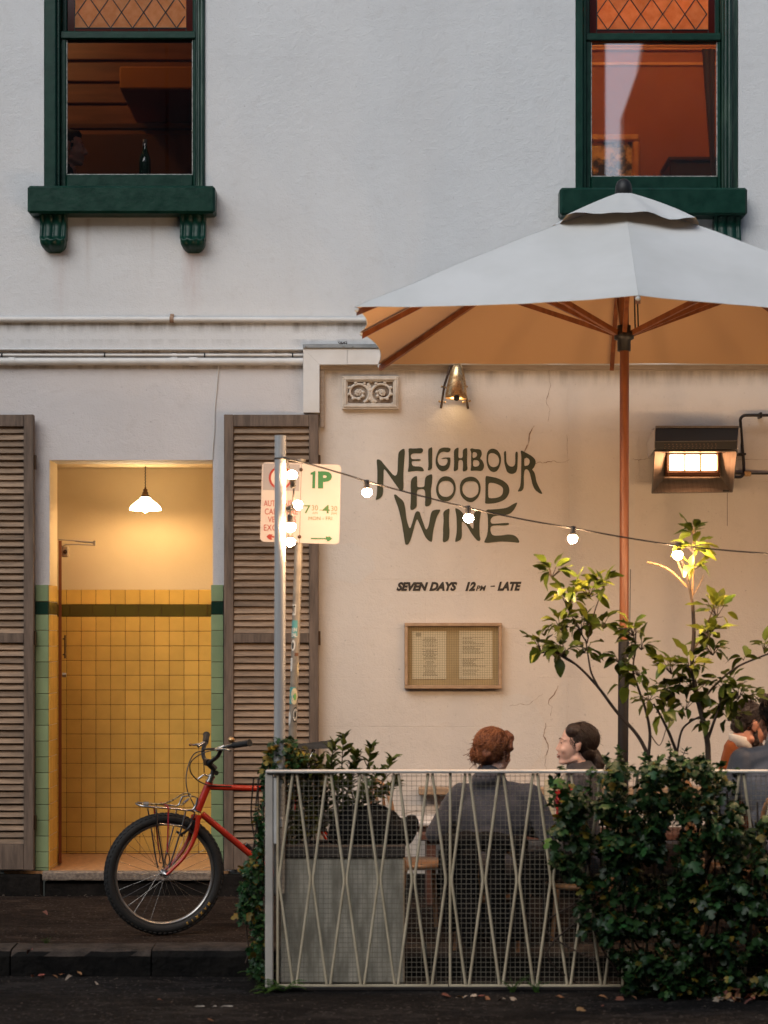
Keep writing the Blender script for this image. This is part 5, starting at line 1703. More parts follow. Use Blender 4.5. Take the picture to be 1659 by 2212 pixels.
# handrail, a flat bar with rounded nose
mb = MB(); mb.box(Xf(574), xe, fy - .028, fy + .030, Zf(1669.5), Zf(1663), .004)
mb.build('top_rail', MAT('pale_rail_paint', (.60, .57, .53), (.50, .47, .43), 7, .45), fn)
mb = MB(); mb.box(Xf(573), Xf(590), fy - .012, fy + .028, ROADZ + .01, Zf(1670), .004)
mb.build('end_post', M_FENCEP, fn)
mb = MB(); mb.box(Xf(590.5), Xf(598), fy - .004, fy + .02, Zf(1823), Zf(1681), .003)
mb.build('white_strap', M_TRIM, fn)
def rod(pts, r=.0074):
    return MB().tube(pts, r, 8)
for k in range(4):
    o = k * 372.5
    xa, xb = 597 + o, 969 + o
    mb = rod([(Xf(xa + 3), fy, Zf(2128)), (Xf(xa + 3), fy, Zf(1670))], .007)
    mb.build('upright', M_FENCE, fn)
    MB().box(Xf(xa) + .002, Xf(xb) - .002, fy - .010, fy + .010, Zf(2131.5), Zf(2126.5), .002).build('bottom_rail', M_FENCE, fn)
    for i in range(6):
        tx = 637 + o + 73.1 * i - (73.1 if i == 5 else 0) * 0
        mx_ = tx + 36.5
        # rod leaning right then back, and its mirror
        if tx + 4 < xb and mx_ - 3 <= xb + 2:
            rod([(Xf(tx + 4.5), fy - .004, Zf(1671)), (Xf(mx_ - 3.2), fy - .004, Zf(1894)), (Xf(mx_ - 3.2), fy - .004, Zf(1906)), (Xf(tx + 4), fy - .004, Zf(2126))]).build('bent_rod', M_FENCE, fn)
        if tx - 4 < xb:
            m2 = tx - 36.5
            if m2 + 3 >= xa:
                rod([(Xf(tx - 4.5), fy - .004, Zf(1671)), (Xf(m2 + 3.2), fy - .004, Zf(1894)), (Xf(m2 + 3.2), fy - .004, Zf(1906)), (Xf(tx - 4), fy - .004, Zf(2126))]).build('bent_rod', M_FENCE, fn)
    mb = MB(); p = 10.6
    q = xa + 6
    while q < xb:
        mb.box(Xf(q) - .0011, Xf(q) + .0011, fy + .0115, fy + .0135, Zf(2126), Zf(1672)); q += p
    q = 1677
    while q < 2124:
        mb.box(Xf(xa + 3), Xf(xb), fy + .0138, fy + .0158, Zf(q) - .0011, Zf(q) + .0011); q += p
    mb.build('wire_mesh', M_MESHW, fn, kind='stuff')
mb = MB(); mb.box(Xf(600), xe, fy - .03, fy + .05, ROADZ + .003, Zf(2134), .004)
mb.box(Xf(600), xe, fy - .05, fy - .032, ROADZ + .002, ROADZ + .02, .003)
mb.build('kick_channel', M_KICK, fn)

# ------------------------------------------------------------------ planter and what stands on it
PY = -2.40
M_CONC = MAT('stained_concrete', (.62, .56, .45), (.26, .235, .18), 5, .85, bmp=.003, bscale=22, stretch=(3, 3, .8))
plt = thing('concrete_planter', 'tall stained concrete planter box behind the left end of the fence', 'planter', (X(741, PY), PY + .12, ROADZ))
x0, x1 = X(606, PY), X(874, PY)
zt = Z(1853, PY)
mb = MB(); mb.box(x0, x1, PY, PY + .255, ROADZ + .012, zt, .008); mb.build('trough', M_CONC, plt)
mb = MB()
mb.box(x0 - .004, x1 + .004, PY - .012, PY + .02, zt + .001, Z(1826, PY), .006); mb.box(x0 - .004, x1 + .004, PY + .235, PY + .262, zt + .001, Z(1826, PY), .006)
mb.box(x0 - .004, x0 + .03, PY + .0205, PY + .2345, zt + .001, Z(1826, PY) - .001, .006); mb.box(x1 - .03, x1 + .004, PY + .0205, PY + .2345, zt + .001, Z(1826, PY) - .001, .006)
mb.build('rim', MAT('dark_rim', (.035, .028, .024), (.06, .045, .036), 9, .8, bmp=.003), plt)
MB().box(x0 + .031, x1 - .031, PY + .021, PY + .234, zt + .0, Z(1832, PY)).build('soil', MAT('potting_soil', (.03, .018, .012), (.06, .035, .022), 20, .95, bmp=.01, bscale=60), plt)
stk = thing('timber_stake', 'brown timber stake standing in the corner of the concrete planter', 'stake', W(615, 1826, PY + .06))
MB().box(X(611, PY + .06), X(621, PY + .06), PY + .05, PY + .075, Z(1835, PY + .06), Z(1622, PY + .06), .004).build('post', MAT('stake_timber', (.26, .13, .07), (.18, .08, .04), 6, .7, stretch=(4, 4, .6)), stk)

def blob(parts, name, mat, parent, vox=.012, it=3, noise=0., nscale=8, label=None, post=None):
    """fuse closed shapes into one continuous skin"""
    mb = MB()
    for f in parts: f(mb)
    me = mb.mesh('tmp')
    o = bpy.data.objects.new('tmp', me); COL.objects.link(o)
    r = o.modifiers.new('r', 'REMESH'); r.mode = 'VOXEL'; r.voxel_size = vox; r.use_smooth_shade = True
    if it:
        s = o.modifiers.new('s', 'SMOOTH'); s.factor = .5; s.iterations = it
    dg = bpy.context.evaluated_depsgraph_get()
    m2 = bpy.data.meshes.new_from_object(o.evaluated_get(dg))
    bpy.data.objects.remove(o); bpy.data.meshes.remove(me)
    n = len(m2.vertices)
    co = np.empty(n * 3); m2.vertices.foreach_get('co', co); co = co.reshape(-1, 3)
    if noise:
        nr = np.empty(n * 3); m2.vertices.foreach_get('normal', nr); nr = nr.reshape(-1, 3)
        d = np.array([mnoise.fractal(Vector(c) * nscale, 1.0, 2.0, 3) for c in co])
        co = co + nr * d[:, None] * noise
    if post is not None: co = post(co)
    off = np.array(ORIGIN.get(parent.name, Vector((0, 0, 0)))) if parent is not None else 0
    co = co - off
    m2.vertices.foreach_set('co', co.ravel())
    m2.polygons.foreach_set('use_smooth', [True] * len(m2.polygons))
    m2.name = name
    m2.materials.clear(); m2.materials.append(mat)
    m2.update()
    ob = bpy.data.objects.new(name, m2)
    finish(ob, parent, label)
    ORIGIN[ob.name] = ORIGIN.get(parent.name, Vector((0, 0, 0))) if parent is not None else Vector((0, 0, 0))
    return ob
M_BAG = MAT('black_nylon', (.006, .0055, .006), (.010, .009, .009), 8, .8, bmp=.002, bscale=30, spec=.12)
bag = thing('bag', 'slumped black padded bag resting on the concrete planter behind the fence', 'bag', W(800, 1828, PY + .14))
by = PY + .13
bz = Z(1828, by)
bl_ = lambda px_, py_, dy=0.: W(px_, py_, by + dy)
blob([lambda m: m.cone(bl_(745, 1793), bl_(860, 1796), .085, .080), lambda m: m.cone(bl_(770, 1772), bl_(840, 1774), .075, .065), lambda m: m.cone(bl_(730, 1800), bl_(720, 1808), .06, .04),
      lambda m: m.ball(bl_(888, 1782), (.045, .05, .06))], 'body', M_BAG, bag, .012, 4, .016, 6, post=lambda co: np.stack([co[:, 0], co[:, 1], np.maximum(co[:, 2], bz + .002)], 1))
MB().tube(spline([bl_(780, 1748, -.05), bl_(800, 1740, -.02), bl_(825, 1742, .0), bl_(842, 1752, -.04)], 6), .008, 8).build('carry_handle', M_BAG, bag)

# ------------------------------------------------------------------ cafe furniture
M_WOODC = MAT('bentwood', (.36, .18, .075), (.27, .12, .05), 6, .45)
M_DARKW = MAT('dark_red_timber', (.10, .035, .018), (.07, .022, .012), 6, .6)
bn = thing('wall_bench', 'low timber bench with a ledge backrest running along the painted wall', 'bench', (X(1150, -.3), -.3, 0))
MB().box(X(905, -.2), X(2000, -.2), -.09, .029, Z(1718, -.1), Z(1702, -.1), .006).build('back_ledge', MAT('ledge_timber', (.42, .28, .17), (.33, .21, .12), 6, .6), bn)
MB().box(X(905, -.3), X(2000, -.3), -.50, -.05, .40, .44, .006).build('seat', M_DARKW, bn)
for px_ in (930, 1300, 1700):
    MB().box(X(px_, -.3) - .03, X(px_, -.3) + .03, -.46, -.06, .0, .399, .004).build('leg', M_DARKW, bn)
tb = thing('cafe_table', 'low white topped cafe table between the two women behind the fence', 'table', (.52, -1.28, 0))
M_WTOP = MAT('white_table_top', (.66, .62, .58), rough=.35)
MB().box(.02, .98, -1.50, -1.06, .585, .612, .006).build('table_top', M_WTOP, tb)
MB().box(.04, .96, -1.48, -1.08, .555, .5845, .004).build('apron', M_DARKW, tb)
for (a, b) in ((.07, -1.45), (.93, -1.45), (.07, -1.11), (.93, -1.11)):
    MB().tube([(a, b, .0), (a, b, .556)], .016, 10).build('leg', M_BLACK, tb)
def wine_glass(c, label):
    g = thing('wine_glass', label, 'glass', c)
    MB().lathe([(0, 0), (.03, 0), (.028, .003), (.004, .008), (.003, .08), (.02, .095), (.034, .125), (.032, .17), (.031, .17), (.032, .126), (.018, .098), (0, .09)], 20, Matrix.Translation(c)).build('bowl', glass_mat('wine_glass', 2.5, (.9, .92, .95)), g)
wine_glass(Vector((X(983, -1.3), -1.3, .6125)), 'clear stemmed glass on the white cafe table left of the grey jumper')
cd = thing('table_card', 'small cream card standing on the white cafe table between the two women', 'card', (X(1185, -1.45), -1.44, .6125))
p_ = W(1176, 1691, -1.45); q_ = W(1196, 1703, -1.45)
MB().add([(p_.x, -1.46, .6125), (q_.x, -1.46, .6125), (q_.x, -1.44, q_.z + .05), (p_.x, -1.44, q_.z + .05)], [(0, 1, 2, 3)]).box(p_.x, q_.x, -1.435, -1.43, .6125, q_.z + .049).build('card', M_PAPER, cd)

def chair(x, y, rz, label, seat=.31, back=.45, grp='bentwood chairs at the cafe table'):
    c = thing('bentwood_chair', label, 'chair', (x, y, 0), rotz=rz, local=True, group=grp)
    MB().lathe([(0, seat - .03), (.20, seat - .03), (.21, seat - .012), (.20, seat), (0, seat - .006)], 26).build('seat', M_WOODC, c)
    for (a, b) in ((-.14, .14), (.14, .14)):
        MB().tube([(a, b, seat - .03), (a * 1.18, b * 1.2, .0)], [.016, .011], 9).build('leg', M_WOODC, c)
    for a in (-.15, .15):
        MB().tube([(a, -.14, seat - .03), (a * 1.1, -.19, .0)], [.016, .011], 9).build('leg', M_WOODC, c)
    mb = MB().tube(spline([(-.17, -.14, seat - .03), (-.18, -.20, seat + .18), (-.14, -.23, seat + back - .07), (0, -.25, seat + back), (.14, -.23, seat + back - .07), (.18, -.20, seat + .18), (.17, -.14, seat - .03)], 6), .013, 9)
    mb.build('back_hoop', M_WOODC, c)
    for a in (-.05, .05):
        MB().tube(spline([(a * .7, -.19, seat - .02), (a, -.21, seat + .2), (a * 1.1, -.24, seat + back - .02)], 5), .009, 8).build('back_cane', M_WOODC, c)
    return c
# ------------------------------------------------------------------ people
def skin_mat(name, a, b):
    m = MAT(name, a, b, 14, .5, spec=.35)
    n = m.node_tree.nodes['Principled BSDF']
    n.inputs['Subsurface Weight'].default_value = .12
    n.inputs['Subsurface Radius'].default_value = (.02, .008, .005)
    return m
M_SKIN_F = skin_mat('fair_skin', (.66, .42, .34), (.60, .36, .28))
M_SKIN_M = skin_mat('ruddy_skin', (.50, .24, .16), (.44, .19, .12))
M_EYE = MAT('eye', (.03, .02, .018), rough=.25)
M_LIP = MAT('lips', (.36, .10, .085), rough=.45)
M_BROW = MAT('brow_hair', (.07, .035, .02), rough=.8)
M_TEETH = MAT('teeth', (.62, .58, .52), rough=.3)
def hair_mat(name, a, b, st=(6, 6, 1.2)):
    return MAT(name, a, b, 30, .48, stretch=st, bmp=.006, bscale=34, spec=.45, lo=.3, hi=.7)
def cloth_mat(name, a, b, sheen=.2):
    return MAT(name, a, b, 5, .9, bmp=.0015, bscale=170, sheen=sheen, spec=.15)

class Fig:
    """joints of a seated figure, facing local +y; T takes local points to the world"""
    def __init__(s, x, y, yaw, top, seat, lean=.08, headyaw=0., pitch=0., roll=0., sw=1.0, hs=1.0, headfwd=.05, headx=0.):
        s.T = Matrix.Translation((x, y, 0)) @ Matrix.Rotation(yaw, 4, 'Z')
        s.hs = hs
        s.hc = Vector((headx, lean + headfwd, top - .125 * hs))
        s.HT = s.T @ Matrix.Translation(s.hc) @ Matrix.Rotation(headyaw, 4, 'Z') @ Matrix.Rotation(pitch, 4, 'X') @ Matrix.Rotation(roll, 4, 'Y') @ Matrix.Scale(hs, 4)
        zs = top - .335 * hs
        s.zs = zs; s.hip = Vector((0, -.03, seat + .09)); s.sw = sw; s.lean = lean
        s.neck = Vector((headx * .4, lean + .0, zs + .055))
        s.sh = [Vector((-.165 * sw, lean, zs)), Vector((.165 * sw, lean, zs))]
        s.chest = Vector((0, lean * .75, zs - .15)); s.waist = Vector((0, lean * .35, (zs - .15 + seat + .09) / 2 - .02))
        s.el = [Vector((-.25 * sw, lean + .04, zs - .26)), Vector((.25 * sw, lean + .04, zs - .26))]
        s.wr = [Vector((-.17, lean + .27, zs - .24)), Vector((.17, lean + .27, zs - .24))]
        s.kn = [Vector((-.10, .40, seat + .06)), Vector((.10, .40, seat + .06))]
        s.an = [Vector((-.10, .36, .08)), Vector((.10, .36, .08))]
    def w(s, p): return s.T @ Vector(p)
    def h(s, p): return s.HT @ Vector(p)
    def hm(s): return s.HT.to_3x3().to_4x4()

def head_parts(f, jaw=1.0, nose=1.0, female=True):
    hm = f.hm()
    B_ = lambda c, r: (lambda m: m.ball(f.h(c), r, 18, 12, hm))
    C_ = lambda a, b, ra, rb: (lambda m: m.cone(f.h(a), f.h(b), ra * f.hs, rb * f.hs, 12, 4))
    k = .9 if female else 1.05
    P = [B_((0, -.012, .032), (.074, .094, .090)), B_((0, .034, -.022), (.060, .062, .084)), B_((0, .022, -.062), (.052 * jaw, .058, .052)),
         B_((0, .068, -.098), (.024 * jaw, .020, .018)), C_((-.045 * jaw, .0, -.075), (-.012, .066, -.100), .020, .016), C_((.045 * jaw, .0, -.075), (.012, .066, -.100), .020, .016),
         C_((0, .086, .012), (0, .108 - .022 * (1 - nose), -.026), .0072, .0105 * nose), B_((0, .110 - .024 * (1 - nose), -.030 + .006 * (1 - nose)), (.0115 * nose, .0115 * nose, .0095 * nose)), B_((-.012, .098, -.034), (.008, .010, .007)), B_((.012, .098, -.034), (.008, .010, .007)),
         B_((-.034, .062, -.030), (.024, .024, .022)), B_((.034, .062, -.030), (.024, .024, .022)),
         C_((-.046, .066, .026), (-.012, .086, .022), .009 * k, .0085 * k), C_((.046, .066, .026), (.012, .086, .022), .009 * k, .0085 * k),
         B_((-.031, .074, .008), (.0135, .011, .0095)), B_((.031, .074, .008), (.0135, .011, .0095)),
         B_((0, .088, -.058), (.019, .0105, .006)), B_((0, .086, -.074), (.017, .0105, .0065)), B_((0, .078, -.05), (.024, .016, .02))]
    for sx in (-1, 1):
        e = Matrix.Rotation(sx * -.35, 4, 'Z')
        P.append(lambda m, sx=sx, e=e: m.ball(f.h((sx * .074, -.012, .0)), (.0085, .018, .030), 12, 8, hm @ e))
        P.append(lambda m, sx=sx, e=e: m.ball(f.h((sx * .080, -.020, .012)), (.006, .013, .017), 12, 8, hm @ e))
        P.append(lambda m, sx=sx: m.ball(f.h((sx * .073, -.004, -.026)), (.007, .009, .010), 10, 6, hm))
    P.append(C_((0, -.018, -.05), (0, -.045, -.16), .052 if female else .060, .054 if female else .064))
    return P

def hand_parts(f, wr, d, up, side, curl=.5):
    """palm, four unequal bent fingers and a thumb leaving the side of the palm"""
    d = Vector(d).normalized(); up = Vector(up); up = (up - d * up.dot(d)).normalized(); lat = d.cross(up) * side
    w = lambda p: f.w(p)
    P = []
    wr = Vector(wr)
    P.append(lambda m: m.cone(w(wr), w(wr + d * .02), .022, .024))
    for k in (-1, -.33, .33, 1):
        P.append(lambda m, k=k: m.cone(w(wr + d * .015 + lat * .010 * k), w(wr + d * .085 + lat * .026 * k), .013, .0115))
    for k, L in zip((-1, -.33, .33, 1), (.058, .072, .078, .068)):
        a = wr + d * .088 + lat * .027 * k
        b = a + (d - up * curl * .5).normalized() * L * .45
        c = b + (d - up * curl * 1.2).normalized() * L * .32
        e = c + (d - up * curl * 2.2).normalized() * L * .25
        for (p, q, r0, r1) in ((a, b, .0092, .0086), (b, c, .0086, .0078), (c, e, .0078, .0068)):
            P.append(lambda m, p=p, q=q, r0=r0, r1=r1: m.cone(w(p), w(q), r0, r1, 8, 3))
    a = wr + d * .025 + lat * .024
    b = a + (d * .6 + lat * .8 - up * .2).normalized() * .042
    c = b + (d * .95 + lat * .3 - up * .35).normalized() * .034
    P.append(lambda m: m.cone(w(a), w(b), .0125, .0105, 8, 3)); P.append(lambda m: m.cone(w(b), w(c), .0105, .0085, 8, 3))
    return P

def person(label, f, skin, top_mat, leg_mat, female=True, jaw=1.0, nose=1.0, collar=True, bulk=1.0, low=True):
    t = thing('person', label, 'person', f.w((0, 0, 0)))
    w = f.w
    C_ = lambda a, b, ra, rb: (lambda m: m.cone(w(a), w(b), ra, rb, 12, 4))
    RT = f.T.to_3x3().to_4x4()
    E_ = lambda c, r: (lambda m: m.ball(w(c), r, 18, 12, RT))
    P = head_parts(f, jaw, nose, female)
    P.append(C_(f.neck, f.neck + Vector((0, -.01, -.10)), .062, .08))
    P += [E_(f.chest, (.145, .095, .17)), E_(f.waist, (.12, .085, .16)), E_(f.hip, (.15, .11, .10))]
    for i in (0, 1):
        P += [C_(f.neck + Vector((0, -.01, -.06)), f.sh[i], .05, .048), C_(f.sh[i], f.el[i], .044, .036), C_(f.el[i], f.wr[i], .036, .024)]
        d = (f.wr[i] - f.el[i])
        P += hand_parts(f, f.wr[i], d, (0, 0, 1), 1 if i == 0 else -1)
        P += [C_(f.hip + Vector((.08 * (2 * i - 1), 0, -.01)), f.kn[i], .075, .052), C_(f.kn[i], f.an[i], .052, .036), C_(f.an[i] + Vector((0, -.03, -.03)), f.an[i] + Vector((0, .14, -.045)), .036, .028)]
    blob(P, 'body', skin, t, .0062, 2)
    # eyes, brows and mouth
    hm = f.hm()
    mb = MB()
    for sx in (-1, 1): mb.ball(f.h((sx * .031, .0815, .0085)), (.0095, .0055, .0042), 10, 6, hm)
    mb.build('eyes', M_EYE, t)
    mb = MB()
    for sx in (-1, 1): mb.tube([f.h((sx * .048, .073, .027)), f.h((sx * .032, .087, .033)), f.h((sx * .014, .094, .028))], [.0012, .0019, .0015], 6)
    mb.build('eyebrows', M_BROW, t)
    # top
    b = bulk
    Q = [E_(f.chest, (.168 * b * f.sw, .118 * b, .185)), E_(f.waist, (.150 * b, .112 * b, .18)), E_(f.hip + Vector((0, 0, .02)), (.168 * b, .13 * b, .10))]
    for i in (0, 1):
        Q += [C_(f.neck + Vector((0, -.015, -.055)), f.sh[i], .060, .062 * b), C_(f.sh[i], f.el[i], .066 * b, .056 * b), C_(f.el[i], f.wr[i], .056 * b, .037)]
    nb = f.T.inverted() @ f.h((0, -.036, -.115))
    if not collar: Q += [C_(nb + Vector((0, -.02, -.035)), f.neck + Vector((0, -.03, -.12)), .074, .11), C_(nb + Vector((0, -.02, -.06)), f.sh[0], .06, .06), C_(nb + Vector((0, -.02, -.06)), f.sh[1], .06, .06)]
    if collar: Q += [E_(nb + Vector((0, -.01, -.03)), (.088, .085, .05)), C_(nb, nb.lerp(f.neck + Vector((0, -.02, -.08)), .6), .067, .085), C_(nb.lerp(f.neck, .5), f.neck + Vector((0, -.03, -.12)), .075, .11), E_(f.neck + Vector((0, -.05, -.08)), (.11, .06, .08))]
    blob(Q, 'top', top_mat, t, .0095, 4, .011, 7)
    # trousers and shoes
    L = [E_(f.hip, (.160, .125, .10))]
    for i in (0, 1):
        L += [C_(f.hip + Vector((.08 * (2 * i - 1), 0, -.01)), f.kn[i], .088, .064), C_(f.kn[i], f.an[i], .064, .048)]
    blob(L, 'trousers', leg_mat, t, .011, 3, .006, 8)
    S = []
    for i in (0, 1):
        S += [C_(f.an[i] + Vector((0, -.035, -.035)), f.an[i] + Vector((0, .15, -.05)), .043, .034)]
    blob(S, 'shoes', M_BLACK, t, .009, 2, post=lambda co: np.stack([co[:, 0], co[:, 1], np.maximum(co[:, 2], .004)], 1))
    return t

def strands(t, f, mat, roots, seed, n, length, r=.0016, droop=.3, name='loose_strands'):
    """single hairs that break the outline"""
    random.seed(seed); mb = MB()
    for _ in range(n):
        c, rad = random.choice(roots)
        d = Vector((random.gauss(0, 1), random.gauss(0, 1), random.gauss(0, 1))).normalized()
        p = Vector(c) + Vector((d.x * rad[0], d.y * rad[1], d.z * rad[2])) * .96
        tang = Vector((random.gauss(0, 1), random.gauss(0, 1), random.gauss(0, 1)))
        tang = (tang - d * tang.dot(d)).normalized()
        L = length * random.uniform(.5, 1.2)
        pts = [p, p + (d * .25 + tang * .6) * L * .5, p + (d * .32 + tang * 1.0 + Vector((0, 0, -droop))) * L]
        mb.tube([f.h(q) for q in spline(pts, 3)], [r * 1.3, r * 1.3, r, r, r * .8, r * .6, r * .4][:7], 4)
    mb.build(name, mat, t, kind='stuff')

def comb(t, f, mat, c, rad, target, n, seed, steps=9, jit=.006, r=.0022, reach=1.0, ymax=.06, zmin=-.05, lift=1.0, name='hair_strands'):
    """hair combed over the skull: strands hug the ellipsoid on their way to the target"""
    random.seed(seed); mb = MB(); c = Vector(c); T_ = Vector(target)
    k = 0
    while k < n:
        d = sph_()
        p = c + Vector((d.x * rad[0], d.y * rad[1], d.z * rad[2]))
        if p.y > ymax - .5 * max(0, .03 - p.z) or p.z < zmin or (abs(p.x) > rad[0] * .55 and p.y > .0 and p.z < .045): continue
        k += 1
        P = []
        off = Vector((random.gauss(0, jit), random.gauss(0, jit), random.gauss(0, jit)))
        tot = reach * random.uniform(.7, 1.0)
        for i in range(steps):
            q = p.lerp(T_ + off, tot * i / (steps - 1))
            e = q - c
            L = math.sqrt((e.x / rad[0]) ** 2 + (e.y / rad[1]) ** 2 + (e.z / rad[2]) ** 2)
            s_ = max(L, 1.0) if i == steps - 1 and reach > .9 else 1.0 * lift + .012 * math.sin(i + k)
            P.append(c + e / max(L, 1e-4) * (s_ if L < 1 or i < steps - 1 else L))
        mb.tube([f.h(q) for q in P], [r * (1 - .35 * i / (steps - 1)) for i in range(steps)], 5)
    mb.build(name, mat, t, kind='stuff')
def sph_():
    return Vector((random.gauss(0, 1), random.gauss(0, 1), random.gauss(0, 1))).normalized()
M_JUMPER = cloth_mat('grey_blue_jumper', (.066, .062, .070), (.046, .043, .050))
M_DARKTR = cloth_mat('dark_trousers', (.008, .0075, .008), (.012, .011, .012))
random.seed(31)
# woman with her back to the street
f1 = Fig(X(1062, -1.95), -1.97, R(-12), Z(1577, -1.92), .30, lean=.10, headyaw=R(-34), pitch=R(-8), sw=1.1, hs=.99, headfwd=.0)
for q_ in f1.sh: q_.z -= .025
f1.el[0] = Vector((-.31, .07, f1.zs - .23)); f1.wr[0] = Vector((-.20, .30, f1.zs - .18))
f1.el[1] = Vector((.30, .08, f1.zs - .22)); f1.wr[1] = Vector((.16, .30, f1.zs - .17))
p1 = person('woman with pinned up auburn hair seen from behind in a grey blue jumper', f1, M_SKIN_F, M_JUMPER, M_DARKTR, bulk=1.08)
M_AUBURN = hair_mat('auburn_hair', (.19, .058, .020), (.075, .022, .009))
hm = f1.hm()
hb = lambda f, c, r: (lambda m: m.ball(f.h(c), r, 16, 10, f.hm()))
hc = lambda f, a, b, ra, rb: (lambda m: m.cone(f.h(a), f.h(b), ra, rb, 10, 4))
blob([hb(f1, (0, -.028, .040), (.089, .100, .092)), hb(f1, (0, -.055, -.012), (.074, .062, .066)), hb(f1, (-.035, -.088, -.030), (.048, .036, .040)), hb(f1, (.02, -.098, -.02), (.042, .03, .042)),
      hb(f1, (-.052, -.072, .0), (.036, .034, .034)), hc(f1, (.05, .04, .095), (.085, .03, .03), .028, .018), hc(f1, (-.05, .04, .095), (-.085, .03, .02), .028, .016), hc(f1, (.082, .02, .03), (.083, .012, -.04), .016, .007),
      hc(f1, (-.082, .012, .03), (-.080, -.0, -.05), .018, .008), hb(f1, (.03, .045, .10), (.045, .035, .025))], 'hair', M_AUBURN, p1, .0065, 2, .008, 30)
strands(p1, f1, M_AUBURN, [((0, -.028, .042), (.094, .105, .098)), ((-.02, -.09, -.022), (.065, .04, .05)), ((0, -.028, .042), (.091, .102, .095))], 3, 420, .036, r=.0014)
M_COPPER = hair_mat('copper_hair', (.30, .105, .034), (.15, .046, .016))
comb(p1, f1, M_AUBURN, (0, -.028, .040), (.091, .102, .094), (-.03, -.09, -.02), 300, 71, jit=.035, lift=1.03, zmin=-.03, r=.0026)
comb(p1, f1, M_COPPER, (0, -.028, .040), (.092, .103, .095), (-.02, -.09, .0), 260, 75, jit=.045, lift=1.05, zmin=-.03, r=.0019, reach=.6, name='copper_strands')
comb(p1, f1, M_COPPER, (-.02, -.085, -.015), (.066, .05, .052), (-.02, -.13, -.02), 160, 76, jit=.03, lift=1.04, ymax=.2, zmin=-.09, r=.0021, reach=.8, name='bun_strands')
# woman facing left
f2 = Fig(X(1262, -1.7), -1.66, R(84), Z(1561, -1.66), .32, lean=.03, headyaw=R(4), pitch=R(4), hs=.985, headfwd=.012)
p2 = person('smiling woman in profile with dark brown tied back hair and a dark grey top', f2, M_SKIN_F, cloth_mat('dark_taupe_top', (.06, .052, .055), (.04, .034, .036)), M_DARKTR, jaw=.90, nose=.74, bulk=.95)
M_DKHAIR = hair_mat('dark_brown_hair', (.030, .015, .010), (.014, .007, .005))
blob([hb(f2, (0, -.032, .038), (.083, .096, .090)), hb(f2, (0, -.06, -.02), (.066, .058, .072)), hb(f2, (.045, .012, .075), (.036, .055, .044)), hb(f2, (-.045, .012, .075), (.036, .055, .044)),
      hc(f2, (0, -.105, -.045), (0, -.135, -.10), .034, .036), hc(f2, (0, -.135, -.10), (.01, -.15, -.165), .036, .018), hc(f2, (0, -.12, -.09), (-.012, -.12, -.19), .028, .012)], 'hair', M_DKHAIR, p2, .0065, 2, .006, 22)
comb(p2, f2, M_DKHAIR, (0, -.032, .038), (.085, .098, .092), (0, -.115, -.05), 560, 72, jit=.007, lift=1.012)
strands(p2, f2, M_DKHAIR, [((0, -.135, -.11), (.035, .035, .06)), ((0, -.035, .04), (.085, .098, .093))], 4, 60, .05, r=.0013)
mb = MB(); mb.ball(f2.h((0, .089, -.0665)), (.0225, .0095, .0052), 12, 6, f2.hm()); mb.build('open_mouth', MAT('mouth_dark', (.10, .02, .018), rough=.5), p2)
mb = MB(); mb.ball(f2.h((0, .0915, -.0645)), (.0185, .0078, .0026), 12, 6, f2.hm()); mb.build('teeth', M_TEETH, p2)
mb = MB(); mb.ball(f2.h((0, .0962, -.0595)), (.016, .0058, .0034), 12, 6, f2.hm()); mb.ball(f2.h((0, .0945, -.0735)), (.015, .0058, .0036), 12, 6, f2.hm()); mb.build('lips', M_LIP, p2)
# bearded man in a rust jacket
f3 = Fig(X(1578, -1.62), -1.60, R(-88), Z(1519, -1.62), .42, lean=.07, headyaw=R(14), pitch=R(-16), sw=1.12, headfwd=.045, hs=1.0)
p3 = person('bearded man in a rust brown jacket with open white collar at the right edge', f3, M_SKIN_M, cloth_mat('rust_jacket', (.26, .072, .02), (.17, .045, .014)), M_DARKTR, female=False, jaw=1.1, collar=False, bulk=1.06)
blob([hb(f3, (0, -.026, .042), (.081, .093, .088)), hb(f3, (0, -.062, -.012), (.066, .046, .052)), hb(f3, (0, .04, .088), (.06, .05, .035))], 'hair', M_DKHAIR, p3, .0065, 2, .008, 40)
comb(p3, f3, M_DKHAIR, (0, -.026, .042), (.083, .095, .090), (0, -.10, -.06), 420, 73, jit=.02, reach=.3, lift=1.02)
strands(p3, f3, M_DKHAIR, [((0, -.026, .042), (.082, .094, .089)), ((0, -.062, -.012), (.066, .046, .052))], 5, 140, .022, r=.0014)
blob([hb(f3, (0, .058, -.098), (.044, .044, .034)), hc(f3, (-.058, .012, -.03), (-.046, .03, -.09), .014, .022), hc(f3, (.058, .012, -.03), (.046, .03, -.09), .014, .022), hc(f3, (-.024, .088, -.048), (.024, .088, -.048), .008, .008)], 'beard', M_DKHAIR, p3, .006, 2, .008, 50)
M_SHIRT = cloth_mat('white_shirt', (.62, .58, .54), (.55, .51, .47), 0)
def shirt_collar(t, f, name='shirt_collar', h=.036, r=.060):
    nb = f.T.inverted() @ f.h((0, -.036, -.115))
    V = []; n = 20
    for i in range(n):
        a = 2 * math.pi * i / n
        for (rr_, z) in ((r * 1.2, -.045), (r, h * .4), (r * .98, h), (r * 1.02, h), (r * 1.06, h * .4), (r * 1.28, -.048)):
            V.append(f.w(nb + Vector((rr_ * math.cos(a), .004 + rr_ * .95 * math.sin(a) - z * .15, z + .012 - .014 * math.sin(a)))))
    MB().add(V, [(i * 6 + k, ((i + 1) % n) * 6 + k, ((i + 1) % n) * 6 + (k + 1) % 6, i * 6 + (k + 1) % 6) for i in range(n) for k in range(6)], True).build(name, M_SHIRT, t)
shirt_collar(p3, f3)
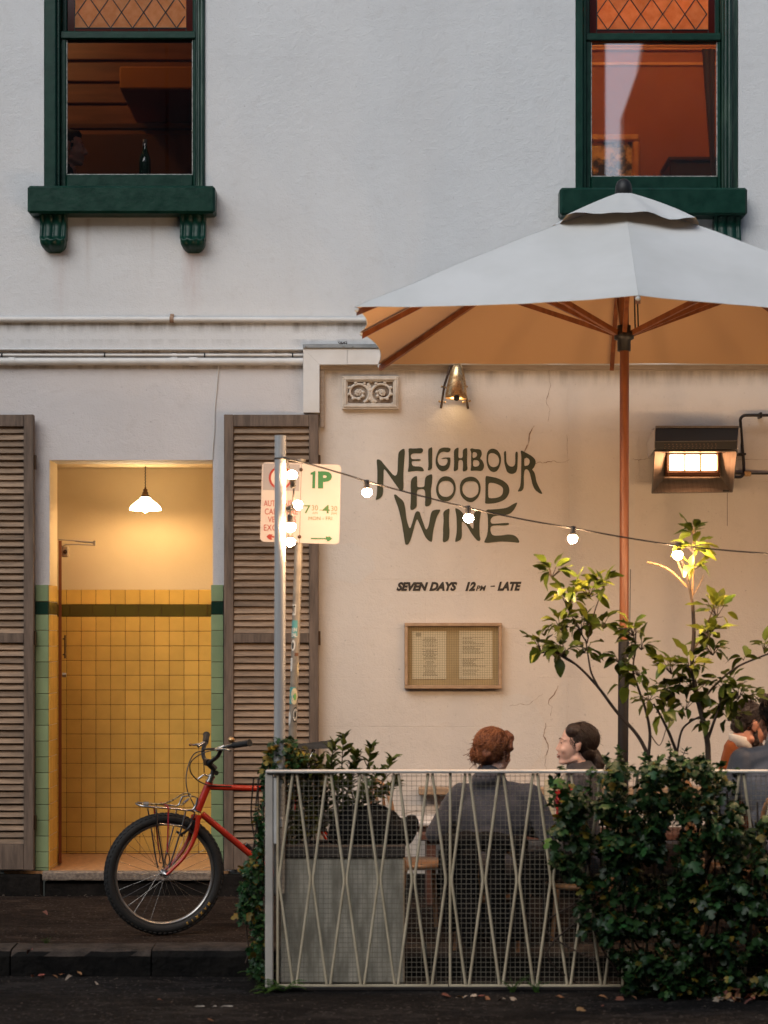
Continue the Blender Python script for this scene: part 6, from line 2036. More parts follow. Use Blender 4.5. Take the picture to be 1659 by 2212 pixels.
# dark haired man in grey, half out of the frame
f4 = Fig(X(1688, -2.1), -2.06, R(8), Z(1503, -2.05), .44, lean=.05, headyaw=R(10), sw=1.12, hs=1.02, headfwd=.02)
p4 = person('dark haired man in a grey jumper seen from behind, cut off by the right edge', f4, M_SKIN_M, cloth_mat('mid_grey_jumper', (.155, .15, .16), (.12, .115, .125)), M_DARKTR, female=False, collar=False, bulk=1.08)
blob([hb(f4, (0, -.03, .045), (.088, .100, .094)), hb(f4, (0, -.062, -.03), (.076, .056, .072)), hb(f4, (0, .05, .095), (.06, .05, .04))], 'hair', M_DKHAIR, p4, .0065, 2, .014, 30)
comb(p4, f4, M_DKHAIR, (0, -.03, .045), (.091, .103, .097), (0, -.10, -.08), 460, 74, jit=.03, reach=.3, lift=1.03)
strands(p4, f4, M_DKHAIR, [((0, -.03, .045), (.088, .102, .096)), ((0, -.068, -.015), (.072, .05, .06))], 6, 160, .035, r=.0016)
shirt_collar(p4, f4, h=.045)
# diner seen through the dark upstairs window
wz = W(150, 330, .75)
f5 = Fig(wz.x - .035, .75, R(-90), wz.z + .155, wz.z - .62, lean=.02, headyaw=R(6), headfwd=.02)
f5.an = [Vector((-.10, .36, wz.z - 1.0)), Vector((.10, .36, wz.z - 1.0))]
p5 = person('diner with dark hair partly hidden by the frame of the dark upstairs window', f5, M_SKIN_F, M_DARKTR, M_DARKTR, collar=False)
blob([hb(f5, (0, -.03, .04), (.085, .098, .092)), hb(f5, (0, .02, .085), (.06, .06, .04)), hb(f5, (0, -.06, -.03), (.07, .055, .08))], 'hair', M_DKHAIR, p5, .007, 2, .008, 22)

chair(f1.w((0, 0, 0)).x - .0, f1.w((0, 0, 0)).y + .0, R(-12), 'bentwood chair under the auburn haired woman, a dark coat over its back', .285, .30)
chair(f2.w((0, 0, 0)).x, f2.w((0, 0, 0)).y, R(84), 'bentwood chair under the smiling woman beside the hedge', .305)
chair(X(905, -1.55), -1.52, R(-70), 'empty bentwood chair between the bag and the auburn haired woman', .40)
chair(f3.w((0, 0, 0)).x, f3.w((0, 0, 0)).y, R(-88), 'chair under the bearded man behind the hedge', .405)
chair(f4.w((0, 0, 0)).x, f4.w((0, 0, 0)).y, R(8), 'chair under the man in grey behind the hedge', .425)
ct = thing('coat', 'black coat hung over the back of the chair behind the seated woman', 'coat', (f1.w((0, -.25, 0)).x, -2.2, .6))
cw = lambda a, b, c: f1.w((a, b, c))
blob([lambda m: m.cone(cw(-.19, -.245, .575), cw(.19, -.245, .58), .05, .045), lambda m: m.cone(cw(-.20, -.25, .50), cw(-.18, -.262, .14), .05, .045), lambda m: m.cone(cw(.20, -.25, .50), cw(.17, -.262, .12), .05, .05),
      lambda m: m.cone(cw(-.08, -.255, .50), cw(-.07, -.268, .06), .055, .045), lambda m: m.cone(cw(.06, -.255, .50), cw(.06, -.268, .09), .055, .045)], 'cloth', M_BAG, ct, .013, 4, .016, 7)

# ------------------------------------------------------------------ bicycle
TH = R(20)
BY = -1.62
bk = thing('bicycle', 'red bicycle with chrome front rack leaning parked before the tiled doorway', 'bicycle', (X(355, BY), BY, .006), rotz=TH, local=True)
c_, s_ = math.cos(TH), math.sin(TH)
def BL(px_, py_, ly=0.0):
    """measured pixel on the bicycle's own plane (ly = sideways, minus towards the street) -> local point"""
    lx = 0
    for _ in range(5):
        yw = BY + lx * s_ + ly * c_
        lx = (X(px_, yw) - X(355, BY) + ly * s_) / c_
    return Vector((lx, ly, Z(py_, yw) - .006))
M_RED = MAT('red_frame_paint', (.42, .030, .012), (.36, .022, .010), 4, .22, spec=.6)
M_TYRE = MAT('tyre_rubber', (.010, .0095, .009), (.016, .015, .014), 30, .75, bmp=.001, bscale=90)
M_CHROME = MAT('worn_chrome', (.50, .47, .43), rough=.22, metal=1.)
M_RIM = MAT('alloy_rim', (.42, .40, .37), (.3, .28, .26), 10, .3, .9)
M_BKB = MAT('black_anodised', (.012, .011, .011), rough=.35, spec=.6)
M_GRIP = MAT('black_grip', (.012, .012, .012), rough=.7, bmp=.002, bscale=180)
WR = .3335
def wheel(cx_, full):
    w = sub('wheel', bk)
    RX = Matrix.Translation((cx_, 0, WR)) @ Matrix.Rotation(R(90), 4, 'X')
    mj = WR - .030
    prof = [(mj + .028 * math.cos(a), .028 * math.sin(a)) for a in lerps(R(-145), R(145), 15)]
    mb = MB().lathe(prof, 72, RX)
    n = 72
    for i in range(n):          # tread blocks
        a = 2 * math.pi * i / n
        for k, sd in ((0, -1), (1, 1), (2, 0)):
            aa = a + (.5 if k == 2 else 0) * 2 * math.pi / n
            ph = sd * R(38)
            rr_ = mj + .0285 * math.cos(ph)
            m_ = Matrix.Translation((cx_, 0, WR)) @ Matrix.Rotation(-aa, 4, 'Y') @ Matrix.Translation((rr_, .0285 * math.sin(ph), 0)) @ Matrix.Rotation(ph, 4, 'Z')
            mb.box(-.001, .0042, -.0075, .0075, -.0095, .0075, .001, m_)
    mb.build('tyre', M_TYRE, w)
    rr_ = mj - .0235
    MB().lathe([(rr_ + .004, -.0125), (rr_ + .004, -.0105), (rr_ - .006, -.0105), (rr_ - .013, -.005), (rr_ - .013, .005), (rr_ - .006, .0105), (rr_ + .004, .0105), (rr_ + .004, .0125), (rr_ - .007, .0125), (rr_ - .015, .006), (rr_ - .015, -.006), (rr_ - .007, -.0125), (rr_ + .004, -.0125)], 72, RX).build('rim', M_RIM, w)
    MB().lathe([(0, -.052), (.005, -.052), (.005, -.044), (.009, -.044), (.009, -.036), (.021, -.034), (.021, -.030), (.011, -.027), (.009, 0), (.011, .027), (.021, .030), (.021, .034), (.009, .036), (.009, .044), (.005, .044), (.005, .052), (0, .052)], 20, RX).build('hub', M_CHROME, w)
    ns = 32
    for i in range(ns if full else 16):
        sd = -1 if i % 2 else 1
        a = 2 * math.pi * (i + .5) / ns * (1 if full else 2)
        da = R(52) * (1 if (i // 2) % 2 else -1)
        h0 = Vector((cx_ + .019 * math.cos(a + da), sd * .032, WR + .019 * math.sin(a + da)))
        r0 = Vector((cx_ + (rr_ - .012) * math.cos(a), sd * .002, WR + (rr_ - .012) * math.sin(a)))
        MB().tube([h0, r0], .0011, 5).build('spoke', M_CHROME, w)
    return w
fwl = wheel(0.0, True)
# raised yellow lettering on the sidewall
M_YEL = MAT('tyre_lettering', (.52, .30, .05), rough=.6)
for i, chh in enumerate('MAXXIS'):
    a0 = R(-35.5 - i * 6.1)
    uv, fs, asp = text2d(chh, 0, .03)
    V = []
    hgt, wd = .0165, .0165 * min(asp, 1.1)
    for u_, v_ in uv:
        rr_ = .2925 + (v_) * hgt
        aa = a0 - (u_ - .5) * wd / .30
        V.append((rr_ * math.cos(aa), -.0275 + .25 * abs(rr_ - .301) - .0022, WR + rr_ * math.sin(aa)))
    MB().add(V, fs).build('tyre_letter', M_YEL, fwl)
RHX = 1.055
wheel(RHX, False)
# frame
ht0, ht1 = BL(427, 1751), BL(452, 1690)
st_top = BL(642, 1706); bb = Vector((.64, 0, .295))
dt0 = BL(436.5, 1758.5); tt0 = BL(447, 1700)
fr = MB()
fr.tube([ht0, ht1], .0205, 16)
fr.tube([tt0, st_top], .0165, 16); fr.tube([dt0, bb], .0185, 16); fr.tube([bb, st_top + (st_top - bb).normalized() * .02], .0165, 14)
fr.tube([bb + Vector((0, -.045, 0)), bb + Vector((0, .045, 0))], .021, 14)
for sy in (-1, 1):
    fr.tube([bb + Vector((.03, sy * .035, .0)), Vector((RHX, sy * .066, WR))], [.011, .008], 10)
    fr.tube([st_top + Vector((0, sy * .016, -.02)), Vector((RHX, sy * .066, WR))], [.009, .007], 10)
fr.build('frame', M_RED, bk)
fk = MB()
crown = BL(423.5, 1760)
fk.tube([crown + Vector((.004, -.052, -.012)), crown + Vector((.004, .052, -.012))], .015, 12)
for sy in (-1, 1):
    k_ = lambda px_, py_: Vector((BL(px_, py_).x, sy * .052, BL(px_, py_).z))
    P = [k_(423.5, 1762), k_(419.5, 1790), k_(411, 1818), k_(392, 1850), k_(368, 1880), k_(355.5, 1890)]
    P[-1] = Vector((0, sy * .05, WR)); P[-2] = Vector((.026, sy * .051, WR + .022))
    fk.tube(spline(P, 5), [.0150 - .0075 * i / 25 for i in range(26)], 12)
fk.build('fork', M_RED, bk)
hs_ = MB()
ax = (ht1 - ht0).normalized()
hs_.tube([ht1, ht1 + ax * .008], .023, 16); hs_.tube([ht1 + ax * .009, ht1 + ax * .03], .019, 16); hs_.tube([ht1 + ax * .031, ht1 + ax * .042], .021, 16)
MB().tube([ht0 - ax * .008, ht0], .023, 16).build('crown_race', M_CHROME, bk)
hs_.build('headset', M_CHROME, bk)
q0, q1 = BL(458, 1668), BL(449, 1647)
sm = MB()
sm.tube([ht1 + ax * .03, q0 + ax * .03], .0125, 12)
sm.tube([q0 + ax * .015 + Vector((.012, 0, 0)), q1], [.019, .017], 12)
sm.tube([q1 + Vector((0, -.028, 0)), q1 + Vector((0, .028, 0))], .021, 14)
sm.tube([q0 + Vector((.022, -.012, -.004)), q0 + Vector((.022, .012, -.004))], .014, 10)
sm.build('stem', M_BKB, bk)
hb_ = MB()
barP = {}
for sy in (-1, 1):
    ce = q1 + Vector((0, sy * .03, 0))
    if sy < 0:
        pts = [q1, ce, BL(470, 1634, -.10), BL(480, 1617, -.15), BL(501, 1610.5, -.185), BL(538, 1605, -.30)]
    else:
        pts = [q1, ce, BL(439.5, 1634, .10), BL(439, 1618, .15), BL(443.5, 1606, .19), BL(446, 1588, .31)]
    barP[sy] = pts
    hb_.tube(spline(pts, 6), .0112, 12)
hb_.build('handlebar', M_BKB, bk)
cb_ = MB(); cb_.tube([barP[-1][3] + Vector((0, .01, 0)), barP[1][3] - Vector((0, .01, 0))], .006, 8); cb_.build('crossbar', M_BKB, bk)
for sy in (-1, 1):
    a, b = barP[sy][4], barP[sy][5]
    g = MB(); d = (b - a)
    P = [a + d * t for t in lerps(.08, 1.04, 14)]
    g.tube(P, [.0165 + (.0012 if i % 2 else 0) + (.003 if i == 13 else 0) for i in range(14)], 14); g.build('grip', M_GRIP, bk)
    lv = MB()
    if sy < 0:
        lv.tube(spline([BL(479, 1616, -.15), BL(468, 1619, -.19), BL(486, 1618.5, -.24), BL(497, 1622, -.29)], 5), .0055, 8)
        lv.tube([BL(466, 1620, -.15), BL(484, 1612, -.155)], .010, 8)
    else:
        lv.tube(spline([BL(440, 1606, .19), BL(428, 1608, .20), BL(418, 1609, .24), BL(411, 1608, .30)], 5), .0065, 8)
        lv.tube([BL(427, 1612, .17), BL(441, 1604, .18)], .010, 8); lv.ball(BL(411, 1608.5, .30), .009, 8, 6)
    lv.build('brake_lever', M_CHROME, bk)
be = MB(); be.ball(BL(499.5, 1598, -.19), (.020, .020, .016), 14, 10); be.tube([BL(500, 1606, -.19), BL(499.5, 1600, -.19)], .007, 8)
be.build('bell', M_BRASS, bk)
cbm = MB()
cbm.tube(spline([BL(438, 1622, .12), BL(420, 1628, .10), BL(408, 1650, .06), BL(402, 1682, .03), BL(406, 1712, .01), BL(418, 1737, -.01), BL(424, 1752, -.02)], 6), .0034, 7)
cbm.tube(spline([BL(468, 1619, -.15), BL(440, 1626, -.14), BL(414, 1644, -.10), BL(411, 1665, -.07), BL(425, 1684, -.05), BL(447, 1695, -.03), BL(470, 1698, -.018), BL(500, 1699, -.018)], 6), .0034, 7)
cbm.tube([BL(440, 1640, .02), BL(441, 1669, .02)], .003, 6)
cbm.build('brake_cable', M_BKB, bk)
bq = MB()
bq.tube(spline([BL(428, 1683, .0), BL(434, 1678, .0), BL(441, 1674, -.0), BL(450, 1676, -.0)], 4), .006, 8)
bq.build('cable_hanger', M_CHROME, bk)
cnt = MB()
for sy in (-1, 1):
    cnt.tube(spline([BL(414, 1772, sy * .03), BL(410, 1785, sy * .055), BL(400, 1797, sy * .05), BL(391, 1802, sy * .035)], 4), .0075, 8)
    cnt.box(-.022, .022, -.006, .006, -.006, .006, .002, Matrix.Translation(BL(388, 1801, sy * .024)) @ Matrix.Rotation(R(40), 4, 'Y'))
cnt.tube([BL(421, 1757, 0), BL(416, 1768, 0)], .004, 6)
for sy in (-1, 1): cnt.tube([BL(416, 1768, 0), BL(410, 1785, sy * .055)], .002, 6)
cnt.build('cantilever_brake', M_BKB, bk)
# rack: its rails are traced on planes to the street side and the wall side of the wheel
rk = sub('front_rack', bk)
def rack(name, pts, r=.0045, mat=M_CHROME, per=5):
    return MB().tube(spline(pts, per) if len(pts) > 2 else pts, r, 8).build(name, mat, rk)
n_, f_ = -.075, .075
rack('rail', [BL(294, 1734.5, .0), BL(297, 1737.5, -.04), BL(313, 1742, n_), BL(365, 1746, n_), BL(407, 1750, n_), BL(418, 1747, n_), BL(424, 1737, n_), BL(426.5, 1724, n_)], .0058)
rack('rail', [BL(294, 1734.5, .0), BL(297, 1733.5, .03), BL(312, 1735, f_ * .8), BL(350, 1738, f_), BL(380, 1740.5, f_), BL(387, 1737, f_), BL(390, 1730, f_), BL(394, 1721, f_)], .0052)
rack('rail', [BL(426.5, 1724, n_), BL(420, 1721, -.03), BL(408, 1719, .03), BL(394, 1721, f_)], .004)
rack('strut', [BL(337, 1747, n_), BL(341, 1785, n_), BL(349, 1840, -.062), BL(355, 1876, -.056)], .0048)
rack('strut', [BL(401, 1752, n_), BL(396, 1775, n_), BL(378, 1835, -.062), BL(365, 1874, -.056)], .0048)
rack('strut', [BL(319, 1746, f_), BL(326, 1785, f_), BL(336, 1850, .062), BL(342, 1874, .056)], .0044)
rack('strut', [BL(382, 1744, f_), BL(375, 1785, f_), BL(362, 1835, .062), BL(352, 1874, .056)], .0044)
rack('crosspiece', [BL(344, 1779, n_), BL(368, 1782, n_), BL(394, 1784, n_)], .0042)
for i in range(4):
    a = BL(318 + i * 22, 1742.2 + i * 1.9, n_); b = BL(316 + i * 20, 1736 + i * 1.2, f_)
    rack('slat', [a, b], .0034)
rack('tang', [BL(400, 1750, 0), BL(415, 1752, 0), BL(421, 1756, 0)], .0045)
bgm = sub('bungee_cord', bk)
M_BUNG = MAT('red_bungee', (.30, .012, .018), rough=.8); M_ROPE = MAT('straw_bungee', (.42, .32, .15), (.06, .04, .02), 90, .8, lo=.45, hi=.55)
MB().tube(spline([BL(348, 1734, f_), BL(356, 1738, .0), BL(363, 1744, n_ - .006), BL(363.5, 1760, n_ - .006), BL(362.5, 1800, n_ - .004), BL(361.5, 1841, -.07)], 6), .0042, 8).build('red_cord', M_BUNG, bgm)
MB().tube(spline([BL(332, 1742, .02), BL(333.5, 1752, .03), BL(338, 1790, .05), BL(343, 1836, .06)], 6), .0042, 8).build('red_cord', M_BUNG, bgm)
MB().tube(spline([BL(313, 1737, -.02), BL(330, 1737, .0), BL(352, 1736, .0), BL(372, 1729, .0), BL(388, 1719, .0), BL(400, 1713.5, .0), BL(409, 1715, .0), BL(411, 1722, -.02), BL(402, 1731, -.04), BL(390, 1740, -.06)], 6), .0048, 8).build('straw_cord', M_ROPE, bgm)
hk = MB().tube(spline([BL(361.5, 1841, -.07), BL(357, 1850, -.07), BL(358, 1866, -.065), BL(364, 1868, -.065), BL(366, 1852, -.065), BL(362, 1842, -.07)], 5), .003, 6)
hk.build('hook', M_BKB, bgm)
hk = MB().tube(spline([BL(343, 1836, .06), BL(346, 1850, .06), BL(344, 1862, .058), BL(349, 1864, .058)], 5), .003, 6)
hk.build('hook', M_BKB, bgm)
hk = MB()
for i in range(5): hk.tube([BL(395 + i * 2.4, 1738 - i * 2, -.05), BL(397 + i * 2.4, 1733 - i * 2, -.04)], .005, 7)
hk.build('coil', M_CHROME, bgm); hk = MB()
for i in range(4): hk.tube([BL(312 + i * 2.6, 1739, -.03), BL(312 + i * 2.6, 1733, -.01)], .005, 7)
hk.build('coil', M_CHROME, bgm)
sdl = MB()
sp = BL(668, 1612)
V = []; nn, mm = 14, 10
for i in range(nn):
    t = i / (nn - 1)
    x = sp.x - .135 + .27 * t
    wdt = .020 + .058 * max(0, (t - .35) / .65) ** 1.3
    for k in range(mm):
        a = math.pi * k / (mm - 1)
        V.append((x, -wdt * math.cos(a), sp.z - .02 + (.030 + .012 * t) * math.sin(a) - .02 * math.exp(-((t - .0) / .12) ** 2) + .01 * t))
sdl.add(V, [(i * mm + k, i * mm + k + 1, (i + 1) * mm + k + 1, (i + 1) * mm + k) for i in range(nn - 1) for k in range(mm - 1)], True)
sdl.add([V[i * mm] for i in range(nn)] + [V[i * mm + mm - 1] for i in range(nn)], [(i, i + 1, i + 1 + nn, i + nn) for i in range(nn - 1)])
sdl.build('saddle', M_GRIP, bk)
MB().tube([st_top, sp + Vector((.03, 0, -.02))], .0135, 12).build('seat_post', M_CHROME, bk)
cr = MB()
cr.tube([bb + Vector((0, -.075, 0)), bb + Vector((.10, -.085, -.135))], .009, 8); cr.tube([bb + Vector((0, .075, 0)), bb + Vector((-.10, .085, .135))], .009, 8)
cr.tube([bb + Vector((0, -.08, 0)), bb + Vector((0, .08, 0))], .010, 10)
cr.lathe([(.085, -.004), (.095, 0), (.085, .004)], 40, Matrix.Translation(bb + Vector((0, -.055, 0))) @ Matrix.Rotation(R(90), 4, 'X'))
cr.build('crankset', M_BKB, bk)
pdl = MB()
pdl.box(-.04, .04, -.05, .05, -.01, .01, .003, Matrix.Translation(bb + Vector((.10, -.14, -.135)))); pdl.box(-.04, .04, -.05, .05, -.01, .01, .003, Matrix.Translation(bb + Vector((-.10, .14, .135))))
pdl.build('pedal', M_BKB, bk)
mb = MB(); p_ = BL(533, 1831); mb.box(-.022, .022, -.016, .016, .0, .02, .004, Matrix.Translation(p_) @ Matrix.Rotation(R(42), 4, 'Y')); mb.build('lever_boss', M_BKB, bk)
# ------------------------------------------------------------------ plants
def leaf_mesh(L, wd, mats, fold=.25, curl=.25, n=5, name='leaf', tip=1.4):
    V = []; rj = random.Random(int(L * 1e5) + int(curl * 100)); tw_ = rj.uniform(-.5, .5); bd = rj.uniform(-.12, .12)
    for i in range(n + 1):
        t = i / n
        w = wd * (math.sin(math.pi * min(1, t * .93 + .04)) ** .8) * (1 - .35 * t ** tip)
        x = L * t * (1 - .10 * curl * t); z = -curl * L * t * t * .6
        sl_r = rj.uniform(-.16, .16) * w; sr_ = rj.uniform(-.16, .16) * w; by_ = bd * L * t * t; tz = tw_ * t * w * .5
        V += [(x, by_ - w / 2 * rj.uniform(.88, 1.08), z + fold * w * .5 + sl_r - tz), (x, by_, z), (x, by_ + w / 2 * rj.uniform(.88, 1.08), z + fold * w * .5 + sr_ + tz)]
    F = []
    for i in range(n):
        a = i * 3
        F += [(a, a + 1, a + 4, a + 3), (a + 1, a + 2, a + 5, a + 4)]
    me = MB().add(V, F, True).mesh(name)
    me.materials.append(mats)
    return me
def leaf_mat(name, a, b, rand=.3, huer=.02, rough=.38, trans=.28):
    return MAT(name, a, b, 9, rough, rand=rand, huer=huer, trans=trans, spec=.28, space='obj')
M_CITR = leaf_mat('citrus_leaf', (.105, .130, .014), (.14, .165, .020), .5, .03)
M_CITRY = leaf_mat('young_citrus_leaf', (.22, .25, .03), (.28, .28, .04), .3, .02)
M_LAUR = leaf_mat('laurel_leaf', (.050, .070, .012), (.085, .095, .018), .45, .03)
M_IVY = leaf_mat('ivy_leaf', (.018, .052, .014), (.034, .080, .020), .6, .03, .4, .12)
M_IVYY = leaf_mat('yellowed_ivy_leaf', (.20, .16, .02), (.25, .13, .02), .4, .03, .5)
M_BARK = MAT('dark_bark', (.055, .032, .02), (.03, .018, .012), 20, .85, bmp=.002)
M_BARKL = MAT('tan_bark', (.24, .14, .06), (.17, .09, .04), 20, .8, bmp=.002)

def aim(d, roll):
    d = Vector(d).normalized()
    q = d.to_track_quat('X', 'Z').to_matrix().to_4x4()
    return q @ Matrix.Rotation(roll, 4, 'X')
def sph():
    return Vector((random.gauss(0, 1), random.gauss(0, 1), random.gauss(0, 1))).normalized()

def bake(meshes, mtxs, name, mat, parent):
    """many leaves joined into one part"""
    mb_v, mb_f = [], []
    n0 = 0
    base = [(np.array([v.co[:] for v in me.vertices]), [tuple(p.vertices) for p in me.polygons]) for me in meshes]
    off = np.array(ORIGIN.get(parent.name, Vector((0, 0, 0))))
    allv, allf = [], []
    for (k, m_) in mtxs:
        v, f = base[k]
        A = np.array(m_)
        allv.append(v @ A[:3, :3].T + A[:3, 3] - off)
        allf += [tuple(i + n0 for i in q) for q in f]
        n0 += len(v)
    me = bpy.data.meshes.new(name)
    me.from_pydata(np.concatenate(allv).tolist(), [], allf)
    me.polygons.foreach_set('use_smooth', [True] * len(me.polygons))
    me.materials.append(mat); me.update()
    o = bpy.data.objects.new(name, me)
    finish(o, parent, kind='stuff')
    return o

# citrus tree behind the hedge
TY = -2.2
ct_ = thing('citrus_tree', 'young citrus tree with glossy leaves growing behind the hedge beside the parasol pole', 'tree', W(1525, 1900, TY))
def stem(pts, r0, r1, mat, parent, name, y=TY, jit=.0):
    P = spline([W(a, b, y + (c if len(q) > 2 else 0)) for q in pts for (a, b, c) in [(q + (0,))[:3]]], 5)
    n = len(P)
    MB().tube(P, [r0 + (r1 - r0) * i / (n - 1) for i in range(n)], 8).build(name, mat, parent)
    return P
stem([(1528, 1900), (1530, 1650), (1524, 1580), (1505, 1500), (1495, 1430), (1499, 1370), (1496, 1300)], .0165, .009, M_BARK, ct_, 'trunk')
stem([(1496, 1302), (1484, 1245), (1471, 1205), (1466, 1190)], .008, .005, M_BARK, ct_, 'limb')
stem([(1494, 1300), (1497, 1250), (1499, 1195), (1497, 1142)], .0062, .0035, M_BARKL, ct_, 'limb')
stem([(1478, 1246), (1466, 1218), (1462, 1202)], .006, .005, M_BARKL, ct_, 'limb')
stem([(1484, 1268), (1455, 1238), (1430, 1223), (1398, 1214)], .006, .0045, M_BARKL, ct_, 'limb')
stem([(1494, 1290), (1510, 1265), (1520, 1242)], .003, .002, M_BARKL, ct_, 'limb')
stem([(1418, 1700), (1402, 1640), (1378, 1590), (1330, 1535), (1290, 1482), (1245, 1436), (1200, 1408)], .0115, .005, M_BARK, ct_, 'limb')
stem([(1296, 1490), (1278, 1455), (1271, 1420), (1265, 1380)], .006, .0035, M_BARK, ct_, 'limb')
stem([(1245, 1436), (1215, 1420), (1180, 1395)], .004, .002, M_BARK, ct_, 'limb')
stem([(1268, 1390), (1240, 1340), (1215, 1290), (1195, 1245)], .004, .0025, M_BARK, ct_, 'limb')
stem([(1268, 1390), (1285, 1320), (1300, 1280)], .004, .0025, M_BARK, ct_, 'limb')
stem([(1400, 1640), (1404, 1585), (1395, 1535), (1380, 1490), (1368, 1450), (1372, 1400), (1374, 1350)], .009, .003, M_BARK, ct_, 'limb')
stem([(1470, 1720), (1464, 1640), (1448, 1590), (1428, 1548), (1412, 1520)], .0105, .005, M_BARK, ct_, 'limb')
stem([(1462, 1630), (1472, 1580), (1490, 1560), (1512, 1548)], .006, .005, M_BARK, ct_, 'limb')
stem([(1528, 1600), (1542, 1560), (1554, 1525), (1560, 1490)], .009, .004, M_BARK, ct_, 'limb')
stem([(1512, 1520), (1545, 1480), (1590, 1442), (1640, 1420), (1680, 1405)], .007, .004, M_BARK, ct_, 'limb')
stem([(1500, 1400), (1520, 1370), (1535, 1330), (1545, 1300)], .005, .003, M_BARKL, ct_, 'limb')
stem([(1418, 1540), (1440, 1510), (1470, 1475)], .004, .003, M_BARK, ct_, 'limb')
stem([(1404, 1585), (1425, 1610), (1440, 1570)], .003, .002, M_BARK, ct_, 'limb')
citr = [leaf_mesh(.105 * k, .064 * k, M_CITR, .3, c) for k, c in ((1, .3), (.85, .5), (1.12, .15), (.95, .7), (.7, .1), (1.05, .9), (.8, -.2))]
citry = [leaf_mesh(.115 * k, .054 * k, M_CITRY, .45, c) for k, c in ((1, .2), (.85, .5), (1.15, .1))]
random.seed(44)
clusters = [  # px, py, radius px, count, share of young leaves, upward bias
    (1192, 1232, 44, 11, .25, .5), (1226, 1285, 52, 16, .2, .3), (1272, 1275, 46, 14, .5, .5), (1305, 1260, 36, 9, .9, .8), (1210, 1345, 46, 14, .1, .0), (1255, 1345, 48, 16, .1, .0),
    (1170, 1395, 46, 15, .05, -.2), (1215, 1400, 46, 15, .05, -.2), (1262, 1398, 36, 9, .0, -.3), (1300, 1345, 32, 7, .1, .0), (1368, 1360, 40, 11, .1, .4), (1385, 1392, 34, 8, .1, .0), (1338, 1418, 42, 12, .1, .0),
    (1385, 1450, 44, 11, .1, -.1), (1402, 1500, 40, 11, .05, -.4), (1450, 1440, 46, 13, .25, .2), (1440, 1485, 44, 13, .1, .0), (1492, 1438, 46, 14, .3, .2), (1500, 1480, 48, 13, .1, .0),
    (1498, 1150, 26, 8, .5, .9), (1498, 1182, 34, 10, .5, .4), (1500, 1220, 28, 7, .7, .2), (1548, 1318, 46, 13, .6, .7), (1530, 1365, 46, 15, .5, .3), (1540, 1400, 44, 13, .3, .0),
    (1565, 1475, 44, 12, .1, .1), (1595, 1495, 46, 13, .1, .1), (1560, 1520, 40, 9, .1, -.2), (1622, 1505, 34, 7, .1, .2), (1606, 1420, 18, 3, .7, .5), (1650, 1395, 26, 5, .6, .4), (1440, 1535, 34, 7, .0, -.4), (1350, 1475, 30, 5, 0, -.5), (1480, 1520, 38, 8, .05, -.2), (1520, 1560, 30, 4, .1, -.3), (1575, 1545, 36, 7, .3, .0)]
cnt_ = 0
extra = []
random.shuffle(clusters)
tw = MB()
for (px_, py_, rad, n, young, upb) in clusters:
    c = W(px_, py_, TY + random.uniform(-.1, .12))
    rw = rad / ppm(TY)
    for k in range(int(n * 1.55)):
        d = sph(); d.z = d.z * .6 + upb * .6; d.normalize()
        p = c + Vector((d.x, d.y * .9, d.z)) * rw * random.uniform(.15, .62)
        dd = (d + Vector((0, 0, random.uniform(-.35, .25))) + sph() * .3).normalized()
        ms = citry if random.random() < young else citr
        sc = random.uniform(.55, 1.0)
        roll = random.uniform(-.7, .7)
        if cnt_ < 292:
            inst('leaf', random.choice(ms), Matrix.Translation(p) @ aim(dd, roll) @ Matrix.Scale(sc, 4), ct_)
        else:
            extra.append((random.randrange(4), Matrix.Translation(p) @ aim(dd, roll) @ Matrix.Scale(sc, 4)))
        cnt_ += 1
        if k % 2 == 0: tw.tube([c + (p - c) * .0 + Vector((0, 0, -rw * .35)), p], [.0028, .0016], 5)
bake(citr, extra, 'leaves', M_CITR, ct_)
tw.build('twigs', M_BARK, ct_, kind='stuff')

# laurel in the concrete planter
LYY = PY + .12
lr = thing('laurel_shrub', 'leafy laurel shrub rising from the concrete planter above the fence rail', 'shrub', W(735, 1828, LYY))
lf = [leaf_mesh(.074 * k, .034 * k, M_LAUR, .3, c) for k, c in ((1, .2), (.85, .5), (1.15, .1), (.9, -.2), (.75, .3), (1.05, .6))]
random.seed(12)
sticks = [((735, 1828), (742, 1760), (738, 1680), (742, 1590)), ((745, 1828), (770, 1750), (790, 1680), (802, 1612)), ((748, 1828), (790, 1760), (822, 1700), (846, 1640)), ((730, 1828), (712, 1760), (700, 1700), (690, 1640)),
          ((735, 1800), (748, 1720), (765, 1670), (770, 1630)), ((728, 1828), (690, 1770), (670, 1710), (655, 1650)), ((742, 1790), (790, 1730), (830, 1712), (858, 1690)), ((735, 1790), (720, 1700), (716, 1650), (722, 1606)),
          ((730, 1820), (705, 1740), (690, 1690), (672, 1670)), ((740, 1800), (762, 1730), (752, 1690), (760, 1650)), ((735, 1810), (730, 1740), (724, 1690), (705, 1660)), ((745, 1810), (775, 1745), (800, 1700), (815, 1665))]
lv = []
for st in sticks:
    y = LYY + random.uniform(-.07, .07)
    P = spline([W(a, b, y + .02 * i * random.uniform(-1, 1)) for i, (a, b) in enumerate(st)], 7)
    n = len(P)
    MB().tube(P, [.006 - .004 * i / (n - 1) for i in range(n)], 7).build('stem', M_BARK, lr)
    for i in range(5, n):
        t = i / (n - 1)
        for s in range(2 if t < .95 else 5):
            a = i * 2.4 + s * math.pi + random.uniform(-.4, .4)
            tang = (P[min(i + 1, n - 1)] - P[i - 1]).normalized()
            d = (Vector((math.cos(a), math.sin(a), 0)) + tang * (.5 + .5 * t) + sph() * .2).normalized()
            lv.append((P[i], d, random.uniform(.7, 1.1) * (.8 if t > .95 else 1)))
random.shuffle(lv)
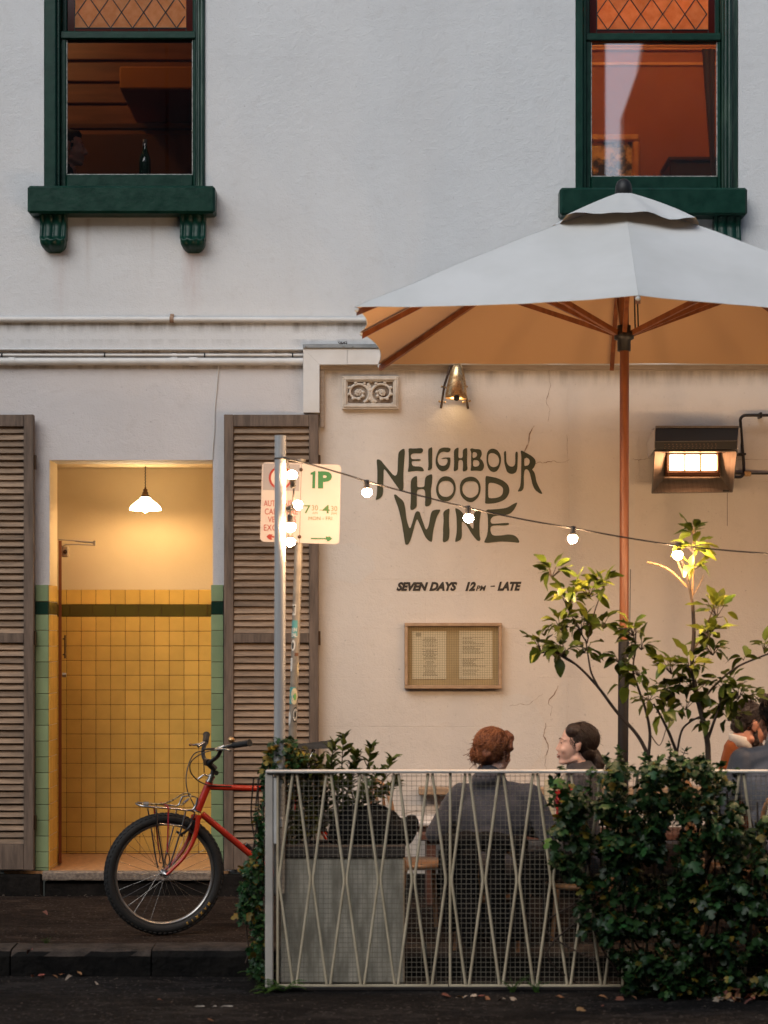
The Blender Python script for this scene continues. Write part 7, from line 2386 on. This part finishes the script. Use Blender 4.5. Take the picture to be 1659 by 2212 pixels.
for k, (p, d, sc) in enumerate(lv[:298]):
    inst('leaf', random.choice(lf), Matrix.Translation(p) @ aim(d, random.uniform(-.6, .6)) @ Matrix.Scale(sc, 4), lr)
if len(lv) > 298:
    bake(lf, [(random.randrange(4), Matrix.Translation(p) @ aim(d, random.uniform(-.6, .6)) @ Matrix.Scale(sc, 4)) for p, d, sc in lv[298:]], 'leaves', M_LAUR, lr)

def poly_in(poly, x, y):
    ins = False
    for i in range(len(poly)):
        (a, b), (c, d) = poly[i], poly[(i + 1) % len(poly)]
        if (b > y) != (d > y) and x < (c - a) * (y - b) / (d - b) + a: ins = not ins
    return ins
def ivy_mesh(sz, mat, name='leaf'):
    # five lobed leaf
    o = [(0, 0), (.15, -.34), (.42, -.52), (.50, -.24), (.80, -.30), (1.0, 0), (.80, .30), (.50, .24), (.42, .52), (.15, .34)]
    V = [(.38 * sz, 0, .03 * sz)] + [(x * sz, y * sz, -.18 * sz * (abs(y) ** 1.2) - .10 * sz * x * x) for x, y in o]
    n = len(o)
    me = MB().add(V, [(0, 1 + i, 1 + (i + 1) % n) for i in range(n)], True).mesh(name)
    me.materials.append(mat)
    return me
def mass(t, poly, n, y0, y1, meshes, mat_y, my, bulge, seed, n_ind=295, face=Vector((0, -1, .25)), yfun=None, smin=.7, smax=1.25, clump=None):
    """leaf mass that fills a traced outline in depth; the nearest leaves are parts, the rest one part"""
    random.seed(seed)
    xs_ = [p[0] for p in poly]; ys_ = [p[1] for p in poly]
    out = []
    while len(out) < n:
        x, y = random.uniform(min(xs_), max(xs_)), random.uniform(min(ys_), max(ys_))
        wob = Vector((x / 34, y / 34, seed + 5))
        if not poly_in(poly, x + 17 * mnoise.noise(wob), y + 12 * mnoise.noise(wob + Vector((9, 3, 1)))): continue
        if clump:
            c = mnoise.noise(Vector((x / clump, y / clump, seed)))
            if random.random() > .55 + 1.5 * c: continue
        else: c = 0
        u_ = random.random() ** 1.6          # 0 = street side
        yy = y0 + (y1 - y0) * u_ + bulge * (-c) * .8
        p = W(x, y, yy)
        d = (sph() * .75 + face * .35 + Vector((0, -.1, -.55))).normalized()
        nrm_roll = random.uniform(-.9, .9)
        out.append((yy, p, d, nrm_roll, random.uniform(smin, smax)))
    out.sort(key=lambda q: q[0])
    return out
# ivy hedge over the right of the fence
hd = thing('ivy_hedge', 'dense dark ivy hedge spilling over the right half of the dining fence', 'hedge', W(1450, 2140, -2.55))
ivm = [ivy_mesh(.042 * k, M_IVY) for k in (.7, .9, 1.1, 1.3)]
ivy_y = [ivy_mesh(.044 * k, M_IVYY) for k in (.8, 1.1)]
hpoly = [(1192, 1668), (1238, 1690), (1290, 1672), (1305, 1648), (1330, 1634), (1352, 1648), (1380, 1660), (1400, 1640), (1430, 1655), (1455, 1625), (1490, 1642), (1530, 1640), (1545, 1662), (1580, 1690), (1592, 1740), (1600, 1800), (1659, 1760), (1720, 1740), (1760, 1760), (1760, 2150), (1345, 2150), (1338, 2075), (1290, 2030), (1245, 2015), (1248, 1960), (1262, 1905), (1205, 1880), (1196, 1830), (1185, 1790), (1200, 1740), (1200, 1700)]
def place_mass(t, L, meshes, mesh_y, mat, share_y, n_ind, seed):
    random.seed(seed)
    rest = []; rest_y = []
    for k, (yy, p, d, roll, sc) in enumerate(L):
        m_ = Matrix.Translation(p) @ aim(d, roll) @ Matrix.Scale(sc, 4)
        isy = random.random() < share_y
        if k < n_ind:
            inst('leaf', random.choice(mesh_y if isy else meshes), m_, t)
        elif isy and mesh_y: rest_y.append((random.randrange(len(mesh_y)), m_))
        else: rest.append((random.randrange(len(meshes)), m_))
    bake(meshes, rest, 'foliage', mat, t)
    if rest_y: bake(mesh_y, rest_y, 'yellowed_foliage', M_IVYY, t)
L = mass(hd, hpoly, 8200, -2.76, -2.36, ivm, None, None, .16, 5, clump=42)
place_mass(hd, L, ivm, ivy_y, M_IVY, .065, 280, 6)
random.seed(77)
for k in range(16):
    a = random.uniform(1215, 1640); b = random.uniform(1700, 1800)
    P = [W(a + random.uniform(-25, 25) * i, b + 85 * i + random.uniform(-10, 10), -2.52 + random.uniform(-.06, .06)) for i in range(5)]
    P = [Vector((p.x, p.y, max(p.z, ROADZ))) for p in P]
    MB().tube(spline(P, 4), .0045, 6).build('stem', M_BARK, hd)
# upright sprigs that break the top outline
spg = []
for (a, b) in ((1310, 1632), (1338, 1618), (1392, 1628), (1420, 1640), (1448, 1610), (1480, 1620), (1500, 1636), (1520, 1628), (1555, 1650), (1275, 1660), (1210, 1655), (1195, 1690), (1590, 1668)):
    y = -2.5 + random.uniform(-.1, .1)
    P = spline([W(a + random.uniform(-12, 12), b + 50, y), W(a + random.uniform(-6, 6), b + 22, y), W(a, b, y)], 5)
    MB().tube(P, [.004 - .0025 * i / (len(P) - 1) for i in range(len(P))], 6).build('stem', M_BARK, hd)
    for i, p in enumerate(P):
        for s in range(2):
            spg.append((random.randrange(4), Matrix.Translation(p) @ aim((sph() + Vector((0, -.2, .2))).normalized(), random.uniform(-.8, .8)) @ Matrix.Scale(random.uniform(.6, 1.0), 4)))
bake(ivm, spg, 'foliage', M_IVY, hd)

# ivy down the left end of the fence
il = thing('ivy_plant', 'ivy trailing down outside the left end post of the fence', 'plant', W(550, 2130, -2.4))
ipoly = [(590, 1600), (632, 1590), (660, 1640), (636, 1668), (575, 1690), (572, 1800), (574, 2130), (560, 2120), (540, 2090), (545, 2000), (516, 1985), (512, 1950), (530, 1900), (520, 1870), (545, 1845), (558, 1800), (552, 1760), (566, 1700), (560, 1662)]
ivl = [ivy_mesh(.025 * k, M_IVY) for k in (.7, .9, 1.1, 1.3)]
L = mass(il, ipoly, 2100, -2.46, -2.14, ivl, None, None, .05, 15)
place_mass(il, L, ivl, ivy_y, M_IVY, .05, 290, 16)
for k in range(7):
    x = 585 - k * 5
    P = [W(x + random.uniform(-10, 10) - 4 * i, 1680 + 80 * i, -2.3 + random.uniform(-.05, .05)) for i in range(6)]
    MB().tube(spline(P, 4), .004, 6).build('stem', M_BARK, il)
iv2 = thing('climbing_ivy', 'olive ivy tangle on top of the fence between the alloy pole and the laurel', 'plant', W(650, 1828, -2.3))
L = mass(iv2, [(616, 1610), (640, 1600), (668, 1625), (700, 1640), (700, 1700), (690, 1790), (640, 1815), (618, 1810), (620, 1700)], 620, -2.36, -2.2, ivl, None, None, .04, 25)
M_IVO = leaf_mat('olive_ivy_leaf', (.06, .062, .012), (.10, .08, .016), .5, .03)
ivo = [ivy_mesh(.034 * k, M_IVO) for k in (.7, .9, 1.1, 1.3)]
place_mass(iv2, L, ivo, ivy_y, M_IVO, .08, 280, 26)
for k in range(6):
    P = [W(630 + 10 * k, 1820 - 45 * i + random.uniform(-8, 8), -2.28) for i in range(5)]
    MB().tube(spline(P, 4), .0035, 6).build('stem', M_BARK, iv2)

# red geranium in the hedge
ge = thing('geranium', 'red geranium flower heads at the left edge of the hedge', 'flower', W(1225, 1800, -2.35))
M_PETAL = MAT('red_petal', (.50, .012, .018), (.40, .008, .014), 20, .5, rand=.25, trans=.2)
M_GSTEM = MAT('geranium_stem', (.08, .11, .03), rough=.6)
random.seed(9)
pm = leaf_mesh(.016, .016, M_PETAL, .2, .3, 3, 'petal')
for (a, b, r, n) in ((1229, 1708, 13, 46), (1208, 1718, 8, 20), (1206, 1729, 6, 12), (1255, 1716, 6, 12)):
    c = W(a, b, -2.56); rw = r / ppm(-2.56)
    MB().tube([c, W(a + 6, 1800, -2.5)], .003, 6).build('stem', M_GSTEM, ge)
    bake([pm], [(0, Matrix.Translation(c + d * rw * random.uniform(.4, .8)) @ aim(d + sph() * .5, random.uniform(0, 6)) @ Matrix.Scale(random.uniform(.8, 1.2), 4)) for d in [sph() for _ in range(n)]], 'flower_head', M_PETAL, ge)
gl = [ivy_mesh(.06 * k, leaf_mat('geranium_leaf', (.045, .12, .02), (.07, .16, .03), .3)) for k in (.9, 1.1)]
for (a, b) in ((1232, 1775), (1205, 1790), (1250, 1760), (1190, 1810), (1262, 1735), (1220, 1745), (1196, 1700), (1205, 1680)):
    inst('leaf', random.choice(gl), Matrix.Translation(W(a, b, -2.6)) @ aim(sph() * .5 + Vector((0, -.5, -.4)), random.uniform(-1, 1)), ge)
cn = thing('candle', 'slim red candle standing on the table beside the geranium', 'candle', W(1206, 1768, -1.3))
MB().lathe([(0, 0), (.013, 0), (.012, .12), (.004, .125), (0, .125)], 14, Matrix.Translation((X(1206, -1.3), -1.3, .6125))).build('wax', MAT('red_wax', (.50, .012, .02), rough=.4), cn)
MB().tube([(X(1206, -1.3), -1.3, .735), (X(1206, -1.3), -1.3, .748)], .0012, 5).build('wick', M_LEAD, cn)

# weeds along the kerb and kick channel
M_FERN = leaf_mat('fern_leaf', (.060, .125, .020), (.09, .16, .028), .3, .02, .5)
def fern(base, n, L, label, seed):
    random.seed(seed)
    t = thing('fern', label, 'fern', base)
    lm = leaf_mesh(.020, .007, M_FERN, .2, .2, 3, 'leaflet')
    for k in range(n):
        a = random.uniform(0, 2 * math.pi)
        d = Vector((math.cos(a), math.sin(a) * .6 - .25, random.uniform(.5, 1.3))).normalized()
        l = L * random.uniform(.6, 1.1)
        P = [base + d * l * t_ + Vector((0, 0, -.5 * l * t_ * t_)) for t_ in lerps(0, 1, 11)]
        P = [Vector((p.x, p.y, max(p.z, ROADZ + .004))) for p in P]
        fr_ = [];
        mb = MB().tube(P, [.0016 - .001 * i / 10 for i in range(11)], 4)
        for i in range(2, 11):
            tg = (P[i] - P[i - 1]).normalized() if (P[i] - P[i - 1]).length > 1e-6 else d
            sd = tg.cross(Vector((0, 0, 1)))
            sd = sd.normalized() if sd.length > 1e-4 else Vector((1, 0, 0))
            for s in (-1, 1):
                m_ = Matrix.Translation(P[i]) @ aim(sd * s + tg * .6, 0) @ Matrix.Scale(1.25 - .8 * abs(i / 10 - .35), 4)
                mb.add([m_ @ v.co for v in lm.vertices], [tuple(p.vertices) for p in lm.polygons], True)
        mb.build('frond', M_FERN, t)
fern(W(556, 2066, -2.2) * Vector((1, 1, 0)) + Vector((0, 0, ROADZ)), 10, .20, 'bright fern in the gutter left of the fence end post', 1)
fern(Vector((X(612, -2.56), -2.56, ROADZ)), 11, .19, 'bright fern in front of the left foot of the fence', 2)
fern(Vector((X(582, -2.56), -2.56, ROADZ)), 8, .13, 'small fern at the very foot of the grey end post', 5)
def tuft(base, n, L, label, seed):
    random.seed(seed)
    t = thing('grass_tuft', label, 'grass', base)
    mb = MB()
    for k in range(n):
        a = random.uniform(0, 2 * math.pi); l = L * random.uniform(.5, 1.1)
        d = Vector((math.cos(a) * .5, math.sin(a) * .4, 1)).normalized()
        P = [base + Vector((random.uniform(-.012, .012), 0, 0)) + d * l * t_ + Vector((math.cos(a), math.sin(a) * .5, -.6)) * l * .35 * t_ * t_ for t_ in lerps(0, 1, 5)]
        mb.tube(P, [.0018, .0017, .0014, .001, .0004], 4)
    mb.build('blades', M_FERN, t)
tuft(Vector((X(1106, -2.57), -2.57, ROADZ)), 16, .13, 'grass tuft by the kick channel under the fourth rod of the second panel', 3)
tuft(Vector((X(1160, -2.57), -2.57, ROADZ)), 14, .10, 'lower grass tuft by the kick channel near the hedge', 4)
tuft(Vector((X(100, -1.9), -1.90, .0)), 9, .05, 'tiny grass tuft in the joint behind the kerb', 6)

# fallen leaves
M_DRY = MAT('dry_leaf', (.30, .12, .05), (.22, .10, .05), 14, .8, rand=.5, huer=.03)
M_DRYP = MAT('pale_dry_leaf', (.36, .29, .22), (.26, .2, .15), 14, .8, rand=.3)
dl = [leaf_mesh(.055, .028, M_DRY, .6, .8), leaf_mesh(.045, .03, M_DRY, .5, -.6), leaf_mesh(.06, .022, M_DRYP, .5, .9), ivy_mesh(.05, M_DRY), ivy_mesh(.04, M_DRYP)]
random.seed(91)
def fallen(px_, py_, zz, k, label, group=None, sc=1.0):
    s = 0; y = -2.3
    for _ in range(30):          # find the depth at which this spot lies on the ground
        y = -(DIST - PPM * DIST / ((py_ - VY) / (EYE - zz)))
    o = bpy.data.objects.new('fallen_leaf', dl[k])
    finish(o, None, label, 'leaf', group)
    o.location = (X(px_, y), y, zz + .010)
    o.rotation_euler = (random.uniform(-.4, .4), random.uniform(-.4, .4), random.uniform(0, 6.28))
    o.scale = (sc,) * 3
RZ = ROADZ + .004
fallen(156, 2112, RZ, 2, 'pale curled leaf on the road just below the kerb joint', sc=1.0)
fallen(205, 2124, RZ, 2, 'large pale folded leaf lying alone on the road left of the fence', sc=1.15)
fallen(94, 1972, .004, 0, 'thin tan leaf on the footpath under the left shutter')
fallen(70, 2056, .006, 0, 'rust leaf on the kerb top at the left')
fallen(752, 2041, .006, 3, 'orange leaf on the footpath by the left ivy') if False else None
GR = 'dry leaves gathered along the gutter'
for (a, b, k) in ((68, 2110, 0), (82, 2112, 1), (98, 2113, 3), (112, 2111, 0), (130, 2109, 1), (140, 2108, 0), (176, 2110, 1)):
    fallen(a, b, RZ, k, 'small rust brown leaf lying in the gutter below the kerb at the left', GR, .75)
GR2 = 'dry leaves along the kick channel of the fence'
for (a, b, k) in ((965, 2156, 3), (1000, 2160, 0), (1010, 2155, 2), (1020, 2152, 4), (1030, 2158, 1), (1048, 2156, 0), (1092, 2163, 2), (1110, 2158, 4), (1220, 2160, 1), (1290, 2158, 0), (1345, 2157, 3), (1375, 2163, 1), (1430, 2162, 0), (1490, 2160, 4)):
    fallen(a, b, RZ, k, 'dry leaf blown against the dark channel under the fence', GR2, random.uniform(.7, 1.1))
fallen(1247, 2180, RZ, 3, 'single orange leaf on the road under the hedge end', sc=1.0)
fallen(1300, 2178, RZ, 1, 'second small orange leaf on the road right of the single orange one', sc=.6)
fallen(450, 2205, RZ, 3, 'orange leaf at the bottom edge of the road', sc=.7)
fallen(340, 2165, RZ, 0, 'tan leaf on the open road left of the worn white marks', sc=.6)
GR3 = 'leaf heap under the hedge at the right'
for i in range(34):
    a = random.gauss(1610, 32); b = random.uniform(2138, 2166)
    fallen(a, b, RZ + max(0, (2160 - b)) * .0018, random.choice((0, 1, 3, 4, 0)), 'brown leaf in the heap under the hedge at the right', GR3, random.uniform(.8, 1.4))
# fine litter on the ground
lt = MB(); random.seed(61)
for i in range(760):
    if random.random() < .5:
        x = random.uniform(-2.6, 2.6); y = random.uniform(-1.9, -.02) if random.random() < .55 else random.uniform(-.16, -.05); z = .010
    else:
        x = random.uniform(-2.6, 2.6); y = random.uniform(-3.4, -2.2) if random.random() < .5 else random.uniform(-2.32, -2.15); z = ROADZ + .003
    s = random.uniform(.002, .009)
    a = random.uniform(0, 6.28)
    dx, dy = math.cos(a) * s, math.sin(a) * s
    lt.add([(x - dx, y - dy, z), (x + dy * .5, y - dx * .5, z + .002), (x + dx, y + dy, z), (x - dy * .5, y + dx * .5, z + .001)], [(0, 1, 2, 3)])
lt.build('litter', MAT('grit', (.26, .2, .15), (.10, .075, .055), 60, .9), kind='stuff')
